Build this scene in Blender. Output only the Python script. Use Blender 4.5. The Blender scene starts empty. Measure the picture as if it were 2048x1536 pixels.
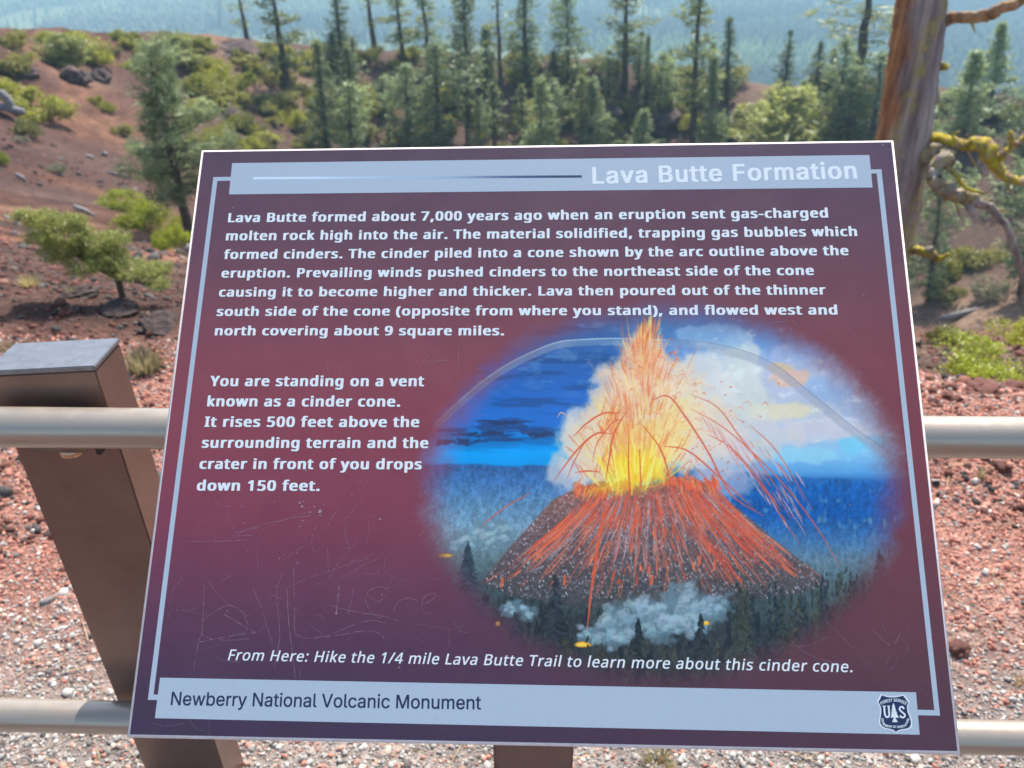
import bpy, bmesh, math
import numpy as np
from mathutils import Vector, Matrix
from mathutils.geometry import tessellate_polygon

# ------------------------------------------------------------------ camera, sky, sun, exposure
scene = bpy.context.scene
COL = scene.collection
FPX = 1600.0                      # focal length in pixels of the 2048 px wide photograph
PITCH = math.radians(31.0)
EYE = np.array([0.0, 0.0, 1.62])
_u = np.array([-0.0095, -math.cos(PITCH), -math.sin(PITCH)]); _u /= np.linalg.norm(_u)
_f = np.array([0.0, 0.0, 1.0]) - _u[2] * _u; _f /= np.linalg.norm(_f)
_r = np.cross(_f, _u)
C2W = np.array([_r, _f, _u])      # camera axes (right, down, forward) to world

cam = bpy.data.cameras.new("camera")
cam_ob = bpy.data.objects.new("camera", cam); COL.objects.link(cam_ob)
cam.sensor_width = 36.0; cam.lens = 36.0 * FPX / 2048.0
cam.clip_start = 0.02; cam.clip_end = 60000.0
cm = Matrix.Identity(4)
for i in range(3):
    cm[i][0] = C2W[i][0]; cm[i][1] = -C2W[i][1]; cm[i][2] = -C2W[i][2]; cm[i][3] = EYE[i]
cam_ob.matrix_world = cm
cam.dof.use_dof = True; cam.dof.focus_distance = 0.83; cam.dof.aperture_fstop = 7.5
scene.camera = cam_ob

SUN_EL, SUN_AZ = math.radians(57.0), math.radians(16.0)     # azimuth clockwise from +Y (the view direction)
world = bpy.data.worlds.new("World"); scene.world = world; world.use_nodes = True
wn = world.node_tree
sky = wn.nodes.new("ShaderNodeTexSky"); sky.sky_type = 'NISHITA'; sky.sun_disc = False
sky.sun_elevation = SUN_EL; sky.sun_rotation = SUN_AZ; sky.air_density = 1.0; sky.dust_density = 1.5
wn.links.new(sky.outputs[0], wn.nodes["Background"].inputs["Color"])
wn.nodes["Background"].inputs["Strength"].default_value = 0.14
sl = bpy.data.lights.new("sun", 'SUN'); sl.energy = 4.2; sl.angle = math.radians(0.55); sl.color = (1.0, 0.95, 0.88)
sun = bpy.data.objects.new("sun", sl); COL.objects.link(sun)
sdir = Vector((math.sin(SUN_AZ) * math.cos(SUN_EL), math.cos(SUN_AZ) * math.cos(SUN_EL), math.sin(SUN_EL)))
sun.rotation_euler = sdir.to_track_quat('Z', 'Y').to_euler()
scene.view_settings.view_transform = 'Standard'; scene.view_settings.look = 'None'
scene.view_settings.exposure = 0.85; scene.view_settings.gamma = 1.0
scene.render.engine = 'CYCLES'
scene.cycles.use_denoising = True
scene.cycles.max_bounces = 6; scene.cycles.diffuse_bounces = 3; scene.cycles.transparent_max_bounces = 4
scene.cycles.volume_bounces = 0

# ------------------------------------------------------------------ helpers
rng = np.random.default_rng(7)

def lin(c):
    c = np.asarray(c, float) / 255.0
    return np.where(c <= 0.04045, c / 12.92, ((c + 0.055) / 1.055) ** 2.4)

def ray(px, py):
    d = C2W @ np.array([(px - 1024.0) / FPX, (py - 768.0) / FPX, 1.0])
    return d / np.linalg.norm(d)

def project(p):
    c = C2W.T @ (np.asarray(p, float) - EYE)
    return 1024 + FPX * c[0] / c[2], 768 + FPX * c[1] / c[2]

def mesh_obj(name, V, F, mat=None, parent=None, col=None, smooth=False, loc=None):
    """One mesh object. F is an (n,k) array or a list of such arrays."""
    me = bpy.data.meshes.new(name)
    V = np.asarray(V, np.float32)
    if isinstance(F, np.ndarray): F = [F]
    F = [np.asarray(f, np.int32) for f in F if len(f)]
    me.vertices.add(len(V)); me.vertices.foreach_set("co", V.ravel())
    idx = np.concatenate([f.ravel() for f in F])
    tot = np.concatenate([np.full(len(f), f.shape[1], np.int32) for f in F])
    st = np.concatenate([[0], np.cumsum(tot)[:-1]]).astype(np.int32)
    me.loops.add(len(idx)); me.loops.foreach_set("vertex_index", idx)
    me.polygons.add(len(tot)); me.polygons.foreach_set("loop_start", st)
    if smooth: me.polygons.foreach_set("use_smooth", np.ones(len(tot), bool))
    me.update(calc_edges=True); me.validate()
    if col is not None:
        col = np.asarray(col, np.float32)
        if col.ndim == 1: col = np.repeat(col[:, None], 3, 1)
        a = me.color_attributes.new("tone", 'FLOAT_COLOR', 'POINT')
        a.data.foreach_set("color", np.concatenate([col, np.ones((len(col), 1), np.float32)], 1).ravel())
    if mat: me.materials.append(mat)
    ob = bpy.data.objects.new(name, me); COL.objects.link(ob)
    if parent is not None: ob.parent = parent
    if loc is not None: ob.location = loc
    return ob

def tag(ob, label=None, cat=None, group=None, kind=None):
    if label: ob["label"] = label
    if cat: ob["category"] = cat
    if group: ob["group"] = group
    if kind: ob["kind"] = kind
    return ob

def thing(name, label, cat, loc=(0, 0, 0), group=None):
    e = bpy.data.objects.new(name, None); COL.objects.link(e); e.location = loc
    e.empty_display_size = 0.1
    return tag(e, label, cat, group)

class MB:
    """collects vertices, quads and triangles"""
    def __init__(s): s.V = []; s.Q = []; s.T = []; s.C = []; s.n = 0
    def add(s, V, Q=None, T=None, c=None):
        V = np.asarray(V, float)
        if Q is not None and len(Q): s.Q.append(np.asarray(Q) + s.n)
        if T is not None and len(T): s.T.append(np.asarray(T) + s.n)
        s.V.append(V); s.n += len(V)
        if c is not None:
            c = np.asarray(c, float)
            s.C.append(np.repeat(c[None, :], len(V), 0) if c.ndim == 1 else c)
    def build(s, name, mat, parent=None, smooth=False, loc=None):
        F = []
        if s.Q: F.append(np.concatenate(s.Q))
        if s.T: F.append(np.concatenate(s.T))
        return mesh_obj(name, np.concatenate(s.V), F, mat, parent, np.concatenate(s.C) if s.C else None, smooth, loc)
    def box(s, lo, hi):
        lo, hi = np.array(lo), np.array(hi)
        V = np.array([[(lo, hi)[i][0], (lo, hi)[j][1], (lo, hi)[k][2]] for i in (0, 1) for j in (0, 1) for k in (0, 1)])
        s.add(V, Q=[[0, 1, 3, 2], [4, 6, 7, 5], [0, 4, 5, 1], [2, 3, 7, 6], [0, 2, 6, 4], [1, 5, 7, 3]])
    def tube(s, P, R, sides=8, wob=0.0, seed=0, caps=True, c=None):
        P = np.asarray(P, float); R = np.broadcast_to(np.asarray(R, float), (len(P),))
        g = np.random.default_rng(seed)
        tng = np.gradient(P, axis=0); tng /= np.linalg.norm(tng, axis=1)[:, None] + 1e-9
        ref = np.array([0.3, 0.9, 0.2]) if abs(tng[0][2]) > 0.8 else np.array([0, 0, 1.0])
        V = []
        n0 = np.cross(tng[0], ref); n0 /= np.linalg.norm(n0)
        ph = np.linspace(0, 2 * math.pi, sides, endpoint=False)
        lump = 1 + wob * g.normal(size=sides)
        for i in range(len(P)):
            n0 = n0 - tng[i] * (n0 @ tng[i]); n0 /= np.linalg.norm(n0)
            b0 = np.cross(tng[i], n0)
            rr = R[i] * (lump + 0.5 * wob * g.normal(size=sides))
            V.append(P[i] + (np.cos(ph) * rr)[:, None] * n0 + (np.sin(ph) * rr)[:, None] * b0)
        V = np.concatenate(V)
        Q = []
        for i in range(len(P) - 1):
            for j in range(sides):
                k = (j + 1) % sides
                Q.append([i * sides + j, i * sides + k, (i + 1) * sides + k, (i + 1) * sides + j])
        T = []
        if caps:
            V = np.concatenate([V, P[:1], P[-1:]]); m = len(V)
            for j in range(sides):
                k = (j + 1) % sides
                T.append([m - 2, k, j]); T.append([m - 1, (len(P) - 1) * sides + j, (len(P) - 1) * sides + k])
        s.add(V, Q, T, c)

def curve_pts(P, n=8):
    """Catmull-Rom through the points (any number of columns)"""
    P = np.asarray(P, float); Q = np.concatenate([[2 * P[0] - P[1]], P, [2 * P[-1] - P[-2]]])
    out = []
    for i in range(1, len(Q) - 2):
        for t in np.linspace(0, 1, n, endpoint=False):
            a, b, c, d = Q[i - 1], Q[i], Q[i + 1], Q[i + 2]
            out.append(0.5 * (2 * b + (c - a) * t + (2 * a - 5 * b + 4 * c - d) * t * t + (3 * b - a - 3 * c + d) * t ** 3))
    out.append(P[-1])
    return np.array(out)

def smoothstep(a, b, x):
    t = np.clip((x - a) / (b - a), 0, 1); return t * t * (3 - 2 * t)

def vnoise(x, y, seed=0):
    """value noise, vectorised, about 0..1"""
    xi = np.floor(x).astype(np.int64); yi = np.floor(y).astype(np.int64)
    fx = x - xi; fy = y - yi; fx = fx * fx * (3 - 2 * fx); fy = fy * fy * (3 - 2 * fy)
    def h(a, b):
        n = (a * 374761393 + b * 668265263 + seed * 974711) & 0x7fffffff
        n = ((n ^ (n >> 13)) * 1274126177) & 0x7fffffff
        return ((n ^ (n >> 16)) & 0xffff) / 65535.0
    return (h(xi, yi) * (1 - fx) + h(xi + 1, yi) * fx) * (1 - fy) + (h(xi, yi + 1) * (1 - fx) + h(xi + 1, yi + 1) * fx) * fy

def fbm(x, y, seed=0, o=4):
    s = 0; a = 0.5; t = 0
    for i in range(o):
        s = s + a * vnoise(x * 2 ** i + 17.3 * i, y * 2 ** i - 9.1 * i, seed + i); t += a; a *= 0.5
    return s / t

# ------------------------------------------------------------------ materials
def new_mat(name):
    m = bpy.data.materials.new(name); m.use_nodes = True
    return m, m.node_tree, m.node_tree.nodes["Principled BSDF"]

def noise_node(nt, scale, detail=4, rough=0.55, vec=None):
    n = nt.nodes.new("ShaderNodeTexNoise"); n.inputs["Scale"].default_value = scale
    n.inputs["Detail"].default_value = detail; n.inputs["Roughness"].default_value = rough
    if vec is None:
        tc = nt.nodes.new("ShaderNodeTexCoord"); vec = tc.outputs["Object"]
    nt.links.new(vec, n.inputs["Vector"]); return n

def ramp_node(nt, fac, stops):
    r = nt.nodes.new("ShaderNodeValToRGB")
    while len(r.color_ramp.elements) < len(stops): r.color_ramp.elements.new(0.5)
    for e, (p, c) in zip(r.color_ramp.elements, stops):
        e.position = p; e.color = (*c, 1) if len(c) == 3 else c
    nt.links.new(fac, r.inputs[0]); return r

def mix_node(nt, fac, a, b, mode='MIX'):
    m = nt.nodes.new("ShaderNodeMix"); m.data_type = 'RGBA'; m.blend_type = mode
    for s, v in ((m.inputs[0], fac), (m.inputs[6], a), (m.inputs[7], b)):
        if hasattr(v, "is_linked"): nt.links.new(v, s)
        else: s.default_value = v if isinstance(v, float) else (*v, 1)
    return m.outputs[2]

def bump_node(nt, h, strength, dist):
    b = nt.nodes.new("ShaderNodeBump"); b.inputs["Strength"].default_value = strength; b.inputs["Distance"].default_value = dist
    nt.links.new(h, b.inputs["Height"]); return b

def attr_node(nt):
    a = nt.nodes.new("ShaderNodeAttribute"); a.attribute_name = "tone"; return a

def plain_mat(name, c, rough=0.6, metal=0.0, var=0.15, scale=20, bump=0.0, bdist=0.002, stretch=None):
    m, nt, b = new_mat(name)
    tc = nt.nodes.new("ShaderNodeTexCoord"); vec = tc.outputs["Object"]
    if stretch:
        mp = nt.nodes.new("ShaderNodeMapping"); mp.inputs["Scale"].default_value = stretch
        nt.links.new(vec, mp.inputs["Vector"]); vec = mp.outputs[0]
    n = noise_node(nt, scale, 5, 0.6, vec)
    c = np.array(c)
    r = ramp_node(nt, n.outputs[0], [(0.3, tuple(c * (1 - var))), (0.7, tuple(np.minimum(c * (1 + var), 1)))])
    nt.links.new(r.outputs[0], b.inputs["Base Color"])
    b.inputs["Roughness"].default_value = rough; b.inputs["Metallic"].default_value = metal
    if bump:
        bn = bump_node(nt, n.outputs[0], bump, bdist); nt.links.new(bn.outputs[0], b.inputs["Normal"])
    return m

def attr_mat(name, rough=0.85, spec=0.3, mult=(1, 1, 1), noise=None, bump=None):
    """colour comes from the mesh's own 'tone' attribute"""
    m, nt, b = new_mat(name)
    c = attr_node(nt).outputs["Color"]
    if noise:
        n = noise_node(nt, noise[0], 5, 0.6)
        r = ramp_node(nt, n.outputs[0], [(0.25, (1 - noise[1],) * 3), (0.75, (1 + noise[1],) * 3)])
        c = mix_node(nt, 1.0, c, r.outputs[0], 'MULTIPLY')
        if bump:
            bn = bump_node(nt, n.outputs[0], bump[0], bump[1]); nt.links.new(bn.outputs[0], b.inputs["Normal"])
    nt.links.new(c, b.inputs["Base Color"])
    b.inputs["Roughness"].default_value = rough; b.inputs["Specular IOR Level"].default_value = spec
    return m

def leaf_mat(name, c, trans=0.5, obj_var=0.25):
    """foliage: diffuse + translucent, tone per clump and a little per plant"""
    m, nt, b = new_mat(name)
    nt.nodes.remove(b); out = nt.nodes["Material Output"]
    oi = nt.nodes.new("ShaderNodeObjectInfo")
    r = ramp_node(nt, oi.outputs["Random"], [(0, tuple(np.array(c) * (1 - obj_var))), (1, tuple(np.array(c) * (1 + obj_var) * np.array([1.06, 1.0, 0.9])))])
    cc = mix_node(nt, 1.0, r.outputs[0], attr_node(nt).outputs["Color"], 'MULTIPLY')
    d = nt.nodes.new("ShaderNodeBsdfDiffuse"); t = nt.nodes.new("ShaderNodeBsdfTranslucent"); g = nt.nodes.new("ShaderNodeBsdfGlossy")
    g.inputs["Roughness"].default_value = 0.45; g.inputs["Color"].default_value = (0.9, 0.95, 0.9, 1)
    nt.links.new(cc, d.inputs["Color"]); nt.links.new(cc, t.inputs["Color"])
    m1 = nt.nodes.new("ShaderNodeMixShader"); m1.inputs[0].default_value = trans
    nt.links.new(d.outputs[0], m1.inputs[1]); nt.links.new(t.outputs[0], m1.inputs[2])
    m2 = nt.nodes.new("ShaderNodeMixShader"); m2.inputs[0].default_value = 0.035
    nt.links.new(m1.outputs[0], m2.inputs[1]); nt.links.new(g.outputs[0], m2.inputs[2])
    nt.links.new(m2.outputs[0], out.inputs["Surface"])
    return m

# ------------------------------------------------------------------ terrain: a cinder cone's crater seen from its rim
CX, CY, RIM = 12.0, 51.0, 49.75

def far_hit(az):
    """distance along azimuth az (clockwise from +Y) to the far side of the rim circle"""
    dx, dy = math.sin(az), math.cos(az)
    b = dx * CX + dy * CY
    return b + math.sqrt(max(b * b - (CX * CX + CY * CY - RIM * RIM), 1e-6))

_tab = []
for px, py in ((-120, 55), (0, 62), (120, 66), (260, 68), (420, 78), (560, 92), (700, 100), (900, 110), (1200, 134), (1500, 163), (1700, 168), (1900, 178), (2048, 196), (2250, 215)):
    d = ray(px, py); az = math.atan2(d[0], d[1]); s = far_hit(az)
    th = math.atan2(s * math.cos(az) - CY, s * math.sin(az) - CX)
    _tab.append((th, EYE[2] + s * d[2] / math.hypot(d[0], d[1])))
_th0 = math.atan2(-CY, -CX)
_tab += [(_th0 - 0.12, 0.0), (_th0 + 0.12, 0.0)]
_ths = sorted([((t + math.pi) % (2 * math.pi) - math.pi, z) for t, z in _tab])
TH = np.array([t for t, _ in _ths]); TZ = np.array([z for _, z in _ths])
TH = np.concatenate([TH - 2 * math.pi, TH, TH + 2 * math.pi]); TZ = np.tile(TZ, 3)
PLAIN = -150.0

def zt(x, y):
    x = np.asarray(x, float); y = np.asarray(y, float)
    dx, dy = x - CX, y - CY
    d = np.hypot(dx, dy); th = np.arctan2(dy, dx)
    zr = sum(np.interp(th + o, TH, TZ) for o in (-0.06, -0.03, 0, 0.03, 0.06)) / 5
    near = np.exp(-(x * x + y * y) / 18.0 ** 2)
    flat = 1.5 + 9.0 * near
    inn = np.maximum(RIM - d, 0)
    dep = 0.455 * (np.sqrt(inn ** 2 + 0.16) - 0.4)
    cap = 30.0
    dep = cap * (1 - np.exp(-(dep / cap) ** 3)) ** (1 / 3.0)
    out = np.maximum(d - RIM - flat, 0)
    drop = 0.53 * (np.sqrt(out ** 2 + 4) - 2)
    dist = np.hypot(x, y)
    amp = smoothstep(3.0, 60.0, dist)
    n = (fbm(x * 0.09, y * 0.09, 3, 4) - 0.5) * 2.4 * amp + (fbm(x * 0.45, y * 0.45, 9, 4) - 0.5) * 0.62 * smoothstep(4, 25, dist)
    n = n + (fbm(x * 1.3, y * 1.3, 19, 3) - 0.5) * 0.10 * smoothstep(1.6, 4.0, dist)
    z = zr - dep - drop + n
    berm = 0.075 * np.exp(-((d - RIM - 0.12) / 0.5) ** 2) * near * (0.6 + 0.8 * fbm(x * 1.1, y * 1.1, 29, 3)) * smoothstep(-0.2, 1.0, x)
    z = z + berm + (fbm(x * 3, y * 3, 31, 2) - 0.5) * 0.03 * near
    far = PLAIN + (fbm(x * 0.0016, y * 0.0016, 41, 4) - 0.45) * 26 * smoothstep(300, 2600, dist)
    return np.maximum(z, far)

_ts = np.geomspace(0.9, 600.0, 3500)
def ground(px, py):
    """where the sight line through a photo pixel meets the terrain"""
    d = ray(px, py); P = EYE[None, :] + _ts[:, None] * d[None, :]
    h = P[:, 2] - zt(P[:, 0], P[:, 1])
    k = np.argmax(h < 0)
    if h[k] >= 0: k = len(_ts) - 1
    k = max(k, 1); a, b = h[k - 1], h[k]
    t = _ts[k - 1] + (_ts[k] - _ts[k - 1]) * (a / (a - b + 1e-12))
    p = EYE + t * d
    return np.array([p[0], p[1], float(zt(p[0], p[1]))])

def depth_of(p): return float(C2W[:, 2] @ (np.asarray(p) - EYE))

# one sheet: rings round the viewpoint, finer near it
NA, NR = 960, 430
_az = np.concatenate([np.linspace(-58, 58, 640, endpoint=False), np.linspace(58, 302, NA - 640, endpoint=False)])
_az = np.radians(_az)
_rr = np.geomspace(0.25, 9000.0, NR)
GX = (_rr[:, None] * np.sin(_az)[None, :]).ravel(); GY = (_rr[:, None] * np.cos(_az)[None, :]).ravel()
GZ = zt(GX, GY)
GV = np.stack([GX, GY, GZ], 1)
ii = np.arange(NR - 1)[:, None] * NA + np.arange(NA)[None, :]
jj = np.arange(NR - 1)[:, None] * NA + (np.arange(NA)[None, :] + 1) % NA
GF = np.stack([ii.ravel(), jj.ravel(), (jj + NA).ravel(), (ii + NA).ravel()], 1)
GV = np.concatenate([GV, [[0, 0, float(zt(0, 0))]]])
fan = np.stack([np.full(NA, len(GV) - 1), (np.arange(NA) + 1) % NA, np.arange(NA)], 1)

def ground_colour(x, y):
    dist = np.hypot(x, y); d = np.hypot(x - CX, y - CY); th = np.arctan2(y - CY, x - CX)
    def L(*c): return np.array(c)[None, :]
    red = L(0.22, 0.108, 0.066); brown = L(0.115, 0.074, 0.058); tan = L(0.29, 0.18, 0.12); dark = L(0.06, 0.05, 0.045)
    grey = L(0.37, 0.335, 0.30); floor = L(0.055, 0.058, 0.032)
    f1 = fbm(x * 0.22, y * 0.22, 51, 4)[:, None]; f2 = fbm(x * 0.8, y * 0.8, 52, 4)[:, None]
    streak = fbm(th * 42, d * 0.16, 53, 4)[:, None]
    c = red * (0.62 + 0.55 * f2)
    c = c + (brown - c) * smoothstep(0.42, 0.62, f1)
    left = smoothstep(-1.0, -6.0, x)[:, None] * (d < RIM)[:, None]
    c = c * (1 + left * (smoothstep(0.3, 0.7, streak) - 0.5) * 0.85)
    up = smoothstep(24, 42, dist)[:, None] * left
    c = c + (L(0.088, 0.040, 0.032) * (0.6 + 0.8 * f2) - c) * up * smoothstep(0.28, 0.52, fbm(x * 0.11, y * 0.11, 54, 4))[:, None] * 0.85
    c = c + (tan * 0.8 - c) * left * smoothstep(0.56, 0.74, streak) * 0.55 * (1 - 0.8 * up)
    wall = smoothstep(30, 70, dist)[:, None] * smoothstep(-30, -12, x)[:, None]
    c = c + (brown * 0.72 + tan * 0.10 - c) * wall * 0.85
    c = c + (dark - c) * wall * smoothstep(0.5, 0.68, f2) * 0.7
    bank = smoothstep(2.6, 3.6, dist)[:, None] * smoothstep(19, 11, dist + 8 * (fbm(x * .25, y * .25, 58, 3)[...] - .5))[:, None] * smoothstep(1.2, -0.4, x)[:, None]
    c = c + (L(0.088, 0.052, 0.043) * (0.6 + 0.8 * f2) - c) * bank * 0.85
    pad = smoothstep(2.1, 1.25, y)[:, None] * smoothstep(12, 6, dist)[:, None]
    c = c + (grey - c) * pad * 0.8
    path = smoothstep(0.75, 0.35, y)[:, None] * smoothstep(14, 7, dist)[:, None]
    c = c + (L(0.25, 0.135, 0.10) - c) * path
    edge = smoothstep(1.0, 1.8, y)[:, None] * smoothstep(3.4, 2.7, y)[:, None] * smoothstep(8, 5, dist)[:, None]
    c = c + (L(0.46, 0.225, 0.17) - c) * edge * 0.9
    outer = smoothstep(RIM + 25, RIM + 120, d)[:, None]
    c = c + (floor - c) * outer
    stand = 0.40 + 0.95 * smoothstep(0.40, 0.60, fbm(x * 0.0011 + 5, y * 0.0042, 63, 3))[:, None]  # bands of cloud shadow over the plain, painted into the ground colour
    c = c * (1 + (stand - 1) * outer)  # stand holds the painted cloud-shadow bands, applied beyond the rim
    clear = smoothstep(0.56, 0.70, fbm(x * 0.004, y * 0.0022, 61, 4))[:, None] * smoothstep(200, 500, dist)[:, None]
    c = c + (L(0.19, 0.22, 0.09) - c) * clear
    return c

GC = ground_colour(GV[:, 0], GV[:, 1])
for px, py, r, k in ((612, 170, 3.0, .7), (600, 200, 2.5, .8), (625, 240, 2.5, .7), (510, 165, 2.0, .8), (500, 200, 2.2, .6), (430, 90, 4.0, .7), (1350, 135, 5, .9), (1560, 175, 6, .6), (1640, 170, 5, .8), (165, 150, 2.0, .7), (1000, 240, 3, .5), (1930, 610, 4, .8), (1900, 655, 3, .85), (1990, 640, 3, .85), (1850, 690, 2, .8), (2040, 620, 3, .8), (300, 540, 1.0, .4)):
    g = ground(px, py); w = np.exp(-((GV[:, 0] - g[0]) ** 2 + (GV[:, 1] - g[1]) ** 2) / (r * r))[:, None] * k
    GC = GC + (np.array([[0.26, 0.17, 0.115]]) - GC) * w

m_ground, nt, b = new_mat("cinder_ground")
tc = nt.nodes.new("ShaderNodeTexCoord")
n1 = noise_node(nt, 38, 6, 0.7, tc.outputs["Object"]); n2 = noise_node(nt, 2.6, 6, 0.65, tc.outputs["Object"])
r1 = ramp_node(nt, n1.outputs[0], [(0.25, (0.45,) * 3), (0.5, (0.92,) * 3), (0.75, (1.6,) * 3)])
r2 = ramp_node(nt, n2.outputs[0], [(0.3, (0.62,) * 3), (0.7, (1.35,) * 3)])
cc = mix_node(nt, 1.0, attr_node(nt).outputs["Color"], r1.outputs[0], 'MULTIPLY')
cc = mix_node(nt, 1.0, cc, r2.outputs[0], 'MULTIPLY')
nt.links.new(cc, b.inputs["Base Color"]); b.inputs["Roughness"].default_value = 0.95; b.inputs["Specular IOR Level"].default_value = 0.15
bn = bump_node(nt, n1.outputs[0], 0.9, 0.02); bn2 = bump_node(nt, n2.outputs[0], 0.9, 0.25)
nt.links.new(bn2.outputs[0], bn.inputs["Normal"]); nt.links.new(bn.outputs[0], b.inputs["Normal"])
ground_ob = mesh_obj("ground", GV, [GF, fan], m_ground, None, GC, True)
tag(ground_ob, kind="structure")

# ------------------------------------------------------------------ loose stones (uncountable): path gravel and crater scree
_ico = None
def ico():
    global _ico
    if _ico is None:
        bm = bmesh.new(); bmesh.ops.create_icosphere(bm, subdivisions=1, radius=1.0)
        _ico = (np.array([v.co[:] for v in bm.verts]), np.array([[v.index for v in f.verts] for f in bm.faces])); bm.free()
    return _ico

def stones(name, xy, size, cols, mat, sink=0.35):
    V0, F0 = ico(); n = len(xy); nv = len(V0)
    g = np.random.default_rng(len(xy))
    S = size[:, None] * np.stack([g.uniform(.75, 1.3, n), g.uniform(.75, 1.3, n), g.uniform(.5, .9, n)], 1)
    q = g.normal(size=(n, 4)); q /= np.linalg.norm(q, axis=1)[:, None]; w, x, y, z = q.T
    Rm = np.stack([np.stack([1 - 2 * (y * y + z * z), 2 * (x * y - z * w), 2 * (x * z + y * w)], 1),
                   np.stack([2 * (x * y + z * w), 1 - 2 * (x * x + z * z), 2 * (y * z - x * w)], 1),
                   np.stack([2 * (x * z - y * w), 2 * (y * z + x * w), 1 - 2 * (x * x + y * y)], 1)], 1)
    V = V0[None] * S[:, None, :] * g.uniform(.6, 1.32, (n, nv, 1))
    V = np.einsum('nij,nkj->nki', Rm, V)
    zz = zt(xy[:, 0], xy[:, 1]) + size * (0.5 - sink)
    V = V + np.stack([xy[:, 0], xy[:, 1], zz], 1)[:, None, :]
    F = (F0[None] + (np.arange(n) * nv)[:, None, None]).reshape(-1, 3)
    C = np.repeat(cols[:, None, :], nv, 1) * g.uniform(.85, 1.15, (n, nv, 1))
    return mesh_obj(name, V.reshape(-1, 3), F, mat, None, C.reshape(-1, 3))

PAL = np.array([[.56, .525, .47], [.42, .39, .355], [.33, .31, .285], [.17, .155, .145], [.50, .215, .155], [.54, .275, .20], [.54, .41, .33], [.34, .14, .105]])
def stone_cols(y, x, g):
    red = np.clip(smoothstep(1.05, 1.75, y + (fbm(x * 2.2, y * 2.2, 71, 3) - .5) * 1.0) , 0.10, 0.93)
    n = len(y)
    wg = np.array([.16, .34, .28, .07, .05, .04, .06, 0]); wr = np.array([.03, .06, .05, .03, .34, .25, .06, .18])
    k = np.where(g.uniform(size=n) < red, g.choice(8, n, p=wr), g.choice(8, n, p=wg))
    return PAL[k] * g.uniform(.75, 1.25, (n, 1))

m_stone = attr_mat("stone_bits", 0.9, 0.25, noise=(160, 0.28), bump=(0.5, 0.003))
g = np.random.default_rng(11)
n = 120000
yy = 0.40 + 2.75 * g.uniform(size=n) ** 0.85; xx = g.uniform(-1, 1, n) * (0.9 + 0.62 * yy)
sz = np.clip(np.exp(g.normal(math.log(0.0036), 0.45, n)), 0.0018, 0.015) * np.where(g.uniform(size=n) < .012, 1.9, 1.0)
tag(stones("gravel", np.stack([xx, yy], 1), sz, stone_cols(yy, xx, g), m_stone), kind="stuff")
n = 42000
rr = np.exp(g.uniform(math.log(2.3), math.log(30.0), n)); aa = np.radians(g.uniform(-52, 52, n))
xx, yy = rr * np.sin(aa), rr * np.cos(aa)
sz = np.clip(np.exp(g.normal(math.log(0.0085), 0.5, n)), 0.004, 0.032) * (0.75 + 0.055 * rr)
wr = np.array([.0, .02, .05, .28, .16, .07, .02, .40])
tag(stones("cinder_scree", np.stack([xx, yy], 1), sz, PAL[g.choice(8, n, p=wr)] * g.uniform(.22, .58, (n, 1)), m_stone), kind="stuff")

n = 9000
rr = np.sqrt(g.uniform(12.0 ** 2, 75.0 ** 2, n)); aa = np.radians(g.uniform(-46, 14, n)); xx, yy = rr * np.sin(aa), rr * np.cos(aa)
k = fbm(xx * 0.13, yy * 0.13, 57, 3) > 0.44; xx, yy = xx[k], yy[k]; n = len(xx)
sz = np.clip(np.exp(g.normal(math.log(0.055), 0.55, n)), 0.02, 0.32)
wr = np.array([.01, .03, .08, .40, .08, .03, .02, .35])
tag(stones("slope_debris", np.stack([xx, yy], 1), sz, PAL[g.choice(8, n, p=wr)] * g.uniform(.35, .8, (n, 1)), m_stone), kind="stuff")

n = 420
yy = 0.9 + 2.0 * g.uniform(size=n); xx = g.uniform(-1, 1, n) * (0.9 + 0.62 * yy); zz = zt(xx, yy) + g.uniform(.004, .010, n); aa = g.uniform(0, 6.28, n); ll = g.uniform(.015, .06, n); ww = g.uniform(.0006, .0014, n)
d_ = np.stack([np.cos(aa) * ll, np.sin(aa) * ll, g.normal(size=n) * ll * .12], 1); e_ = np.stack([-np.sin(aa) * ww, np.cos(aa) * ww, 0 * aa], 1); c_ = np.stack([xx, yy, zz], 1)
V = np.stack([c_ - d_ - e_, c_ + d_ - e_ * .5, c_ + d_ + e_ * .5, c_ - d_ + e_], 1).reshape(-1, 3)
tag(mesh_obj("needle_litter", V, np.arange(n * 4).reshape(-1, 4), attr_mat("dry_needles", 0.8), None, np.repeat(np.array([[.42, .30, .16]]) * g.uniform(.4, 1.3, (n, 1)), 4, 0)), kind="stuff")
# ------------------------------------------------------------------ the interpretive sign
SIGN_W = 0.762                                        # a 30 x 24 inch panel
CORN = np.array([(402, 299), (1788, 279), (1923, 1510), (252, 1476)], float)
_A = []
for (x, y), (u, v) in zip(((0, 0), (1, 0), (1, 1), (0, 1)), CORN - [1024, 768]):
    _A += [[x, y, 1, 0, 0, 0, -u * x, -u * y, -u], [0, 0, 0, x, y, 1, -v * x, -v * y, -v]]
HM = np.linalg.svd(np.array(_A))[2][-1].reshape(3, 3); HM /= HM[2, 2]
HI = np.linalg.inv(HM)
_K = np.diag([1 / FPX, 1 / FPX, 1.0]) @ HM
_sc = SIGN_W / np.linalg.norm(_K[:, 0])
PO, PA, PB = (C2W @ _K[:, 2]) * _sc + EYE, (C2W @ _K[:, 0]) * _sc, (C2W @ _K[:, 1]) * _sc
PX = PA / np.linalg.norm(PA); PN = np.cross(PB, PX); PN /= np.linalg.norm(PN); PY = np.cross(PN, PX)
if PN @ (EYE - PO) < 0: PN, PY = -PN, -PY
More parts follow.
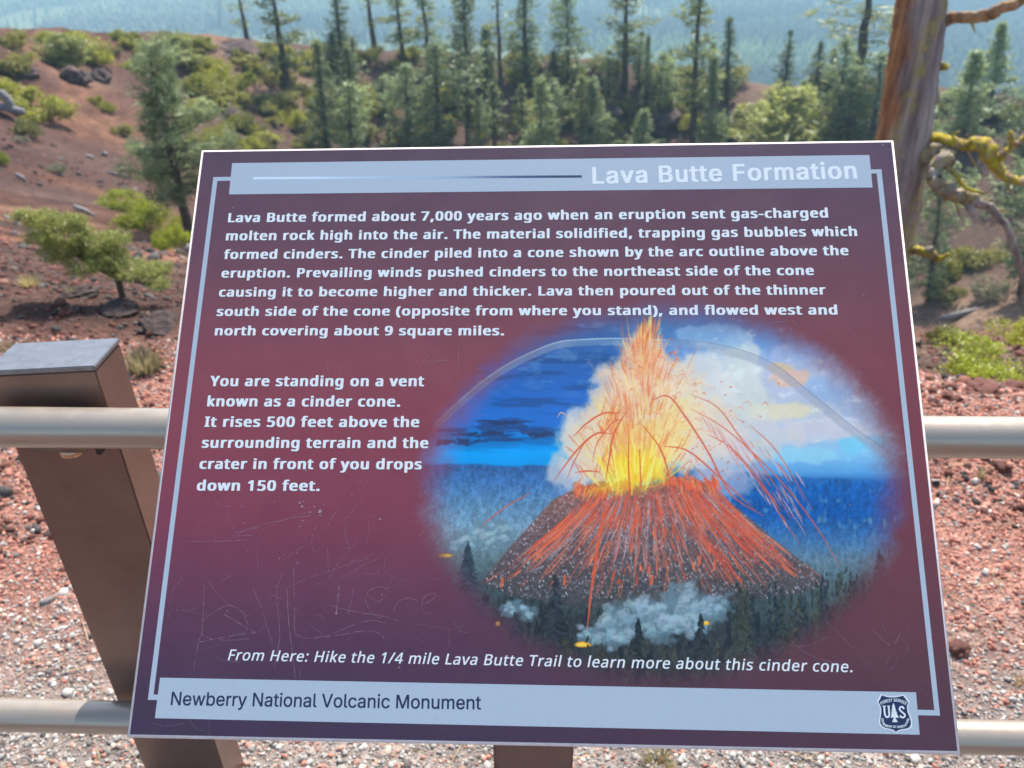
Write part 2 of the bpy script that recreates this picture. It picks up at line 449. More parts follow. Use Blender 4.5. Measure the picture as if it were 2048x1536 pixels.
# print coordinates: metres on the panel, x right, y up, origin at the upper left corner
BX, BY = float(PB @ PX), float(PB @ PY)

def pr(px, py):
    """a point of the print, surveyed on the photograph, in metres on the panel"""
    px = np.asarray(px, float) - 1024; py = np.asarray(py, float) - 768
    w = HI[2, 0] * px + HI[2, 1] * py + HI[2, 2]
    u = (HI[0, 0] * px + HI[0, 1] * py + HI[0, 2]) / w; v = (HI[1, 0] * px + HI[1, 1] * py + HI[1, 2]) / w
    return np.stack([u * SIGN_W + v * BX, v * BY], -1)

def photo(X, Y):
    v = Y / BY; u = (X - v * BX) / SIGN_W
    w = HM[2, 0] * u + HM[2, 1] * v + 1
    return (HM[0, 0] * u + HM[0, 1] * v + HM[0, 2]) / w + 1024, (HM[1, 0] * u + HM[1, 1] * v + HM[1, 2]) / w + 768

leg_top = PO + 0.5 * PA + 0.55 * PB
SIGN_AT = np.array([leg_top[0], leg_top[1] + 0.075, 0.0]); SIGN_AT[2] = float(zt(SIGN_AT[0], SIGN_AT[1]))
sign = thing("information_sign", "tilted maroon information panel headed Lava Butte Formation with a painting of an erupting volcano", "sign", SIGN_AT)
_pm = Matrix.Identity(4)
for i in range(3):
    _pm[i][0] = PX[i]; _pm[i][1] = PY[i]; _pm[i][2] = PN[i]; _pm[i][3] = PO[i] - SIGN_AT[i]

def on_panel(ob, parent=sign):
    ob.parent = parent
    if parent is sign: ob.matrix_basis = _pm
    return ob

def PRINT(c):
    """ink albedo for a colour read off the photograph"""
    return lin(c) * np.array([0.88, 0.90, 0.77])

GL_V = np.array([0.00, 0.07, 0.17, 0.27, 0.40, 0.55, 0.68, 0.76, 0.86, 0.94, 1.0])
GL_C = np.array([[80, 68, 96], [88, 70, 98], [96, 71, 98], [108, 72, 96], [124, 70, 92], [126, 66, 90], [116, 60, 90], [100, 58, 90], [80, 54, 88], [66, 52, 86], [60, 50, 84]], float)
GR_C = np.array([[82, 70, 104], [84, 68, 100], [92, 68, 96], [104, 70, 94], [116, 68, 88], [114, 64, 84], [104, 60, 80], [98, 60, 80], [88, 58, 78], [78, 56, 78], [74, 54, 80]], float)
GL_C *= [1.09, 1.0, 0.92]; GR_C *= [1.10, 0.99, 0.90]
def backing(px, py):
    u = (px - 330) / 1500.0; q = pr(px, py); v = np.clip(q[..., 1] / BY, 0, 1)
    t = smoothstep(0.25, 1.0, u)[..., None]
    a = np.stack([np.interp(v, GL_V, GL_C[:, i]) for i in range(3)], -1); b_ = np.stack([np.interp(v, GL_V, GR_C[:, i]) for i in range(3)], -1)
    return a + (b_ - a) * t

def print_mat(name, rough=0.38):
    m, nt, b = new_mat(name)
    tc = nt.nodes.new("ShaderNodeTexCoord")
    n = noise_node(nt, 900, 2, 0.6, tc.outputs["Object"])
    r = ramp_node(nt, n.outputs[0], [(0.3, (0.95,) * 3), (0.7, (1.05,) * 3)])
    nt.links.new(mix_node(nt, 1.0, attr_node(nt).outputs["Color"], r.outputs[0], 'MULTIPLY'), b.inputs["Base Color"])
    for_dust = noise_node(nt, 22, 6, 0.7, tc.outputs["Object"]); rd = ramp_node(nt, for_dust.outputs[0], [(0.35, (0.95,) * 3), (0.65, (1.05,) * 3)])
    nt.links.new(mix_node(nt, 1.0, b.inputs["Base Color"].links[0].from_socket, rd.outputs[0], 'MULTIPLY'), b.inputs["Base Color"])
    n2 = noise_node(nt, 14, 5, 0.65, tc.outputs["Object"])
    rr_ = ramp_node(nt, n2.outputs[0], [(0.3, (rough - .06,) * 3), (0.7, (rough + .10,) * 3)])
    nt.links.new(rr_.outputs[0], b.inputs["Roughness"]); b.inputs["Specular IOR Level"].default_value = 0.35
    return m

m_print = print_mat("printed_laminate")
def flat_mat(name, rgb, rough=0.4):
    m = plain_mat(name, PRINT(rgb), rough, 0, 0.03, 300); m.node_tree.nodes["Principled BSDF"].inputs["Specular IOR Level"].default_value = 0.35; return m
m_white = flat_mat("white_ink", (226, 232, 250)); m_band = flat_mat("pale_blue_ink", (172, 185, 211)); m_navy = flat_mat("navy_ink", (38, 48, 88))
m_edge = plain_mat("panel_edge", (0.86, 0.74, 0.68), 0.5, 0, 0.12, 120)

# backing board with a chamfered, worn pale edge
m_ = MB(); th_ = 0.012; ch = 0.0026
C4 = np.array([(0, 0), (SIGN_W, 0), (SIGN_W + BX, BY), (BX, BY)])
ctr = C4.mean(0)
def ring(inset, z):
    d_ = np.sign(C4 - ctr) * inset
    return np.concatenate([C4 - d_, np.full((4, 1), z)], 1)
V = np.concatenate([ring(ch, 0.0), ring(0, -ch * .8), ring(0, -th_ + .001), ring(.001, -th_)])
Q = [[k * 4 + j, k * 4 + (j + 1) % 4, (k + 1) * 4 + (j + 1) % 4, (k + 1) * 4 + j] for k in range(3) for j in range(4)]
Q += [[12, 13, 14, 15], [3, 2, 1, 0]]
m_.add(V, [q[::-1] for q in Q])
on_panel(m_.build("panel", m_edge))

def grid_patch(name, x0, x1, y0, y1, nx, ny, colour, z, keep=None):
    X, Y = np.meshgrid(np.linspace(x0, x1, nx), np.linspace(y0, y1, ny))
    px, py = photo(X.ravel(), Y.ravel())
    V = np.stack([X.ravel(), Y.ravel(), np.full(X.size, z)], 1)
    i = (np.arange(ny - 1)[:, None] * nx + np.arange(nx - 1)[None, :]).ravel()
    F = np.stack([i, i + nx, i + nx + 1, i + 1], 1)
    C = colour(px, py)
    if keep is not None:
        k = keep(px, py); fk = k[F].any(1); F = F[fk]
        used = np.zeros(len(V), bool); used[F.ravel()] = True
        mp = np.cumsum(used) - 1; V, C, F = V[used], C[used], mp[F]
    return on_panel(mesh_obj(name, V, F, m_print, None, C))

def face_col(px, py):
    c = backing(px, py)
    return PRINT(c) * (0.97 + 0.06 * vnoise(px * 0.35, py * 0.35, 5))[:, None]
# printed sheet stops a hair inside the chamfer; slightly skewed like the board
def printed_sheet():
    nx, ny = 170, 138
    U, Vv = np.meshgrid(np.linspace(0.0042, 1 - 0.0042, nx), np.linspace(0.0052, 1 - 0.0052, ny))
    X = U.ravel() * SIGN_W + Vv.ravel() * BX; Y = Vv.ravel() * BY
    px, py = photo(X, Y)
    i = (np.arange(ny - 1)[:, None] * nx + np.arange(nx - 1)[None, :]).ravel()
    F = np.stack([i, i + nx, i + nx + 1, i + 1], 1)
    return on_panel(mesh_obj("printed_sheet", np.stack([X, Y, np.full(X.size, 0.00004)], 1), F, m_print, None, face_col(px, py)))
printed_sheet()

# --- the painting, worked out stroke by stroke on a canvas of one sample per photo pixel
X0, Y0, CWD, CHT = 838, 600, 1000, 780
cy_, cx_ = np.mgrid[0:CHT, 0:CWD].astype(float); cx_ += X0; cy_ += Y0
cv = np.zeros((CHT, CWD, 3))
pg = np.random.default_rng(5)

def put(c, a):
    global cv
    cv = cv + (np.asarray(c, float) - cv) * np.clip(a, 0, 1)[..., None]

def poly_mask(pts, soft=4.0):
    pts = np.asarray(pts, float); ins = np.zeros(cx_.shape, bool); dm = np.full(cx_.shape, 1e9)
    for i in range(len(pts)):
        (ax, ay), (bx, by) = pts[i], pts[(i + 1) % len(pts)]
        if ay != by: ins ^= ((ay > cy_) != (by > cy_)) & (cx_ < (bx - ax) * (cy_ - ay) / (by - ay) + ax)
        l2 = (bx - ax) ** 2 + (by - ay) ** 2 + 1e-9
        t = np.clip(((cx_ - ax) * (bx - ax) + (cy_ - ay) * (by - ay)) / l2, 0, 1)
        dm = np.minimum(dm, np.hypot(cx_ - ax - t * (bx - ax), cy_ - ay - t * (by - ay)))
    return smoothstep(-soft, soft, np.where(ins, dm, -dm))

def stroke(pts, wid, col, a=1.0, taper=True, n=10):
    pts = curve_pts(pts, n) if len(pts) > 2 else np.asarray(pts, float)
    m = len(pts) - 1
    for i in range(m):
        (ax, ay), (bx, by) = pts[i], pts[i + 1]
        w = wid * ((1 - 0.75 * abs(2 * (i + .5) / m - 1) ** 2) if taper and m > 1 else 1)
        pad = w + 2
        j0, j1 = int(max(min(ax, bx) - pad - X0, 0)), int(min(max(ax, bx) + pad - X0 + 1, CWD))
        i0, i1 = int(max(min(ay, by) - pad - Y0, 0)), int(min(max(ay, by) + pad - Y0 + 1, CHT))
        if j1 <= j0 or i1 <= i0: continue
        X, Y = cx_[i0:i1, j0:j1], cy_[i0:i1, j0:j1]
        l2 = (bx - ax) ** 2 + (by - ay) ** 2 + 1e-9
        t = np.clip(((X - ax) * (bx - ax) + (Y - ay) * (by - ay)) / l2, 0, 1)
        dd = np.hypot(X - ax - t * (bx - ax), Y - ay - t * (by - ay))
        k = a * (1 - smoothstep(w * .5 - .5, w * .5 + .7, dd))
        cv[i0:i1, j0:j1] += (np.asarray(col, float) - cv[i0:i1, j0:j1]) * k[..., None]

def dab(x, y, rx, ry, col, a=1.0, rough=0.5, seed=0, f=0.06):
    j0, j1 = int(np.clip(x - rx * 2.2 - X0, 0, CWD)), int(np.clip(x + rx * 2.2 - X0, 0, CWD))
    i0, i1 = int(np.clip(y - ry * 2.2 - Y0, 0, CHT)), int(np.clip(y + ry * 2.2 - Y0, 0, CHT))
    if j1 <= j0 or i1 <= i0: return
    X, Y = cx_[i0:i1, j0:j1], cy_[i0:i1, j0:j1]
    d = np.hypot((X - x) / rx, (Y - y) / ry) + (fbm(X * f, Y * f, seed, 4) - .5) * rough * 2
    k = np.clip(a * (1 - smoothstep(0.55, 1.05, d)), 0, 1)[..., None]
    cv[i0:i1, j0:j1] += (np.asarray(col, float) - cv[i0:i1, j0:j1]) * k

def R3(y, stops):
    ys = [s[0] for s in stops]
    return np.stack([np.interp(y, ys, [s[1][i] for s in stops]) for i in range(3)], -1)

def paint():
    global cv
    nf = lambda s, sx, sy, o=4: fbm(cx_ * sx, cy_ * sy, s, o)
    streaky = nf(101, .012, .09); fine = nf(102, .22, .22, 3); vert = nf(103, .2, .08, 3)
    # sky
    left = R3(cy_, [(620, (70, 100, 155)), (680, (52, 98, 165)), (760, (40, 102, 190)), (850, (36, 112, 208)), (880, (10, 140, 232)), (905, (0, 160, 248)), (930, (8, 150, 235))])
    right = R3(cy_, [(620, (60, 105, 165)), (700, (120, 160, 220)), (780, (165, 178, 215)), (860, (175, 190, 225)), (905, (140, 195, 240)), (945, (90, 160, 225)), (965, (40, 105, 180))])
    k = smoothstep(1180, 1480, cx_ + (nf(104, .01, .012) - .5) * 300)[..., None]
    cv = left + (right - left) * k
    put((28, 66, 120), (1 - k[..., 0]) * smoothstep(.5, .72, streaky) * smoothstep(930, 860, cy_) * .5)
    put((120, 165, 215), (1 - k[..., 0]) * smoothstep(.55, .75, nf(105, .03, .08)) * smoothstep(850, 700, cy_) * .35)
    put((40, 60, 110), smoothstep(.52, .66, nf(106, .012, .10)) * smoothstep(900, 880, cy_) * smoothstep(825, 845, cy_) * smoothstep(1180, 1060, cx_) * .7)
    for x, y, l in ((995, 846, 95), (945, 868, 90), (915, 884, 85), (1065, 868, 50)):
        for i in range(14):
            xx = x + pg.uniform(-l / 2, l / 2); stroke([(xx, y + pg.normal() * 3), (xx + pg.uniform(12, 30), y + pg.normal() * 3)], pg.uniform(3, 7), (40, 60, 105), .6)
    # clouds at right
    for x, y, rx, ry, c, a in ((1520, 800, 190, 90, (205, 206, 226), .55), (1440, 720, 90, 50, (210, 220, 236), .6), (1600, 740, 120, 60, (196, 200, 232), .55), (1585, 752, 50, 22, (238, 188, 165), .8), (1560, 735, 30, 12, (240, 190, 130), .6),
                               (1560, 820, 80, 22, (244, 224, 184), .7), (1640, 860, 110, 30, (215, 208, 222), .7), (1520, 870, 90, 40, (214, 208, 216), .7), (1620, 705, 60, 30, (150, 180, 235), .5), (1720, 890, 60, 25, (120, 205, 245), .8), (1600, 912, 130, 18, (150, 208, 240), .8), (1480, 780, 60, 90, (226, 226, 220), .7), (1650, 780, 60, 30, (130, 170, 225), .5), (1500, 900, 60, 22, (220, 205, 200), .6), (1440, 670, 90, 26, (150, 185, 225), .6)):
        dab(x, y, rx, ry, c, a, .7, int(x + y), .03)
    put((235, 240, 248), k[..., 0] * smoothstep(.62, .8, nf(107, .03, .05)) * smoothstep(940, 860, cy_) * .5)
    # distant forest
    hz = 929 + (nf(108, .03, .001) - .5) * 8 + smoothstep(1250, 1700, cx_) * 28
    land_l = R3(cy_, [(925, (48, 92, 152)), (960, (62, 112, 176)), (1010, (92, 134, 176)), (1060, (122, 154, 182)), (1110, (98, 120, 132)), (1180, (62, 78, 84)), (1260, (50, 56, 60)), (1370, (56, 60, 60))])
    land_r = R3(cy_, [(940, (56, 110, 175)), (975, (20, 92, 172)), (1030, (22, 86, 164)), (1080, (62, 112, 168)), (1120, (96, 124, 148)), (1180, (74, 92, 98)), (1260, (48, 58, 64)), (1370, (60, 62, 62))])
    lk = smoothstep(1150, 1500, cx_)[..., None]
    land = (land_l + (land_r - land_l) * lk) * (0.68 + 0.34 * vert + 0.34 * fine)[..., None]
    a = smoothstep(-3, 5, cy_ - hz)
    cv = cv + (land - cv) * a[..., None]
    put((150, 185, 205), a * smoothstep(.62, .82, nf(109, .10, .05)) * smoothstep(1130, 1040, cy_) * smoothstep(945, 1000, cy_) * .4)
    put((26, 34, 44), smoothstep(.5, .68, nf(110, .12, .035, 3)) * smoothstep(1120, 1220, cy_) * .7)
    put((96, 100, 84), smoothstep(.6, .75, nf(111, .2, .07, 3)) * smoothstep(1150, 1230, cy_) * .45)
    # faint outline of the former cone
    arc = [(862, 862), (900, 825), (960, 773), (1010, 738), (1060, 712), (1110, 692), (1150, 686), (1230, 683), (1330, 686), (1420, 694), (1500, 714), (1560, 744), (1600, 776), (1660, 825), (1720, 872), (1800, 925)]
    stroke(arc[:10], 15, (130, 156, 196), .26, False); stroke([(x, y + 2) for x, y in arc[9:]], 17, (160, 164, 188), .2, False)
    stroke([(x, y - 6) for x, y in arc[:9]], 2.2, (196, 214, 236), .6, False); stroke([(x, y - 8) for x, y in arc[8:]], 1.8, (128, 138, 164), .6, False)
    # steam either side of the column
    for x, y, rx, ry, c, a in ((1160, 900, 55, 85, (226, 214, 206), .95), (1130, 940, 45, 45, (196, 198, 214), .8), (1160, 840, 35, 35, (214, 208, 214), .7), (1200, 900, 60, 90, (240, 208, 172), .9), (1225, 800, 60, 90, (232, 214, 208), .75),
                               (1300, 850, 150, 110, (246, 214, 160), .95), (1300, 770, 90, 90, (242, 205, 180), .9), (1290, 700, 45, 55, (240, 190, 165), .9), (1390, 860, 90, 90, (240, 214, 186), .85), (1400, 770, 70, 80, (226, 222, 224), .7), (1440, 900, 80, 70, (224, 208, 216), .7), (1280, 900, 80, 60, (252, 200, 110), .9), (1360, 840, 50, 60, (250, 216, 140), .8), (1450, 960, 60, 40, (196, 190, 214), .6)):
        dab(x, y, rx, ry, c, a, .45, int(3 * x + y), .035)
    # burning column
    for i in range(420):
        t = pg.uniform(0, 1) ** .8; y = 660 + 300 * t; hw = 14 + 75 * t ** 1.1
        x = 1292 - 26 * t + pg.normal() * hw * .55; l = pg.uniform(14, 46); lean = (x - 1280) * .22 + pg.normal() * 3
        c = [(236, 122, 78), (244, 150, 88), (226, 88, 60), (250, 196, 112), (252, 226, 158)][pg.choice(5, p=[.27, .22, .13, .22, .16])]
        stroke([(x, y), (x + lean * .5, y - l * .5), (x + lean, y - l)], pg.uniform(1.5, 4.5), c, pg.uniform(.4, .85), True, 3)
    for i in range(70):
        x = 1225 + pg.normal() * 12; y = pg.uniform(830, 965)
        stroke([(x, y), (x + 4, y - 20), (x + 12, y - 48)], pg.uniform(2, 5), (242, 138, 78), .6, True, 3)
    for i in range(170):
        t = pg.uniform(0, 1); x = 1300 + pg.normal() * (26 + 60 * t) + 24 * t; y = 690 + 190 * t + pg.normal() * 12; s = 1 if x > 1292 else -1
        l = pg.uniform(8, 22)
        stroke([(x, y), (x + s * l * .6, y - l * .35), (x + s * l, y + 3)], pg.uniform(1.2, 2.6), [(228, 96, 66), (238, 128, 100), (246, 180, 150)][pg.choice(3)], .7, True, 3)
    for i in range(130):
        x = 1380 + pg.normal() * 55; y = 870 + pg.normal() * 55
        stroke([(x, y), (x + pg.uniform(-3, 3), y + pg.uniform(-3, 3))], pg.uniform(1.5, 3.4), (226, 102, 62), .7)
    for x, y, rx, ry, c, a in ((1330, 760, 70, 60, (250, 212, 180), .5), (1250, 790, 60, 70, (244, 206, 178), .45), (1370, 830, 80, 70, (250, 224, 190), .5), (1300, 880, 90, 60, (252, 214, 130), .55), (1180, 890, 50, 60, (240, 214, 190), .5), (1430, 850, 70, 60, (236, 216, 206), .45), (1290, 715, 34, 44, (248, 190, 150), .4)):
        dab(x, y, rx, ry, c, a, .8, int(5 * x + y), .06)
    for i in range(170):
        t = pg.uniform(0, 1); x = 1292 + pg.normal() * (14 + 46 * t) - 20 * t; y = 668 + 250 * t; l = pg.uniform(18, 50); lean = (x - 1284) * .25
        stroke([(x, y), (x + lean * .5, y - l * .5), (x + lean, y - l)], pg.uniform(1, 2.4), [(238, 132, 88), (250, 176, 110), (228, 100, 72), (255, 226, 160)][pg.choice(4)], .6, True, 3)
    # cone
    cone = [(962, 1164), (1010, 1105), (1060, 1050), (1105, 1000), (1150, 978), (1205, 962), (1290, 972), (1380, 950), (1420, 972), (1470, 1012), (1550, 1080), (1610, 1128), (1660, 1168), (1600, 1186), (1500, 1200), (1350, 1215), (1150, 1215), (1020, 1190)]
    cm_ = poly_mask(cone, 3)
    body = R3(cy_, [(960, (178, 100, 88)), (1010, (136, 98, 98)), (1080, (104, 86, 92)), (1160, (84, 78, 84)), (1215, (66, 70, 76))])
    cv = cv + (body * (.72 + .56 * fine)[..., None] - cv) * cm_[..., None]
    for i in range(2600):
        x, y = pg.uniform(960, 1660), pg.uniform(985, 1195)
        if cm_[int(y - Y0), int(x - X0)] > .6:
            s = pg.uniform(.8, 2.2); stroke([(x, y), (x + s * .5, y + s)], s, [(206, 204, 222), (170, 172, 196), (226, 220, 230)][pg.choice(3)], pg.uniform(.35, .85), False)
    def runs(n, t0, t1, lmin, lmax, cols, wmin, wmax, bias=None):
        for i in range(n):
            f = pg.uniform(0, 1) if bias is None else bias()
            bx = 965 + 695 * f; tx = 1175 + 245 * f; ty = 985 - 24 * f + 6; by_ = 1165 + 40 * (1 - abs(2 * f - 1))
            a = pg.uniform(t0, t1); b_ = min(a + pg.uniform(lmin, lmax), 1.0)
            pts = []
            for t in np.linspace(a, b_, 4):
                e = t ** 1.15
                pts.append((tx + (bx - tx) * e + pg.normal() * 1.2, ty + (by_ - ty) * t))
            stroke(pts, pg.uniform(wmin, wmax), cols[pg.choice(len(cols))], pg.uniform(.55, .95), True, 3)
    reds = [(222, 92, 66), (232, 118, 84), (206, 76, 58)]
    runs(210, 0, .5, .1, .35, [(186, 150, 160), (168, 150, 170), (206, 176, 182)], .9, 1.7)
    runs(210, 0, .6, .06, .3, reds + [(216, 134, 108)], .9, 1.9)
    runs(120, 0, .25, .06, .3, reds, 1.2, 2.6)
    runs(85, 0, .7, .12, .4, reds, 1.3, 3.2, lambda: pg.uniform(.68, 1.0))
    runs(34, .0, .5, .2, .5, reds, 1.3, 3.0, lambda: pg.uniform(.0, .1))
    runs(190, .15, .9, .05, .26, reds + [(206, 104, 84)], .8, 1.6)
    runs(26, .3, .85, .04, .13, reds, 2.2, 4.5)
    for i in range(220):
        f = pg.uniform(0, 1); x = 1150 + 285 * f; y = 966 + 14 * math.sin(f * 9) - 14 * f + pg.normal() * 6
        stroke([(x, y), (x - 7 + 14 * f, y + pg.uniform(6, 18))], pg.uniform(2, 4), [(232, 96, 66), (240, 136, 86), (214, 80, 58)][pg.choice(3)], .75)
    # glowing crater mouth
    ym = poly_mask([(1182, 981), (1210, 966), (1222, 940), (1236, 912), (1262, 898), (1292, 902), (1312, 922), (1330, 938), (1328, 958), (1290, 974), (1240, 980)], 20)
    put((255, 214, 50), ym * (.6 + .35 * fine)); put((255, 238, 90), ym * smoothstep(.5, .7, nf(113, .05, .03)) * .8)
    for i in range(70):
        x = 1262 + pg.normal() * 32; y = 950 + pg.normal() * 16
        stroke([(x, y), (x + (x - 1262) * .3, y - pg.uniform(15, 55))], pg.uniform(2, 4.5), [(255, 226, 70), (255, 200, 50), (255, 240, 130)][pg.choice(3)], .65)
    # lava bombs
    R = (222, 92, 62)
    for pts, w in (([(1240, 826), (1206, 827), (1172, 848), (1147, 873)], 3), ([(1256, 818), (1228, 868), (1218, 920), (1211, 961)], 3), ([(1224, 868), (1191, 868), (1150, 905), (1108, 962)], 3.4),
                   ([(1284, 849), (1318, 893), (1333, 932), (1347, 990)], 3), ([(1303, 800), (1337, 793), (1371, 834), (1415, 902), (1464, 990), (1528, 1032)], 3.2), ([(1381, 788), (1435, 815), (1479, 873), (1537, 951), (1591, 1039)], 2),
                   ([(1381, 817), (1445, 854), (1513, 912), (1581, 985), (1640, 1065), (1679, 1134)], 2.2), ([(1328, 892), (1376, 902), (1435, 951), (1508, 1018)], 3), ([(1415, 868), (1464, 898), (1523, 971), (1562, 1022)], 2.6),
                   ([(1259, 839), (1257, 920), (1259, 980), (1259, 1040)], 2.6), ([(1279, 900), (1282, 975)], 2), ([(1216, 975), (1205, 1040), (1196, 1090), (1183, 1180), (1174, 1262)], 5.5), ([(1470, 900), (1520, 960), (1560, 1030), (1600, 1090)], 2), ([(1385, 930), (1440, 985), (1490, 1050), (1540, 1100)], 2.6),
                   ([(1150, 945), (1175, 942), (1200, 944)], 2.4), ([(1172, 880), (1150, 920), (1135, 955)], 2), ([(1062, 985), (1010, 1015), (950, 1062)], 2), ([(1500, 850), (1555, 905), (1625, 1020)], 1.8), ([(1245, 838), (1226, 845), (1195, 885), (1185, 925)], 2)):
        stroke(pts, w, R, .9)
    for i in range(90):
        x = pg.uniform(1400, 1590); y = 830 + (x - 1400) * pg.uniform(.5, 1.3); l = pg.uniform(14, 44)
        stroke([(x, y), (x + l * .34, y + l * .5), (x + l * .6, y + l)], pg.uniform(1, 2.3), [(224, 112, 92), (216, 160, 176), (232, 190, 190)][pg.choice(3)], .65, True, 3)
    for x, y in ((1275, 1040), (1265, 1058), (1005, 1165), (1265, 1095), (1305, 1160), (1420, 1095), (1130, 1160), (1430, 1130), (1400, 1120)):
        stroke([(x, y - 8), (x - 2, y + 8)], 5, (226, 104, 72), .85)
    # smoke and spot fires
    def smoke(pts, seed):
        for j, (x, y, r) in enumerate(pts):
            dab(x, y, r * 1.5, r * 1.25, (108, 136, 156), .7, .7, seed + j, .07)
        for j, (x, y, r) in enumerate(pts):
            for q in range(7):
                ax, ay = x + pg.normal() * r * .7, y + pg.normal() * r * .5; k = r * pg.uniform(.25, .5)
                dab(ax, ay, k * 1.2, k, (150 + 26 * pg.uniform(), 178 + 22 * pg.uniform(), 200 + 16 * pg.uniform()), .5, .8, seed + 40 + j * 9 + q, .12)
                dab(ax + k * .3, ay + k * .6, k, k * .5, (92, 122, 142), .4, .8, seed + 90 + j * 9 + q, .12)
    smoke([(1200, 1262, 22), (1235, 1245, 30), (1270, 1240, 36), (1300, 1222, 34), (1340, 1225, 34), (1370, 1195, 30), (1400, 1225, 30), (1440, 1215, 24), (1385, 1250, 24), (1230, 1275, 20), (1330, 1255, 28), (1178, 1270, 16)], 300)
    smoke([(1015, 1222, 14), (1028, 1215, 13), (1055, 1225, 14)], 400); smoke([(905, 1092, 14), (930, 1080, 18), (965, 1068, 22), (1000, 1062, 20), (985, 1085, 16)], 500); smoke([(1415, 1225, 12)], 520)
    for x, y, w, h in ((892, 1111, 18, 5), (996, 1247, 5, 6), (1165, 1289, 19, 7), (1413, 1246, 7, 5)):
        dab(x, y, w, h, (250, 170, 40), 1, .3, int(x), .12); dab(x - 2, y, w * .7, h * .6, (255, 215, 90), .9, .4, int(x) + 3, .2)
    # conifers in the foreground
    def fir(x, top, bot, w, c, n):
        for i in range(n):
            t = pg.uniform(0, 1) ** .75; y = top + (bot - top) * t; hw = w * (.06 + .5 * t) ; s = pg.uniform(-1, 1)
            stroke([(x + s * hw * .3, y - 3), (x + s * hw, y + abs(s) * 5)], pg.uniform(2, 4.5), np.array(c) * pg.uniform(.7, 1.35), .8)
    fir(936, 1086, 1240, 76, (44, 62, 78), 340); fir(1110, 1150, 1300, 66, (44, 52, 60), 260); fir(1276, 1238, 1340, 44, (38, 46, 52), 130); fir(1030, 1225, 1300, 40, (42, 50, 58), 110)
    fir(1402, 1228, 1310, 40, (40, 48, 54), 110); fir(1760, 1100, 1260, 70, (52, 66, 76), 220)
    for i in range(34):
        x = 1470 + 270 * pg.uniform(0, 1); fir(x, 1172 + pg.normal() * 12 - (x - 1470) * .05, 1330, pg.uniform(26, 48), [(40, 52, 62), (50, 60, 58), (62, 68, 60)][pg.choice(3)], 55)
    for i in range(26):
        x = pg.uniform(960, 1480); fir(x, 1290 + pg.normal() * 14, 1370, pg.uniform(24, 40), [(44, 50, 54), (58, 60, 54)][pg.choice(2)], 34)
    cv = np.clip(cv, 0, 255)

paint()
def oval(px, py):
    wob = (fbm(px * .03, py * .03, 131, 3) - .5) * .05 + (fbm(px * .15, py * .15, 132, 2) - .5) * .025
    e = np.hypot((px - 1326) / 490.0, (py - 990) / 392.0)
    return 1 - smoothstep(0.83, 1.03, e + wob)
def picture_col(px, py):
    fx = np.clip(px - X0, 0, CWD - 1.001); fy = np.clip(py - Y0, 0, CHT - 1.001)
    x, y = fx.astype(int), fy.astype(int); u, v = (fx - x)[:, None], (fy - y)[:, None]
    c = (cv[y, x] * (1 - u) + cv[y, x + 1] * u) * (1 - v) + (cv[y + 1, x] * (1 - u) + cv[y + 1, x + 1] * u) * v
    a = oval(px, py)[:, None]
    return face_col(px, py) * (1 - a) + PRINT(c) * a
_q = pr(np.array([830, 1835, 830, 1835]), np.array([596, 596, 1375, 1375]))
grid_patch("volcano_painting", _q[:, 0].min(), _q[:, 0].max(), _q[:, 1].min(), _q[:, 1].max(), 760, 590, picture_col, 0.00007,
           lambda px, py: np.hypot((px - 1326) / 512.0, (py - 990) / 410.0) < 1.0)

# --- bands, lines
def quad_print(mb, pts, z):
    q = pr(np.array([p[0] for p in pts]), np.array([p[1] for p in pts]))
    mb.add(np.concatenate([q, np.full((len(q), 1), z)], 1), Q=[[3, 2, 1, 0]])
mb = MB(); quad_print(mb, [(464.4, 326.3), (1738.7, 310), (1745, 375), (458, 388.8)], 0.0001); on_panel(mb.build("title_band", m_band))
mb = MB(); quad_print(mb, [(320.3, 1355.3), (1831.8, 1384.6), (1839.4, 1469.4), (309.8, 1436.3)], 0.0001); on_panel(mb.build("name_band", m_band))
mb = MB()
quad_print(mb, [(426.8, 354.2), (462.2, 353.6), (461.4, 361.4), (434.8, 361.9)], 0.000105); quad_print(mb, [(426.8, 354.2), (434.8, 361.9), (307.2, 1389), (295.8, 1399.6)], 0.000105)
quad_print(mb, [(307.2, 1389), (316.2, 1389.3), (314.9, 1400), (295.8, 1399.6)], 0.000105)
on_panel(mb.build("border_line", m_band))
mb = MB()
quad_print(mb, [(1741.4, 339.1), (1762.8, 338.5), (1753.4, 346.8), (1742.2, 347.2)], 0.000105); quad_print(mb, [(1762.8, 338.5), (1880, 1431.3), (1868.6, 1420.2), (1753.4, 346.8)], 0.000105)
quad_print(mb, [(1868.6, 1420.2), (1880, 1431.3), (1835.9, 1430.4), (1834.9, 1419.4)], 0.000105)
on_panel(mb.build("border_line", m_band))
# rule fading from white to navy
mb = MB(); N_ = 40
for i in range(N_):
    a, b_ = i / N_, (i + 1) / N_; xa, xb = 506.6 + 657 * a, 506.6 + 657 * b_
    f = (a + b_) / 2; wid = 2.4 + 0 * f
    ya, yb = 356.6 - 3.6 * a, 356.6 - 3.6 * b_
    c = np.array((206, 222, 250)) * (1 - smoothstep(.1, .5, f)) + np.array((166, 185, 219)) * (smoothstep(.1, .5, f) - smoothstep(.5, .98, f)) + np.array((52, 66, 108)) * smoothstep(.5, .98, f)
    q = pr(np.array([xa, xb, xb, xa]), np.array([ya - wid, yb - wid, yb + wid, ya + wid]))
    mb.add(np.concatenate([q, np.full((4, 1), 0.00013)], 1), Q=[[3, 2, 1, 0]], c=PRINT(c))
on_panel(mb.build("title_rule", m_print))

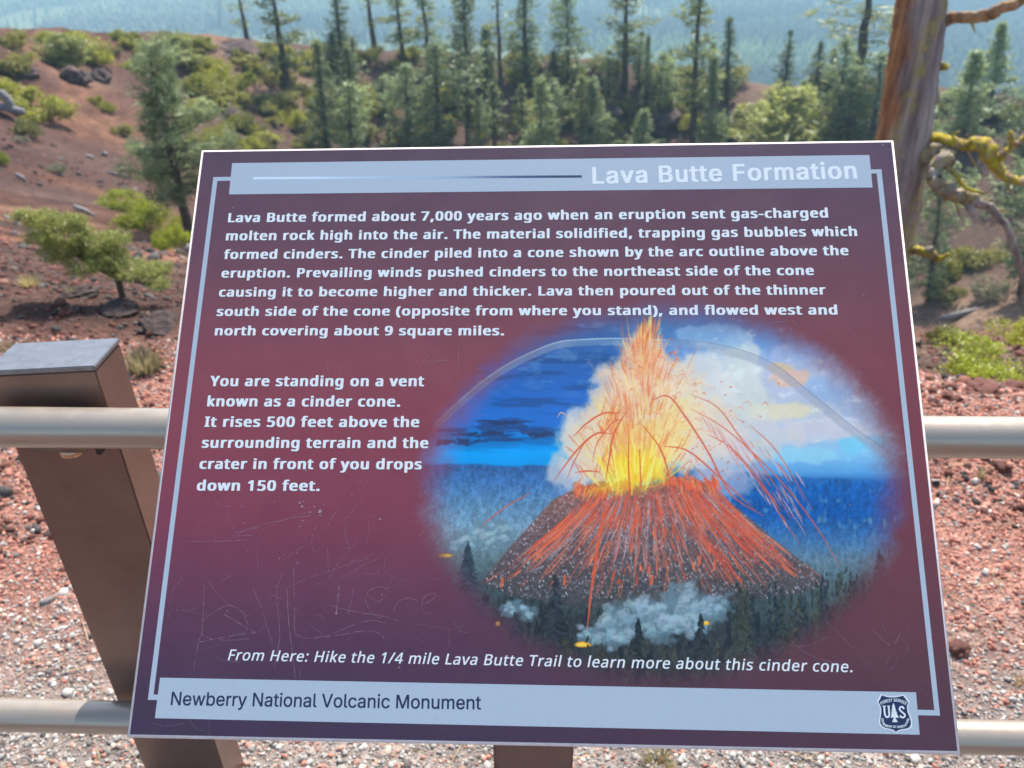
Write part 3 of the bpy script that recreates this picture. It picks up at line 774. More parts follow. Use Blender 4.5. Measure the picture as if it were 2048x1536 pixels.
# --- lettering: outlines of the letters used, as triangles (units: 1/1000 em)
# outlines of the letters used: advance, then pieces, each an outer loop and its holes (x, y in 1/1000 em)
LETTERS = {
 'N': {
  ' ': [209, []],
  '(': [241, [[[32, 220, 33, 252, 35, 285, 39, 317, 45, 348, 52, 379, 60, 409, 71, 439, 83, 468, 97, 495, 113, 522, 131, 548, 150, 573, 217, 573, 190, 534, 167, 493, 148, 451, 132, 407, 119, 361, 111, 315, 105, 268, 103, 221, 104, 190, 107, 159, 111, 128, 116, 98, 123, 68, 132, 38, 142, 9, 154, -20, 167, -48, 182, -75, 198, -101, 216, -127, 150, -127, 131, -103, 113, -77, 97, -51, 83, -24, 71, 5, 60, 34, 52, 63, 45, 94, 39, 125, 35, 156, 33, 188]]]],
  ')': [241, [[[209, 220, 208, 188, 205, 156, 202, 125, 196, 94, 189, 63, 180, 34, 170, 5, 158, -24, 144, -51, 128, -77, 110, -103, 91, -127, 25, -127, 43, -101, 59, -75, 73, -48, 87, -20, 98, 9, 108, 38, 117, 68, 124, 98, 130, 128, 134, 159, 136, 190, 137, 221, 136, 252, 134, 283, 130, 315, 124, 346, 117, 376, 108, 406, 98, 436, 87, 465, 73, 493, 59, 521, 42, 547, 24, 573, 91, 573, 110, 548, 128, 522, 144, 495, 158, 468, 170, 439, 180, 409, 189, 379, 196, 348, 202, 317, 205, 285, 208, 252]]]],
  ',': [215, [[[154, 84, 136, 23, 111, -42, 85, -103, 33, -103, 49, -38, 63, 31, 73, 93, 148, 93]]]],
  '-': [258, [[[32, 184, 32, 246, 226, 246, 226, 184]]]],
  '.': [215, [[[58, 43, 59, 57, 61, 69, 66, 78, 72, 85, 80, 90, 88, 94, 97, 96, 107, 97, 117, 96, 126, 94, 135, 90, 142, 85, 149, 78, 153, 69, 156, 57, 157, 43, 156, 30, 153, 18, 149, 9, 142, 2, 135, -4, 126, -8, 117, -10, 107, -11, 97, -10, 88, -8, 80, -4, 72, 2, 66, 9, 61, 18, 59, 30]]]],
  '/': [298, [[[290, 573, 77, 0, 8, 0, 221, 573]]]],
  '0': [459, [[[419, 287, 409, 163, 403, 137, 395, 112, 386, 90, 376, 70, 363, 52, 349, 37, 334, 23, 316, 12, 297, 3, 276, -3, 253, -7, 229, -8, 198, -6, 170, 1, 145, 12, 122, 27, 103, 47, 86, 70, 71, 98, 60, 129, 51, 163, 44, 201, 41, 243, 39, 287, 40, 332, 44, 373, 50, 411, 58, 446, 69, 477, 83, 504, 99, 527, 119, 547, 141, 562, 167, 573, 196, 579, 229, 581, 259, 579, 287, 573, 313, 562, 335, 547, 355, 527, 372, 504, 387, 477, 399, 446, 408, 411, 414, 373, 418, 332], [110, 287, 111, 249, 113, 215, 116, 184, 121, 156, 128, 132, 137, 111, 147, 93, 159, 78, 173, 67, 190, 59, 208, 54, 229, 52, 249, 54, 268, 59, 284, 67, 298, 78, 310, 92, 320, 110, 329, 131, 336, 156, 341, 184, 345, 215, 347, 249, 348, 287, 347, 325, 345, 359, 341, 390, 336, 417, 329, 442, 320, 463, 310, 481, 298, 495, 284, 507, 268, 515, 249, 520, 229, 521, 208, 520, 190, 515, 173, 507, 159, 495, 147, 481, 137, 463, 128, 442, 121, 417, 116, 390, 113, 359, 111, 325]]]],
  '1': [459, [[[285, 0, 216, 0, 216, 400, 216, 439, 217, 470, 219, 499, 196, 477, 169, 455, 108, 405, 71, 452, 226, 573, 285, 573]]]],
  '4': [459, [[[443, 130, 359, 130, 359, 0, 291, 0, 291, 130, 17, 130, 17, 190, 286, 576, 359, 576, 359, 193, 443, 193], [291, 374, 291, 412, 293, 444, 294, 474, 295, 500, 292, 500, 276, 468, 257, 438, 86, 193, 291, 193]]]],
  '5': [459, [[[221, 351, 249, 350, 275, 346, 300, 340, 322, 331, 343, 320, 361, 307, 376, 291, 389, 274, 400, 254, 407, 232, 412, 209, 413, 183, 411, 154, 407, 128, 399, 103, 387, 81, 373, 60, 356, 43, 336, 28, 314, 15, 289, 5, 261, -2, 231, -7, 199, -8, 116, 0, 51, 23, 51, 90, 121, 62, 200, 52, 220, 53, 239, 55, 257, 60, 274, 65, 289, 73, 302, 82, 313, 93, 323, 106, 331, 121, 336, 137, 340, 156, 341, 176, 339, 202, 332, 225, 321, 245, 306, 262, 287, 275, 262, 284, 232, 290, 197, 292, 146, 288, 99, 280, 64, 302, 86, 573, 373, 573, 373, 508, 146, 508, 132, 342, 169, 348]]]],
  '7': [459, [[[109, 0, 344, 508, 35, 508, 35, 573, 419, 573, 419, 518, 187, 0]]]],
  '9': [459, [[[417, 328, 410, 231, 387, 139, 377, 118, 366, 99, 354, 80, 340, 63, 324, 47, 306, 33, 286, 21, 265, 11, 241, 3, 214, -3, 185, -7, 154, -8, 117, -6, 82, 0, 82, 60, 115, 53, 152, 50, 179, 51, 204, 54, 226, 60, 245, 68, 262, 78, 278, 90, 291, 103, 303, 118, 313, 135, 322, 153, 329, 172, 334, 192, 346, 281, 341, 281, 310, 247, 266, 223, 204, 214, 181, 215, 158, 219, 138, 226, 118, 235, 101, 246, 85, 260, 72, 275, 61, 294, 52, 314, 45, 336, 41, 361, 40, 387, 42, 416, 46, 443, 53, 468, 63, 491, 76, 511, 90, 529, 107, 544, 127, 557, 148, 568, 171, 575, 196, 579, 223, 581, 243, 580, 262, 577, 281, 572, 299, 565, 316, 556, 332, 545, 347, 533, 361, 518, 373, 501, 384, 483, 394, 462, 402, 439, 409, 415, 413, 388, 416, 359], [223, 521, 199, 519, 178, 513, 159, 503, 142, 488, 128, 470, 118, 447, 112, 420, 110, 388, 112, 362, 117, 339, 125, 318, 137, 301, 152, 287, 171, 277, 193, 271, 220, 269, 238, 270, 256, 273, 272, 278, 286, 285, 300, 293, 311, 303, 321, 313, 330, 325, 337, 337, 342, 349, 345, 362, 346, 374, 338, 426, 315, 474, 277, 508, 265, 514, 252, 518, 238, 520]]]],
  ':': [215, [[[58, 43, 59, 57, 61, 69, 66, 78, 72, 85, 80, 90, 88, 94, 97, 96, 107, 97, 117, 96, 126, 94, 135, 90, 142, 85, 149, 78, 153, 69, 156, 57, 157, 43, 156, 30, 153, 18, 149, 9, 142, 2, 135, -4, 126, -8, 117, -10, 107, -11, 97, -10, 88, -8, 80, -4, 72, 2, 66, 9, 61, 18, 59, 30]], [[58, 387, 59, 401, 61, 412, 66, 422, 72, 429, 80, 434, 88, 438, 97, 440, 107, 441, 117, 440, 126, 438, 135, 434, 142, 429, 149, 422, 153, 412, 156, 401, 157, 387, 156, 373, 153, 362, 149, 352, 142, 345, 135, 339, 126, 335, 117, 333, 107, 332, 97, 333, 88, 335, 80, 339, 72, 345, 66, 352, 61, 362, 59, 373]]]],
  'B': [521, [[[241, 573, 292, 571, 336, 565, 373, 555, 404, 541, 428, 522, 445, 497, 455, 467, 459, 431, 458, 414, 456, 399, 452, 384, 446, 371, 439, 358, 431, 347, 421, 337, 409, 328, 396, 320, 382, 313, 367, 308, 350, 304, 350, 300, 415, 279, 429, 271, 441, 261, 452, 249, 461, 236, 468, 221, 474, 203, 477, 184, 478, 163, 476, 138, 472, 115, 464, 93, 454, 74, 441, 57, 425, 42, 406, 29, 385, 19, 362, 11, 337, 5, 309, 1, 279, 0, 78, 0, 78, 573], [256, 329, 290, 330, 318, 335, 340, 342, 357, 352, 369, 366, 377, 382, 382, 401, 384, 423, 382, 445, 376, 463, 365, 478, 351, 490, 332, 499, 308, 506, 279, 510, 245, 511, 150, 511, 150, 329], [150, 269, 150, 61, 265, 61, 301, 63, 330, 68, 354, 78, 371, 91, 384, 107, 394, 125, 399, 145, 401, 168, 400, 183, 398, 197, 394, 210, 388, 221, 380, 232, 370, 241, 358, 249, 344, 256, 327, 262, 307, 266, 285, 268, 260, 269]]]],
  'F': [416, [[[150, 0, 78, 0, 78, 573, 398, 573, 398, 509, 150, 509, 150, 306, 383, 306, 383, 243, 150, 243]]]],
  'H': [594, [[[516, 0, 443, 0, 443, 267, 150, 267, 150, 0, 78, 0, 78, 573, 150, 573, 150, 330, 443, 330, 443, 573, 516, 573]]]],
  'I': [272, [[[239, 0, 32, 0, 32, 42, 99, 57, 99, 515, 32, 531, 32, 573, 239, 573, 239, 531, 172, 515, 172, 57, 239, 42]]]],
  'L': [420, [[[78, 0, 78, 573, 150, 573, 150, 64, 400, 64, 400, 0]]]],
  'P': [485, [[[229, 573, 282, 570, 326, 562, 363, 548, 393, 528, 415, 504, 431, 475, 441, 442, 444, 404, 433, 336, 426, 321, 417, 306, 407, 292, 395, 278, 380, 266, 364, 255, 345, 246, 324, 238, 301, 231, 275, 227, 247, 224, 216, 223, 150, 223, 150, 0, 78, 0, 78, 573], [223, 511, 150, 511, 150, 285, 208, 285, 234, 285, 258, 288, 279, 291, 298, 296, 315, 303, 330, 311, 342, 322, 352, 334, 360, 347, 365, 363, 369, 381, 370, 401, 367, 427, 361, 449, 350, 468, 334, 484, 314, 495, 289, 504, 258, 509]]]],
  'T': [446, [[[259, 0, 187, 0, 187, 509, 8, 509, 8, 573, 437, 573, 437, 509, 259, 509]]]],
  'Y': [454, [[[227, 291, 376, 573, 454, 573, 263, 222, 263, 0, 191, 0, 191, 219, 0, 573, 79, 573]]]],
  'a': [450, [[[231, 437, 268, 435, 299, 428, 326, 418, 347, 403, 364, 383, 376, 358, 383, 328, 385, 293, 385, 0, 334, 0, 320, 61, 317, 61, 279, 22, 234, -1, 172, -8, 154, -7, 136, -5, 119, 0, 103, 6, 88, 13, 75, 23, 64, 34, 55, 48, 47, 63, 41, 80, 38, 99, 37, 119, 40, 150, 50, 176, 65, 199, 87, 219, 116, 234, 152, 245, 194, 253, 243, 257, 316, 259, 316, 285, 315, 309, 310, 330, 303, 347, 293, 359, 280, 368, 265, 375, 247, 379, 227, 380, 163, 370, 106, 347, 84, 400, 151, 426], [252, 208, 215, 205, 184, 200, 159, 192, 141, 182, 127, 170, 118, 155, 112, 138, 110, 119, 111, 102, 115, 87, 122, 75, 132, 66, 144, 58, 157, 53, 172, 50, 188, 49, 215, 51, 238, 56, 260, 66, 279, 79, 295, 96, 306, 117, 313, 142, 315, 172, 315, 210]]]],
  'b': [493, [[[139, 461, 138, 410, 135, 373, 139, 373, 149, 386, 161, 398, 174, 409, 189, 419, 206, 427, 226, 432, 248, 436, 272, 437, 310, 434, 344, 423, 374, 406, 401, 381, 422, 350, 437, 312, 446, 267, 449, 215, 448, 180, 444, 147, 437, 118, 427, 91, 415, 68, 400, 48, 384, 31, 365, 17, 344, 6, 322, -2, 298, -6, 272, -8, 248, -7, 226, -3, 206, 2, 189, 10, 174, 20, 161, 31, 149, 42, 139, 55, 133, 55, 119, 0, 68, 0, 68, 609, 139, 609], [260, 379, 238, 377, 219, 374, 202, 369, 188, 361, 175, 351, 165, 339, 157, 325, 150, 308, 145, 289, 142, 268, 139, 244, 139, 217, 139, 214, 140, 177, 145, 144, 153, 116, 165, 93, 181, 74, 202, 61, 229, 53, 261, 51, 288, 53, 312, 61, 332, 74, 348, 93, 360, 117, 369, 145, 374, 178, 376, 216, 374, 254, 369, 287, 360, 315, 348, 338, 331, 356, 311, 368, 288, 376]]]],
  'c': [385, [[[241, -8, 213, -7, 187, -2, 162, 5, 139, 15, 118, 28, 99, 45, 83, 65, 69, 87, 58, 114, 50, 143, 46, 176, 44, 213, 46, 250, 51, 284, 59, 315, 71, 342, 85, 365, 102, 385, 121, 401, 142, 415, 166, 425, 191, 432, 217, 436, 245, 438, 309, 431, 358, 415, 337, 356, 292, 370, 244, 376, 223, 375, 204, 371, 187, 366, 172, 358, 159, 347, 148, 335, 138, 320, 131, 303, 125, 284, 120, 263, 118, 239, 117, 213, 118, 189, 120, 166, 125, 145, 131, 126, 138, 109, 148, 94, 159, 82, 172, 71, 186, 63, 202, 58, 220, 54, 240, 53, 302, 60, 351, 78, 351, 15, 304, -2]]]],
  'd': [493, [[[221, -8, 182, -5, 148, 6, 118, 23, 92, 48, 71, 79, 56, 117, 47, 162, 44, 214, 47, 266, 56, 311, 71, 350, 93, 381, 119, 406, 149, 424, 183, 434, 221, 438, 280, 429, 323, 407, 354, 374, 359, 374, 356, 405, 354, 438, 354, 609, 425, 609, 425, 0, 368, 0, 358, 58, 354, 58, 323, 24, 279, 1], [232, 51, 263, 53, 290, 60, 311, 71, 328, 88, 340, 109, 348, 135, 354, 165, 355, 200, 355, 213, 354, 251, 349, 284, 340, 313, 329, 336, 313, 355, 291, 369, 264, 377, 231, 379, 204, 376, 181, 368, 162, 354, 146, 334, 133, 309, 124, 281, 119, 249, 117, 213, 119, 176, 124, 144, 133, 116, 146, 93, 162, 74, 181, 61, 205, 53]]]],
  'e': [452, [[[234, 438, 261, 436, 286, 432, 308, 424, 329, 414, 348, 401, 364, 385, 378, 367, 390, 346, 399, 323, 406, 299, 410, 272, 411, 244, 411, 201, 117, 201, 120, 167, 127, 137, 139, 111, 154, 90, 174, 74, 197, 62, 224, 55, 254, 52, 327, 60, 392, 82, 392, 20, 327, -1, 251, -8, 221, -6, 194, -2, 167, 6, 143, 17, 121, 31, 101, 48, 85, 68, 70, 91, 59, 117, 51, 146, 46, 177, 44, 212, 46, 246, 50, 277, 57, 306, 68, 333, 81, 357, 96, 378, 114, 395, 134, 411, 157, 423, 181, 431, 207, 436], [233, 380, 209, 378, 188, 372, 170, 362, 154, 348, 140, 330, 130, 309, 123, 285, 119, 257, 338, 257, 337, 275, 335, 292, 331, 307, 326, 322, 320, 334, 312, 346, 303, 356, 292, 364, 280, 371, 266, 376, 251, 379]]]],
  'f': [276, [[[266, 375, 158, 375, 158, 0, 87, 0, 87, 375, 12, 375, 12, 408, 87, 432, 87, 457, 88, 483, 92, 507, 97, 528, 104, 547, 113, 563, 124, 577, 137, 588, 152, 597, 168, 604, 186, 609, 206, 612, 227, 613, 274, 609, 310, 599, 292, 544, 262, 552, 228, 556, 211, 554, 197, 550, 185, 542, 175, 532, 168, 519, 162, 502, 159, 481, 158, 458, 158, 430, 266, 430]]]],
  'g': [493, [[[221, 438, 241, 437, 261, 434, 280, 429, 297, 422, 314, 413, 329, 402, 343, 388, 355, 373, 359, 373, 369, 430, 425, 430, 425, -7, 424, -36, 420, -63, 413, -88, 404, -109, 392, -129, 378, -146, 361, -160, 341, -172, 318, -181, 293, -187, 264, -191, 233, -192, 147, -186, 78, -165, 78, -100, 149, -125, 237, -134, 263, -132, 286, -126, 306, -116, 324, -101, 337, -84, 347, -63, 353, -39, 355, -13, 355, 4, 356, 32, 358, 57, 354, 57, 343, 42, 329, 28, 315, 17, 299, 8, 281, 1, 263, -4, 243, -7, 221, -8, 182, -4, 147, 7, 117, 25, 91, 51, 70, 83, 56, 121, 47, 164, 44, 214, 47, 263, 56, 306, 70, 344, 91, 377, 117, 404, 147, 423, 181, 434], [230, 379, 213, 377, 197, 374, 182, 368, 169, 359, 157, 349, 147, 336, 138, 320, 130, 303, 125, 284, 120, 262, 118, 239, 117, 213, 119, 176, 124, 143, 134, 115, 146, 92, 163, 73, 182, 60, 205, 52, 232, 50, 288, 58, 299, 63, 309, 69, 318, 76, 326, 85, 349, 131, 356, 197, 356, 214, 355, 242, 353, 267, 349, 289, 343, 309, 335, 326, 326, 340, 315, 352, 302, 362, 287, 369, 270, 374, 251, 377]]]],
  'h': [496, [[[139, 431, 138, 399, 135, 370, 140, 370, 174, 407, 221, 429, 273, 437, 298, 436, 321, 433, 342, 428, 360, 421, 377, 411, 391, 400, 403, 386, 413, 370, 421, 351, 426, 330, 430, 306, 431, 280, 431, 0, 361, 0, 361, 275, 359, 299, 355, 321, 348, 338, 338, 353, 324, 364, 308, 372, 288, 377, 265, 379, 242, 377, 222, 374, 204, 368, 189, 360, 177, 350, 166, 338, 157, 324, 150, 308, 145, 289, 142, 269, 139, 246, 139, 222, 139, 0, 68, 0, 68, 609, 139, 609]]]],
  'i': [207, [[[139, 430, 139, 0, 68, 0, 68, 430]], [[104, 591, 133, 580, 138, 574, 142, 566, 144, 557, 145, 546, 144, 536, 142, 526, 138, 519, 133, 512, 104, 501, 96, 502, 88, 504, 81, 508, 75, 512, 69, 519, 66, 526, 63, 536, 63, 546, 63, 557, 66, 566, 69, 574, 75, 580, 81, 585, 88, 588, 96, 590]]]],
  'k': [428, [[[138, 291, 137, 257, 135, 221, 138, 221, 152, 240, 172, 264, 189, 285, 326, 430, 409, 430, 235, 246, 421, 0, 336, 0, 187, 200, 138, 158, 138, 0, 68, 0, 68, 609, 138, 609]]]],
  'l': [207, [[[139, 0, 68, 0, 68, 609, 139, 609]]]],
  'm': [750, [[[540, 438, 574, 436, 603, 429, 628, 417, 649, 401, 665, 379, 676, 352, 683, 319, 685, 280, 685, 0, 615, 0, 615, 277, 614, 300, 610, 321, 603, 338, 594, 353, 582, 364, 567, 372, 549, 377, 528, 379, 499, 376, 474, 369, 454, 358, 438, 342, 426, 322, 418, 298, 413, 270, 411, 237, 411, 0, 342, 0, 342, 277, 332, 333, 327, 344, 320, 353, 312, 361, 303, 367, 293, 372, 281, 376, 268, 378, 253, 379, 233, 377, 215, 374, 199, 368, 185, 360, 174, 350, 164, 338, 156, 324, 150, 308, 145, 290, 141, 269, 139, 247, 139, 223, 139, 0, 68, 0, 68, 430, 125, 430, 136, 371, 140, 371, 173, 409, 217, 431, 266, 438, 290, 437, 312, 433, 332, 428, 349, 420, 365, 410, 378, 398, 389, 383, 398, 366, 402, 366, 414, 383, 427, 398, 443, 410, 461, 420, 480, 428, 499, 433, 519, 437]]]],
  'n': [496, [[[275, 438, 311, 436, 343, 429, 369, 417, 391, 401, 409, 379, 421, 352, 428, 319, 431, 280, 431, 0, 361, 0, 361, 275, 359, 299, 355, 321, 348, 338, 338, 353, 324, 364, 308, 372, 288, 377, 265, 379, 232, 376, 204, 368, 182, 356, 166, 338, 154, 316, 146, 289, 140, 258, 139, 223, 139, 0, 68, 0, 68, 430, 125, 430, 136, 371, 140, 371, 175, 409, 222, 431]]]],
  'o': [485, [[[442, 216, 441, 190, 438, 165, 434, 142, 428, 121, 420, 101, 411, 82, 400, 66, 388, 51, 374, 37, 359, 25, 342, 15, 324, 7, 305, 0, 285, -4, 264, -7, 241, -8, 221, -7, 200, -4, 181, 0, 163, 7, 145, 15, 129, 25, 114, 37, 100, 51, 88, 66, 77, 82, 67, 101, 59, 121, 52, 142, 48, 165, 45, 190, 44, 216, 46, 250, 50, 282, 58, 310, 68, 336, 81, 360, 97, 380, 116, 397, 137, 412, 161, 423, 186, 431, 214, 436, 244, 438, 272, 436, 299, 431, 324, 423, 347, 412, 368, 397, 387, 380, 403, 360, 417, 336, 428, 310, 436, 282, 440, 250], [117, 216, 118, 191, 120, 169, 125, 147, 130, 128, 138, 110, 147, 95, 159, 82, 172, 71, 187, 62, 203, 56, 222, 52, 243, 51, 264, 52, 282, 56, 299, 62, 314, 71, 327, 82, 339, 95, 348, 110, 356, 128, 361, 147, 366, 169, 368, 191, 369, 216, 368, 240, 365, 263, 361, 284, 355, 303, 348, 320, 338, 335, 327, 348, 314, 359, 299, 367, 282, 374, 263, 377, 242, 379, 212, 376, 185, 368, 164, 354, 147, 335, 134, 311, 124, 284, 119, 252]]]],
  'p': [493, [[[273, 438, 310, 434, 344, 424, 374, 407, 401, 383, 422, 351, 437, 313, 446, 268, 449, 216, 448, 181, 444, 148, 437, 119, 427, 93, 415, 69, 401, 49, 384, 31, 365, 17, 345, 6, 322, -2, 298, -6, 272, -8, 213, 1, 170, 24, 139, 55, 134, 55, 137, 20, 139, -16, 139, -192, 68, -192, 68, 430, 126, 430, 136, 371, 139, 371, 170, 405, 213, 429], [260, 379, 239, 377, 221, 374, 204, 369, 190, 362, 178, 353, 167, 342, 158, 328, 152, 313, 146, 295, 142, 275, 140, 254, 139, 229, 139, 216, 139, 190, 142, 167, 145, 145, 150, 126, 157, 109, 165, 93, 176, 80, 188, 70, 203, 61, 220, 55, 239, 52, 261, 51, 280, 52, 297, 56, 312, 63, 326, 72, 338, 84, 348, 98, 357, 113, 364, 131, 369, 150, 373, 171, 375, 193, 376, 217, 374, 252, 369, 283, 360, 310, 348, 334, 331, 354, 311, 367, 288, 376]]]],
  'q': [493, [[[354, -9, 355, 25, 358, 58, 354, 58, 344, 45, 332, 32, 318, 21, 303, 11, 285, 3, 266, -3, 243, -7, 219, -8, 182, -5, 148, 6, 119, 23, 93, 48, 71, 79, 56, 117, 47, 162, 44, 214, 46, 249, 50, 282, 57, 311, 67, 338, 79, 361, 93, 381, 110, 398, 129, 413, 150, 424, 172, 432, 196, 436, 221, 438, 245, 437, 267, 433, 287, 427, 304, 419, 319, 408, 333, 397, 345, 385, 355, 371, 358, 371, 369, 430, 425, 430, 425, -192, 354, -192], [233, 51, 254, 52, 272, 55, 289, 60, 304, 67, 316, 76, 327, 87, 335, 100, 342, 116, 348, 134, 352, 153, 354, 175, 355, 199, 355, 213, 354, 252, 348, 285, 340, 314, 328, 337, 312, 356, 290, 369, 263, 377, 231, 379, 204, 376, 181, 368, 161, 354, 145, 334, 133, 309, 124, 281, 119, 249, 117, 213, 119, 176, 124, 145, 133, 117, 146, 93, 162, 75, 182, 61, 205, 53]]]],
  'r': [331, [[[269, 438, 295, 437, 319, 433, 310, 368, 287, 372, 264, 374, 217, 363, 176, 334, 149, 289, 139, 229, 139, 0, 68, 0, 68, 430, 126, 430, 134, 351, 137, 351, 170, 395, 214, 426, 227, 431, 240, 435, 254, 437]]]],
  's': [384, [[[348, 119, 347, 99, 343, 80, 336, 64, 327, 49, 316, 36, 302, 24, 286, 14, 268, 6, 248, 0, 226, -4, 202, -7, 176, -8, 99, -1, 42, 19, 42, 83, 104, 60, 178, 49, 203, 50, 224, 53, 242, 59, 256, 66, 266, 76, 274, 86, 278, 99, 280, 112, 271, 141, 239, 167, 174, 196, 103, 228, 89, 236, 76, 245, 66, 255, 57, 266, 50, 278, 45, 292, 42, 307, 41, 324, 44, 350, 52, 372, 66, 392, 85, 408, 109, 421, 137, 430, 168, 436, 202, 438, 275, 430, 339, 409, 315, 353, 258, 372, 197, 380, 177, 379, 159, 377, 144, 372, 131, 366, 121, 358, 114, 350, 110, 339, 108, 328, 119, 298, 154, 274, 219, 246, 289, 215, 302, 206, 314, 197, 324, 187, 333, 176, 339, 164, 344, 150, 347, 135]]]],
  't': [289, [[[212, 50, 245, 53, 272, 59, 272, 5, 240, -4, 200, -8, 183, -7, 167, -5, 152, -1, 138, 4, 124, 11, 112, 20, 101, 31, 91, 44, 84, 60, 78, 79, 75, 100, 74, 125, 74, 375, 13, 375, 13, 409, 75, 437, 103, 528, 144, 528, 144, 430, 269, 430, 269, 375, 144, 375, 144, 127, 146, 108, 149, 93, 155, 79, 163, 69, 173, 60, 185, 54, 198, 51]]]],
  'u': [496, [[[427, 430, 427, 0, 370, 0, 359, 57, 356, 57, 321, 20, 273, -1, 220, -8, 195, -7, 173, -4, 152, 1, 134, 8, 117, 18, 103, 29, 91, 43, 81, 59, 73, 78, 68, 99, 64, 122, 63, 148, 63, 430, 135, 430, 135, 153, 136, 129, 141, 108, 148, 91, 158, 76, 171, 65, 188, 57, 207, 52, 230, 51, 253, 52, 273, 55, 291, 61, 306, 69, 319, 79, 330, 91, 338, 105, 345, 121, 350, 140, 354, 160, 356, 182, 357, 206, 357, 430]]]],
  'v': [407, [[[163, 0, 0, 430, 75, 430, 167, 176, 180, 137, 193, 96, 201, 63, 204, 63, 214, 96, 227, 138, 241, 176, 332, 430, 407, 430, 244, 0]]]],
  'w': [630, [[[346, 243, 336, 276, 328, 308, 321, 335, 316, 357, 313, 357, 308, 335, 302, 307, 294, 275, 284, 242, 207, 1, 127, 1, 9, 431, 82, 431, 141, 201, 153, 154, 163, 109, 169, 73, 172, 73, 178, 97, 185, 128, 193, 160, 201, 188, 277, 431, 354, 431, 428, 188, 440, 149, 451, 109, 457, 74, 460, 74, 466, 108, 477, 153, 489, 201, 549, 431, 621, 431, 502, 1, 419, 1]]]],
  'y': [409, [[[1, 430, 76, 430, 169, 185, 184, 144, 196, 105, 205, 68, 209, 68, 224, 121, 245, 186, 333, 430, 409, 430, 224, -59, 188, -130, 177, -144, 165, -156, 152, -167, 138, -176, 123, -183, 106, -188, 87, -191, 67, -192, 34, -190, 9, -186, 9, -130, 30, -133, 56, -135, 99, -126, 130, -99, 152, -59, 174, -2]]]]},
 'I': {
  ' ': [188, []],
  'A': [480, [[[16, 0, 201, 509, 276, 509, 463, 0, 395, 0, 287, 302, 264, 372, 232, 478, 245, 478, 213, 371, 191, 302, 85, 0]], [[110, 142, 110, 199, 370, 199, 370, 142]]]],
  'B': [456, [[[60, 0, 60, 509, 241, 509, 266, 508, 289, 504, 310, 499, 329, 491, 345, 481, 359, 469, 371, 456, 381, 442, 388, 426, 394, 410, 397, 392, 398, 374, 397, 358, 395, 344, 392, 331, 387, 320, 356, 286, 315, 267, 315, 262, 327, 261, 339, 257, 351, 252, 363, 245, 374, 237, 385, 227, 394, 216, 402, 203, 409, 189, 414, 173, 417, 155, 418, 136, 417, 117, 413, 100, 408, 83, 400, 67, 390, 52, 377, 39, 362, 28, 344, 18, 324, 10, 301, 4, 275, 1, 247, 0], [125, 57, 245, 57, 272, 58, 296, 63, 315, 70, 330, 80, 341, 92, 349, 105, 354, 120, 355, 137, 355, 149, 352, 161, 348, 173, 342, 184, 335, 194, 327, 203, 317, 211, 306, 218, 293, 224, 279, 228, 264, 230, 248, 231, 125, 231], [125, 285, 238, 285, 288, 296, 299, 302, 308, 309, 316, 317, 323, 326, 329, 337, 333, 348, 335, 359, 336, 372, 334, 388, 330, 403, 323, 417, 313, 429, 299, 439, 283, 446, 263, 450, 240, 452, 125, 452]]]],
  'C': [510, [[[267, -7, 235, -5, 205, 1, 177, 11, 150, 25, 126, 42, 104, 63, 86, 88, 70, 115, 57, 146, 48, 179, 42, 215, 40, 254, 42, 293, 48, 329, 57, 362, 70, 393, 86, 421, 104, 445, 126, 466, 150, 484, 177, 498, 205, 508, 235, 514, 267, 516, 340, 504, 357, 498, 373, 490, 388, 481, 402, 471, 415, 460, 427, 447, 438, 433, 448, 418, 456, 402, 463, 385, 469, 367, 473, 348, 408, 348, 389, 395, 357, 428, 315, 449, 267, 456, 245, 454, 223, 450, 203, 443, 184, 432, 166, 419, 150, 403, 137, 385, 125, 364, 116, 340, 109, 314, 105, 285, 103, 254, 105, 223, 109, 194, 116, 168, 125, 145, 137, 123, 151, 105, 166, 89, 184, 76, 203, 66, 223, 59, 245, 54, 267, 53, 315, 60, 357, 81, 389, 114, 408, 160, 473, 160, 469, 142, 463, 124, 457, 107, 448, 91, 438, 76, 428, 62, 416, 49, 402, 38, 388, 28, 373, 19, 357, 11, 341, 5, 323, 0, 305, -4, 286, -6]]]],
  'D': [502, [[[219, 0, 96, 0, 96, 57, 215, 57, 244, 58, 272, 63, 296, 70, 318, 81, 337, 94, 354, 110, 368, 128, 379, 149, 388, 172, 394, 198, 398, 226, 399, 255, 398, 285, 394, 312, 388, 337, 379, 361, 368, 381, 354, 399, 338, 415, 320, 428, 299, 438, 275, 446, 249, 450, 221, 452, 93, 452, 93, 509, 225, 509, 261, 507, 294, 501, 325, 492, 353, 478, 377, 461, 399, 441, 418, 418, 433, 391, 446, 361, 455, 329, 460, 293, 462, 255, 460, 217, 455, 181, 446, 149, 433, 119, 417, 92, 398, 68, 376, 48, 351, 31, 322, 17, 291, 8, 256, 2]], [[125, 509, 125, 0, 60, 0, 60, 509]]]],
  'E': [419, [[[60, 0, 60, 509, 372, 509, 372, 452, 125, 452, 125, 286, 355, 286, 355, 229, 125, 229, 125, 57, 375, 57, 375, 0]]]],
  'F': [410, [[[60, 0, 60, 509, 369, 509, 369, 452, 125, 452, 125, 278, 346, 278, 346, 221, 125, 221, 125, 0]]]],
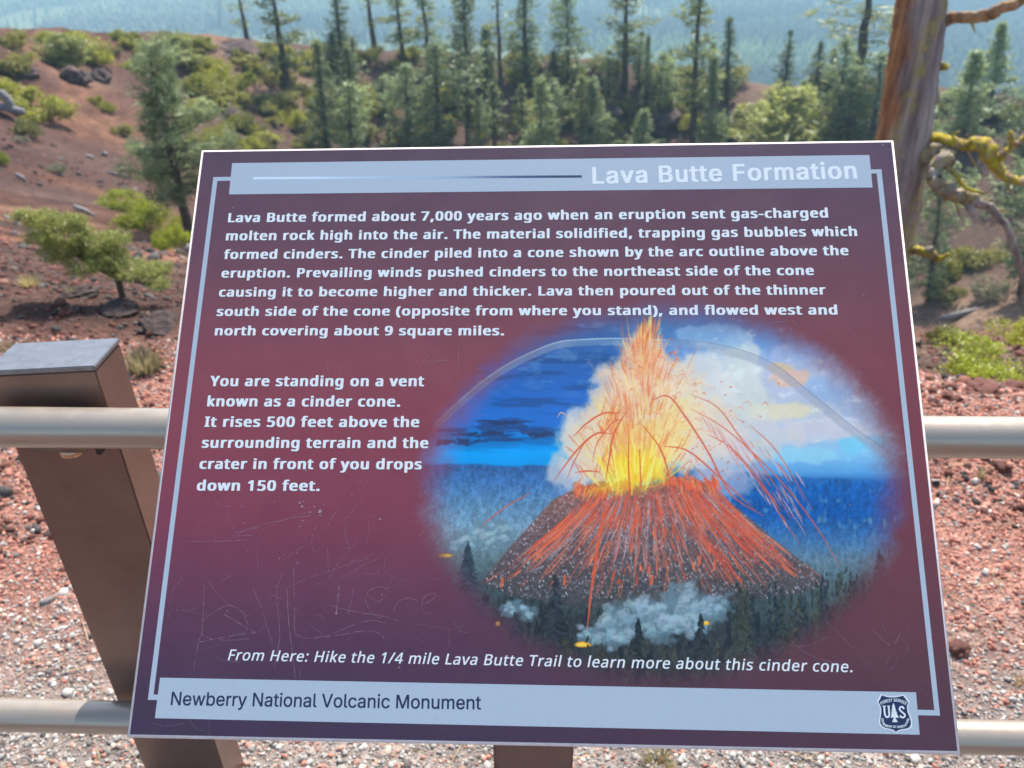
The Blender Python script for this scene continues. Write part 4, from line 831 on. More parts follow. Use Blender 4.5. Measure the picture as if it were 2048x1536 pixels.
  'G': [520, [[[269, -7, 236, -5, 205, 1, 176, 11, 149, 25, 125, 43, 104, 64, 85, 88, 69, 116, 57, 146, 47, 179, 42, 215, 40, 254, 42, 293, 47, 329, 57, 362, 69, 393, 85, 421, 103, 445, 125, 466, 149, 484, 175, 498, 203, 508, 233, 514, 265, 516, 285, 515, 304, 513, 322, 509, 340, 504, 358, 497, 374, 489, 389, 480, 403, 469, 416, 458, 429, 445, 439, 431, 449, 416, 458, 401, 465, 384, 470, 367, 474, 349, 408, 349, 387, 393, 356, 427, 315, 448, 265, 456, 243, 454, 222, 450, 202, 443, 183, 432, 166, 419, 150, 404, 137, 385, 125, 364, 116, 340, 109, 314, 105, 285, 103, 254, 105, 223, 109, 194, 116, 168, 125, 145, 137, 124, 151, 105, 166, 90, 184, 76, 203, 66, 224, 59, 246, 54, 269, 53, 290, 54, 309, 57, 328, 63, 345, 71, 360, 81, 374, 93, 386, 107, 396, 123, 404, 141, 410, 160, 414, 180, 415, 202, 434, 199, 283, 199, 283, 256, 478, 256, 478, 200, 476, 170, 471, 141, 463, 115, 451, 91, 436, 69, 419, 50, 399, 33, 377, 19, 352, 8, 326, 0, 298, -5]]]],
  'I': [300, [[[31, 0, 31, 57, 118, 57, 118, 452, 31, 452, 31, 509, 269, 509, 269, 452, 183, 452, 183, 57, 269, 57, 269, 0]]]],
  'L': [393, [[[60, 0, 60, 509, 125, 509, 125, 57, 361, 57, 361, 0]]]],
  'M': [628, [[[60, 0, 60, 509, 152, 509, 277, 187, 287, 159, 299, 123, 311, 84, 322, 49, 307, 49, 318, 83, 330, 121, 342, 158, 352, 187, 476, 509, 568, 509, 568, 0, 504, 0, 504, 291, 504, 327, 505, 369, 506, 413, 507, 457, 513, 457, 498, 409, 482, 363, 467, 322, 456, 291, 342, 0, 286, 0, 170, 291, 159, 321, 145, 361, 129, 408, 112, 457, 119, 457, 120, 416, 121, 372, 122, 328, 122, 291, 122, 0]]]],
  'N': [523, [[[60, 0, 60, 509, 136, 509, 343, 183, 363, 151, 388, 107, 414, 55, 405, 54, 401, 108, 399, 157, 399, 195, 399, 509, 463, 509, 463, 0, 387, 0, 202, 290, 177, 331, 148, 381, 108, 452, 119, 454, 122, 384, 124, 328, 125, 291, 125, 0]]]],
  'O': [533, [[[267, -7, 235, -5, 205, 1, 177, 11, 150, 25, 126, 42, 105, 63, 86, 88, 70, 115, 57, 146, 48, 179, 42, 215, 40, 254, 42, 293, 48, 329, 57, 362, 70, 393, 86, 421, 105, 445, 126, 466, 150, 484, 177, 498, 205, 508, 235, 514, 267, 516, 299, 514, 329, 508, 357, 498, 384, 484, 408, 466, 429, 445, 448, 421, 464, 393, 477, 362, 486, 329, 491, 293, 493, 254, 491, 215, 486, 179, 477, 146, 464, 115, 448, 88, 429, 63, 408, 42, 384, 25, 357, 11, 329, 1, 299, -5], [267, 53, 289, 54, 310, 59, 330, 66, 349, 76, 367, 89, 383, 105, 396, 123, 408, 144, 418, 168, 425, 194, 429, 223, 430, 254, 429, 286, 425, 314, 418, 341, 408, 365, 396, 386, 383, 404, 367, 420, 349, 433, 330, 443, 310, 450, 289, 454, 267, 456, 245, 454, 223, 450, 203, 443, 184, 433, 167, 420, 151, 404, 137, 385, 125, 364, 116, 340, 109, 314, 105, 285, 103, 254, 105, 223, 109, 194, 116, 168, 125, 144, 137, 123, 151, 105, 167, 89, 184, 76, 203, 66, 223, 59, 245, 54]]]],
  'P': [445, [[[60, 0, 60, 509, 235, 509, 263, 507, 289, 503, 312, 497, 332, 487, 350, 476, 366, 462, 379, 447, 390, 430, 398, 411, 404, 391, 407, 370, 409, 348, 407, 325, 404, 304, 398, 284, 390, 265, 379, 248, 366, 233, 350, 219, 332, 207, 312, 198, 289, 191, 263, 187, 235, 186, 109, 186, 109, 242, 233, 242, 252, 243, 269, 246, 284, 250, 297, 256, 308, 264, 318, 272, 327, 282, 333, 294, 338, 306, 342, 319, 344, 333, 344, 348, 344, 362, 342, 376, 338, 389, 333, 402, 326, 413, 318, 423, 308, 431, 297, 439, 284, 444, 268, 449, 251, 451, 232, 452, 125, 452, 125, 0]]]],
  'R': [449, [[[60, 0, 60, 509, 236, 509, 264, 507, 290, 504, 313, 497, 333, 489, 351, 478, 367, 465, 380, 450, 390, 433, 399, 415, 405, 395, 408, 374, 409, 352, 408, 330, 405, 309, 399, 290, 390, 271, 380, 255, 367, 240, 351, 228, 333, 217, 312, 209, 289, 203, 264, 199, 236, 198, 96, 198, 96, 255, 234, 255, 252, 256, 269, 258, 284, 262, 298, 267, 309, 273, 319, 281, 327, 290, 334, 300, 339, 312, 342, 324, 344, 338, 345, 352, 344, 367, 342, 380, 339, 393, 334, 405, 327, 415, 319, 425, 309, 433, 298, 440, 284, 445, 269, 449, 252, 451, 233, 452, 125, 452, 125, 0]], [[353, 0, 230, 229, 303, 229, 428, 0]]]],
  'S': [447, [[[224, -9, 197, -8, 172, -4, 149, 1, 128, 9, 108, 19, 91, 31, 76, 45, 64, 60, 54, 77, 46, 96, 41, 115, 38, 137, 104, 137, 107, 123, 110, 110, 116, 98, 123, 88, 132, 79, 142, 71, 154, 64, 166, 59, 224, 49, 241, 50, 257, 52, 272, 55, 286, 60, 299, 66, 311, 74, 321, 82, 329, 92, 336, 102, 341, 114, 345, 126, 346, 139, 345, 151, 342, 161, 338, 171, 332, 179, 296, 205, 245, 222, 184, 239, 154, 249, 128, 260, 105, 274, 86, 289, 71, 307, 60, 326, 54, 348, 52, 372, 53, 393, 58, 413, 65, 431, 75, 448, 87, 463, 102, 476, 119, 488, 138, 498, 158, 506, 180, 511, 203, 514, 227, 516, 252, 514, 275, 511, 296, 505, 316, 498, 334, 488, 351, 476, 365, 463, 377, 449, 387, 433, 394, 415, 399, 397, 401, 378, 337, 378, 334, 396, 326, 412, 316, 426, 302, 437, 286, 447, 267, 453, 247, 457, 225, 459, 209, 458, 194, 456, 180, 452, 167, 448, 156, 442, 145, 435, 136, 427, 129, 418, 123, 409, 118, 398, 116, 387, 115, 376, 116, 363, 119, 352, 124, 342, 131, 334, 169, 308, 212, 293, 264, 279, 312, 264, 359, 238, 395, 198, 401, 185, 405, 171, 407, 155, 408, 139, 407, 118, 403, 99, 396, 81, 386, 64, 374, 48, 360, 34, 343, 21, 323, 11, 302, 2, 278, -4, 252, -8]]]],
  'T': [449, [[[32, 452, 32, 509, 417, 509, 417, 452, 257, 452, 257, 0, 193, 0, 193, 452]]]],
  'U': [517, [[[259, -8, 230, -7, 203, -2, 177, 5, 154, 15, 133, 28, 114, 43, 98, 60, 85, 80, 74, 101, 66, 124, 62, 148, 60, 173, 60, 509, 124, 509, 124, 178, 125, 160, 128, 144, 133, 128, 141, 113, 150, 99, 160, 87, 173, 77, 187, 68, 203, 61, 220, 56, 239, 53, 259, 52, 279, 53, 298, 56, 315, 61, 331, 68, 345, 77, 357, 87, 368, 99, 377, 113, 384, 128, 389, 144, 392, 160, 393, 178, 393, 509, 457, 509, 457, 173, 456, 148, 451, 124, 443, 101, 433, 80, 419, 60, 403, 43, 384, 28, 363, 15, 340, 5, 315, -2, 288, -7]]]],
  'V': [480, [[[204, 0, 16, 509, 84, 509, 192, 206, 215, 137, 248, 31, 235, 31, 267, 138, 290, 206, 395, 509, 463, 509, 278, 0]]]],
  'a': [389, [[[160, -9, 142, -8, 126, -5, 110, -1, 94, 5, 80, 12, 68, 22, 57, 32, 48, 45, 40, 58, 35, 73, 31, 90, 30, 108, 31, 123, 34, 138, 38, 150, 43, 161, 50, 171, 58, 179, 67, 187, 78, 193, 125, 211, 178, 220, 234, 227, 265, 235, 270, 238, 273, 243, 275, 248, 276, 255, 276, 257, 267, 297, 240, 322, 196, 331, 149, 322, 118, 301, 100, 274, 41, 291, 48, 308, 57, 322, 67, 335, 79, 346, 91, 355, 104, 364, 118, 370, 133, 375, 194, 384, 239, 379, 286, 360, 296, 353, 306, 343, 315, 333, 322, 320, 329, 306, 333, 290, 336, 272, 337, 251, 337, 0, 277, 0, 277, 52, 272, 52, 252, 25, 215, 1], [170, 45, 187, 46, 202, 49, 216, 53, 228, 59, 239, 66, 248, 74, 257, 83, 263, 93, 269, 104, 272, 115, 275, 126, 276, 138, 276, 190, 259, 182, 231, 176, 200, 171, 175, 168, 134, 159, 103, 139, 98, 132, 95, 124, 93, 115, 92, 105, 102, 72, 130, 52]]]],
  'b': [424, [[[229, -8, 213, -7, 198, -5, 184, -1, 172, 4, 138, 31, 118, 59, 112, 59, 112, 0, 53, 0, 53, 509, 114, 509, 114, 319, 118, 319, 137, 346, 171, 373, 183, 378, 197, 381, 212, 384, 229, 384, 252, 383, 274, 378, 294, 371, 313, 361, 330, 347, 345, 332, 359, 313, 370, 293, 379, 270, 385, 245, 389, 218, 390, 189, 389, 160, 385, 133, 379, 108, 370, 84, 359, 64, 346, 45, 330, 29, 313, 16, 294, 5, 274, -2, 252, -7], [220, 47, 237, 48, 253, 51, 267, 57, 279, 66, 291, 76, 301, 88, 309, 101, 316, 117, 321, 133, 325, 151, 327, 170, 328, 189, 327, 209, 325, 227, 321, 245, 316, 261, 309, 276, 301, 290, 291, 301, 280, 311, 267, 319, 253, 325, 237, 329, 220, 330, 203, 329, 188, 325, 174, 320, 161, 312, 150, 302, 140, 291, 132, 278, 125, 263, 120, 247, 116, 229, 113, 210, 113, 189, 113, 169, 116, 150, 120, 132, 125, 115, 132, 100, 140, 86, 150, 75, 162, 65, 174, 57, 188, 51, 204, 48]]]],
  'c': [396, [[[207, -8, 182, -7, 159, -2, 137, 6, 117, 16, 98, 30, 82, 46, 68, 64, 56, 85, 46, 108, 40, 133, 36, 159, 34, 187, 36, 216, 40, 243, 46, 268, 56, 291, 68, 312, 82, 330, 98, 346, 117, 360, 137, 371, 159, 378, 182, 383, 207, 384, 260, 377, 305, 356, 340, 322, 362, 277, 303, 262, 290, 289, 270, 311, 242, 325, 207, 330, 189, 329, 173, 325, 158, 319, 145, 310, 134, 300, 124, 287, 115, 274, 108, 258, 103, 242, 99, 224, 97, 206, 96, 187, 97, 169, 99, 151, 103, 134, 108, 117, 115, 102, 124, 89, 134, 76, 145, 66, 158, 57, 173, 51, 189, 48, 207, 46, 243, 52, 271, 66, 292, 89, 304, 117, 363, 102, 341, 56, 306, 21, 261, -1]]]],
  'e': [404, [[[212, -8, 185, -7, 161, -2, 138, 6, 117, 16, 98, 30, 82, 46, 68, 64, 56, 85, 46, 108, 40, 132, 35, 159, 34, 187, 35, 215, 39, 242, 46, 267, 55, 290, 67, 311, 81, 329, 97, 346, 115, 359, 135, 370, 157, 378, 180, 383, 205, 384, 266, 374, 280, 368, 294, 361, 307, 351, 319, 341, 331, 329, 341, 315, 350, 299, 357, 282, 363, 263, 368, 242, 370, 219, 371, 194, 371, 169, 75, 169, 75, 221, 338, 221, 310, 202, 309, 220, 307, 237, 303, 254, 298, 269, 291, 282, 283, 294, 273, 305, 263, 314, 250, 321, 237, 326, 222, 329, 205, 330, 189, 329, 173, 326, 159, 321, 146, 313, 135, 304, 125, 294, 116, 282, 109, 270, 103, 256, 99, 241, 97, 226, 96, 211, 96, 178, 97, 157, 100, 139, 104, 122, 110, 106, 118, 92, 128, 80, 139, 70, 151, 61, 165, 55, 179, 50, 195, 47, 212, 46, 254, 53, 285, 73, 306, 105, 365, 91, 360, 77, 353, 63, 345, 51, 335, 39, 324, 29, 311, 19, 298, 11, 283, 4, 266, -1, 249, -5, 231, -7]]]],
  'i': [167, [[[53, 0, 53, 379, 114, 379, 114, 0]], [[84, 443, 75, 444, 67, 446, 60, 449, 54, 455, 48, 461, 44, 468, 42, 475, 41, 483, 42, 491, 44, 499, 48, 506, 54, 512, 60, 517, 67, 521, 75, 523, 84, 524, 92, 523, 100, 521, 107, 517, 114, 512, 119, 506, 123, 499, 126, 491, 126, 483, 126, 475, 123, 468, 119, 461, 114, 455, 107, 449, 100, 446, 92, 444]]]],
  'l': [189, [[[139, -2, 119, -1, 101, 3, 86, 10, 74, 20, 65, 33, 58, 47, 54, 65, 53, 84, 53, 509, 114, 509, 114, 99, 120, 62, 124, 58, 130, 54, 137, 53, 146, 52, 160, 53, 170, 54, 181, 3, 162, -1]]]],
  'm': [610, [[[53, 0, 53, 379, 112, 379, 112, 295, 108, 295, 112, 310, 118, 323, 125, 335, 132, 346, 172, 376, 219, 386, 239, 385, 257, 380, 273, 372, 287, 361, 299, 347, 309, 331, 316, 314, 321, 295, 312, 295, 317, 308, 322, 321, 329, 332, 337, 343, 381, 375, 437, 386, 453, 385, 468, 383, 483, 378, 497, 372, 510, 364, 522, 354, 532, 342, 541, 328, 548, 313, 553, 296, 556, 276, 557, 255, 557, 0, 496, 0, 496, 254, 494, 273, 490, 289, 483, 302, 473, 313, 460, 321, 447, 326, 433, 329, 419, 330, 406, 330, 395, 328, 384, 324, 374, 320, 345, 290, 335, 247, 335, 0, 274, 0, 274, 260, 273, 275, 269, 288, 262, 301, 253, 311, 242, 320, 229, 326, 215, 329, 199, 330, 158, 320, 148, 314, 140, 307, 132, 299, 126, 289, 121, 278, 117, 266, 114, 253, 114, 238, 114, 0]]]],
  'n': [410, [[[114, 227, 114, 0, 53, 0, 53, 379, 112, 379, 112, 287, 102, 287, 112, 312, 124, 332, 137, 349, 152, 362, 169, 372, 187, 379, 207, 383, 227, 384, 246, 383, 264, 380, 280, 376, 295, 369, 309, 360, 321, 349, 332, 336, 341, 321, 348, 304, 353, 285, 356, 264, 357, 240, 357, 0, 296, 0, 296, 235, 295, 256, 290, 275, 283, 291, 273, 304, 260, 315, 246, 323, 229, 328, 210, 329, 197, 328, 184, 326, 172, 322, 161, 317, 150, 311, 141, 303, 133, 293, 126, 283, 121, 271, 117, 257, 114, 243]]]],
  'o': [415, [[[207, -8, 182, -7, 159, -2, 137, 6, 117, 16, 98, 30, 82, 46, 68, 64, 56, 85, 46, 108, 40, 133, 36, 159, 34, 187, 36, 216, 40, 243, 46, 268, 56, 291, 68, 312, 82, 330, 98, 346, 117, 360, 137, 371, 159, 378, 182, 383, 207, 384, 233, 383, 256, 378, 278, 371, 299, 360, 317, 346, 333, 330, 347, 312, 359, 291, 369, 268, 376, 243, 380, 216, 381, 187, 380, 159, 376, 133, 369, 108, 359, 85, 347, 64, 333, 46, 317, 30, 299, 16, 278, 6, 256, -2, 233, -7], [207, 46, 226, 48, 242, 51, 257, 57, 270, 66, 282, 76, 292, 89, 300, 102, 307, 117, 312, 134, 316, 151, 318, 169, 319, 187, 318, 206, 316, 224, 312, 242, 307, 258, 300, 274, 292, 287, 282, 300, 270, 310, 257, 319, 242, 325, 226, 329, 207, 330, 189, 329, 173, 325, 158, 319, 145, 310, 134, 300, 124, 287, 115, 274, 108, 258, 103, 242, 99, 224, 97, 206, 96, 187, 97, 169, 99, 151, 103, 134, 108, 117, 115, 102, 124, 89, 134, 76, 145, 66, 158, 57, 173, 51, 189, 48]]]],
  'r': [259, [[[53, 0, 53, 379, 112, 379, 112, 321, 115, 321, 122, 335, 130, 347, 140, 358, 152, 367, 166, 375, 181, 380, 196, 384, 213, 385, 229, 384, 243, 384, 243, 322, 230, 324, 207, 326, 194, 325, 182, 323, 170, 319, 159, 315, 149, 309, 140, 301, 132, 293, 126, 284, 121, 273, 117, 262, 114, 250, 114, 237, 114, 0]]]],
  't': [227, [[[204, 379, 204, 327, 6, 327, 6, 379]], [[65, 471, 126, 471, 126, 98, 127, 86, 128, 76, 132, 68, 136, 61, 142, 56, 150, 53, 159, 51, 170, 50, 185, 51, 202, 54, 213, 2, 192, -3, 168, -4, 145, -3, 125, 2, 107, 10, 92, 21, 80, 35, 72, 52, 67, 71, 65, 93]]]],
  'u': [410, [[[182, -5, 164, -4, 146, -1, 130, 4, 115, 11, 101, 20, 89, 31, 78, 44, 69, 59, 62, 76, 57, 95, 54, 116, 53, 139, 53, 379, 114, 379, 114, 144, 115, 123, 119, 105, 127, 89, 137, 75, 150, 64, 164, 56, 181, 52, 200, 50, 213, 51, 226, 53, 238, 57, 249, 62, 259, 69, 268, 77, 276, 86, 283, 97, 289, 109, 293, 122, 295, 137, 296, 153, 296, 379, 357, 379, 357, 0, 298, 0, 298, 92, 307, 92, 297, 67, 286, 47, 272, 30, 257, 17, 240, 7, 222, 0, 203, -4]]]],
  'v': [389, [[[163, 0, 17, 379, 84, 379, 165, 155, 187, 87, 206, 21, 184, 21, 203, 87, 224, 155, 305, 379, 371, 379, 226, 0]]]],
  'w': [567, [[[138, 0, 23, 379, 87, 379, 133, 214, 154, 137, 175, 41, 165, 41, 186, 135, 206, 214, 252, 379, 316, 379, 362, 214, 382, 136, 402, 41, 391, 41, 413, 135, 434, 214, 480, 379, 545, 379, 429, 0, 368, 0, 319, 172, 305, 225, 291, 280, 277, 338, 291, 338, 277, 280, 263, 225, 248, 172, 199, 0]]]],
  'y': [389, [[[47, -139, 61, -86, 71, -87, 104, -89, 130, -74, 151, -36, 163, -1, 17, 379, 84, 379, 165, 155, 187, 87, 206, 21, 184, 21, 202, 87, 224, 155, 305, 379, 371, 379, 204, -58, 177, -107, 139, -136, 91, -145, 65, -143]]]]},
}

def unpack(tab):
    """{letter: (advance, [(points, triangles)])} from the outlines, holes cut"""
    g = {}
    for ch, (adv, pieces) in tab.items():
        ps = []
        for loops in pieces:
            L = [np.array(l, float).reshape(-1, 2) / 1000 for l in loops]
            T = tessellate_polygon([[Vector((x, y, 0)) for x, y in l] for l in L])
            P = np.concatenate(L); T = np.array([tuple(q) for q in T], int)
            e, f = P[T[:, 1]] - P[T[:, 0]], P[T[:, 2]] - P[T[:, 0]]
            ps.append((P, T[np.abs(e[:, 0] * f[:, 1] - e[:, 1] * f[:, 0]) > 1e-6]))      # no slivers
        g[ch] = (adv / 1000, ps)
    return g
GLYPH = {k: unpack(v) for k, v in LETTERS.items()}

def tri_up(V, T):
    a, b_, c = V[T[:, 0]], V[T[:, 1]], V[T[:, 2]]
    s = (b_[:, 0] - a[:, 0]) * (c[:, 1] - a[:, 1]) - (b_[:, 1] - a[:, 1]) * (c[:, 0] - a[:, 0])
    T = T.copy(); f = s < 0; T[f] = T[f][:, [0, 2, 1]]; return T

def line_of_type(mb, text, font, left, right, cap_px, bold=(0, 0), track=0.0, wide=1.0, slant=0.0, z=0.00012):
    """left, right: where the ink of the line starts and ends on its baseline"""
    g = GLYPH[font]; x = 0; runs = []
    for ch in text:
        adv, ps = g[ch]
        for v, t in ps: runs.append((v * [wide, 1] + [x, 0], t))
        x += adv * wide + track
    offs = [(0, 0)] if bold == (0, 0) else [(sx * bold[0], sy * bold[1]) for sx in (-1, -.34, .34, 1) for sy in (-1, 1)]
    xs = np.concatenate([r[0][:, 0] for r in runs]); lo, hi = xs.min() - bold[0], xs.max() + bold[0]
    L, Rr = pr(*left), pr(*right); ax = Rr - L; ln = np.linalg.norm(ax); ax = ax / ln; ay = np.array([-ax[1], ax[0]])
    sx = ln / (hi - lo)
    mid = ((left[0] + right[0]) / 2, (left[1] + right[1]) / 2)
    cap = np.linalg.norm(pr(mid[0], mid[1] - cap_px) - pr(*mid))
    capem = max(v[:, 1].max() for v, _ in g['H' if 'H' in g else 'N'][1]) + bold[1] * 2
    sy = cap / capem
    for k, (ox, oy) in enumerate(offs):
        for j, (v, t) in enumerate(runs):
            X = (v[:, 0] + ox - lo) * sx; Yv = (v[:, 1] + oy + bold[1]) * sy; X = X + Yv * slant
            P = L + X[:, None] * ax + Yv[:, None] * ay
            mb.add(np.concatenate([P, np.full((len(P), 1), z + k * 1.2e-5 + (j % 4) * 2e-6)], 1), T=tri_up(P, t))

BODY = [("Lava Butte formed about 7,000 years ago when an eruption sent gas-charged", (455.6, 444.7), (1656.5, 435.2)),
        ("molten rock high into the air. The material solidified, trapping gas bubbles which", (451.4, 481), (1714.5, 472.3)),
        ("formed cinders. The cinder piled into a cone shown by the arc outline above the", (446.8, 518.2), (1697.5, 510.5)),
        ("eruption. Prevailing winds pushed cinders to the northeast side of the cone", (442.2, 555.5), (1628.2, 550.2)),
        ("causing it to become higher and thicker. Lava then poured out of the thinner", (437.3, 593.5), (1652, 589.2)),
        ("south side of the cone (opposite from where you stand), and flowed west and", (432.7, 632.1), (1675.2, 629.2)),
        ("north covering about 9 square miles.", (429.2, 670.8), (1008, 670.8))]
SIDE = [("You are standing on a vent", (419.4, 772.4), (848, 772.7)), ("known as a cinder cone.", (414, 812.8), (800.3, 813.4)), ("It rises 500 feet above the", (408.2, 853.8), (838.4, 854.4)),
        ("surrounding terrain and the", (403, 895.7), (856.5, 896.3)), ("crater in front of you drops", (398.3, 937.9), (843.3, 938.8)), ("down 150 feet.", (393, 981.3), (639.1, 981.9))]
BOLD = dict(bold=(0.05, 0.013), track=0.085, wide=1.17)
mb = MB()
for s, l, r in BODY: line_of_type(mb, s, 'N', l, r, 18.6, **BOLD)
on_panel(mb.build("main_text", m_white))
mb = MB()
for s, l, r in SIDE: line_of_type(mb, s, 'N', l, r, 20.8, **BOLD)
on_panel(mb.build("side_text", m_white))
mb = MB(); line_of_type(mb, "From Here: Hike the 1/4 mile Lava Butte Trail to learn more about this cinder cone.", 'N', (455.4, 1320.4), (1704.5, 1344.5), 22, bold=(.012, .006), track=0.045, wide=1.06, slant=0.21)
on_panel(mb.build("trail_text", m_white))
mb = MB(); line_of_type(mb, "Lava Butte Formation", 'I', (1185, 368), (1714.6, 357.6), 34, bold=(.027, .013), track=0.05, wide=1.12)
on_panel(mb.build("title_text", m_white))
mb = MB(); line_of_type(mb, "Newberry National Volcanic Monument", 'I', (341.2, 1410.1), (962, 1418.8), 27, bold=(.010, .004), track=0.0, wide=1.0)
on_panel(mb.build("monument_text", m_navy))

# --- the shield
def sh(x, y): return (1720 + x * .0716, 1370 + y * .0716)
def fan_print(mb, pts, z, cpt):
    q = pr(np.array([p[0] for p in pts]), np.array([p[1] for p in pts])); c0 = pr(*cpt)
    V = np.concatenate([q, c0[None]]); T = np.array([[i, (i + 1) % len(q), len(q)] for i in range(len(q))])
    mb.add(np.concatenate([V, np.full((len(V), 1), z)], 1), T=tri_up(V, T))
shield = [(605, 285), (700, 318), (800, 338), (910, 345), (1020, 338), (1120, 318), (1205, 292), (1260, 370), (1350, 490), (1320, 560), (1310, 640), (1330, 760), (1380, 880), (1418, 1000), (1422, 1100), (1390, 1170), (1310, 1215), (1180, 1232), (1080, 1258), (1000, 1310), (940, 1255), (840, 1222), (720, 1200), (620, 1150), (570, 1080), (560, 980), (580, 860), (592, 740), (585, 640), (560, 560), (510, 470), (560, 380)]
mb = MB(); fan_print(mb, [sh(*p) for p in shield], 0.00016, sh(960, 780)); badge = on_panel(mb.build("shield_badge", m_navy))
mb = MB(); q = shield
cxs, cys = 960, 790
big = [(cxs + (x - cxs) * 1.075, cys + (y - cys) * 1.062) for x, y in q]
fan_print(mb, [sh(*p) for p in big], 0.00013, sh(960, 780)); on_panel(mb.build("shield_rim", m_white), badge)
mb = MB()
tree = [(930, 500), (975, 600), (965, 605), (1000, 690), (985, 695), (1030, 770), (1010, 780), (1060, 850), (1040, 858), (1095, 912), (1000, 905), (1000, 985), (1060, 1035), (895, 1035), (945, 985), (940, 905), (845, 912), (885, 858), (862, 850), (895, 780), (868, 770), (900, 695), (880, 690), (905, 605), (892, 600)]
fan_print(mb, [sh(*p) for p in tree], 0.00024, sh(955, 860))
def band(pts, w, n=6):
    P = curve_pts(pts, n) if len(pts) > 2 else np.array(pts, float)
    tg = np.gradient(P, axis=0); tg /= np.linalg.norm(tg, axis=1)[:, None]; nr = np.stack([-tg[:, 1], tg[:, 0]], 1)
    w = np.broadcast_to(w, (len(P),))[:, None] / 2
    for i in range(len(P) - 1):
        quad_print(mb, [sh(*(P[i] - nr[i] * w[i])), sh(*(P[i + 1] - nr[i + 1] * w[i + 1])), sh(*(P[i + 1] + nr[i + 1] * w[i + 1])), sh(*(P[i] + nr[i] * w[i]))], 0.00024)
band([(672, 590), (680, 720), (700, 840), (735, 890), (775, 895), (808, 860), (812, 780), (795, 590)], 46); band([(625, 590), (715, 590)], 26); band([(755, 590), (832, 590)], 26)
band([(1225, 670), (1190, 615), (1140, 610), (1105, 650), (1115, 700), (1175, 760), (1240, 815), (1250, 865), (1205, 905), (1150, 895), (1120, 850)], 44)
def arc_text(text, pts, hgt, flip=False):
    P = curve_pts(pts, 20); sg_ = np.linalg.norm(np.diff(P, axis=0), axis=1); S = np.concatenate([[0], np.cumsum(sg_)])
    gl = GLYPH['I']; tot = sum(gl[c][0] for c in text); x = 0
    for c in text:
        adv, ps = gl[c]; s0 = S[-1] * (x + adv / 2) / tot; x += adv
        p = np.array([np.interp(s0, S, P[:, 0]), np.interp(s0, S, P[:, 1])]); e = np.array([np.interp(s0 + 5, S, P[:, 0]), np.interp(s0 + 5, S, P[:, 1])]) - np.array([np.interp(s0 - 5, S, P[:, 0]), np.interp(s0 - 5, S, P[:, 1])])
        e /= np.linalg.norm(e); nn = np.array([e[1], -e[0]])
        for v, t in ps:
            for ox in (-.03, .03):
                w = p + ((v[:, 0] - adv / 2 + ox) * S[-1] / tot * .95)[:, None] * e + (v[:, 1] / .52 * hgt)[:, None] * nn
                Q_ = pr(1720 + w[:, 0] * .0716, 1370 + w[:, 1] * .0716)
                mb.add(np.concatenate([Q_, np.full((len(Q_), 1), 0.00019 + (ox > 0) * 2e-6)], 1), T=tri_up(Q_, t))
arc_text("FOREST SERVICE", [(590, 555), (720, 495), (860, 468), (1000, 462), (1140, 495), (1285, 565)], 88)
arc_text("DEPARTMENT OF AGRICULTURE", [(590, 925), (612, 1060), (680, 1150), (850, 1190), (1000, 1198), (1180, 1188), (1290, 1135), (1340, 1060), (1385, 935)], 66)
on_panel(mb.build("shield_lettering", m_white), badge)

# --- scratches and chips in the laminate
m_scr = plain_mat("scratched_laminate", (0.29, 0.19, 0.235), 0.5, 0, 0.35, 400)
mb = MB(); sg = np.random.default_rng(21)
def z4(x, y): return (240 + x * .349, 1000 + y * .349)
def scratch(pts, w=0.7, jit=1.0):
    P = curve_pts(pts, 7) if len(pts) > 2 else np.array([pts[0], ((pts[0][0] + pts[1][0]) / 2 + sg.normal() * jit, (pts[0][1] + pts[1][1]) / 2 + sg.normal() * jit), pts[1]], float)
    P = P + sg.normal(size=P.shape) * .25
    tg = np.gradient(P, axis=0); tg /= np.linalg.norm(tg, axis=1)[:, None] + 1e-9; nr = np.stack([-tg[:, 1], tg[:, 0]], 1)
    for i in range(len(P) - 1):
        if sg.uniform() < .13: continue
        a = w * sg.uniform(.35, .85) / 2
        quad_print(mb, [P[i] - nr[i] * a, P[i + 1] - nr[i + 1] * a, P[i + 1] + nr[i + 1] * a, P[i] + nr[i] * a], 0.00024)
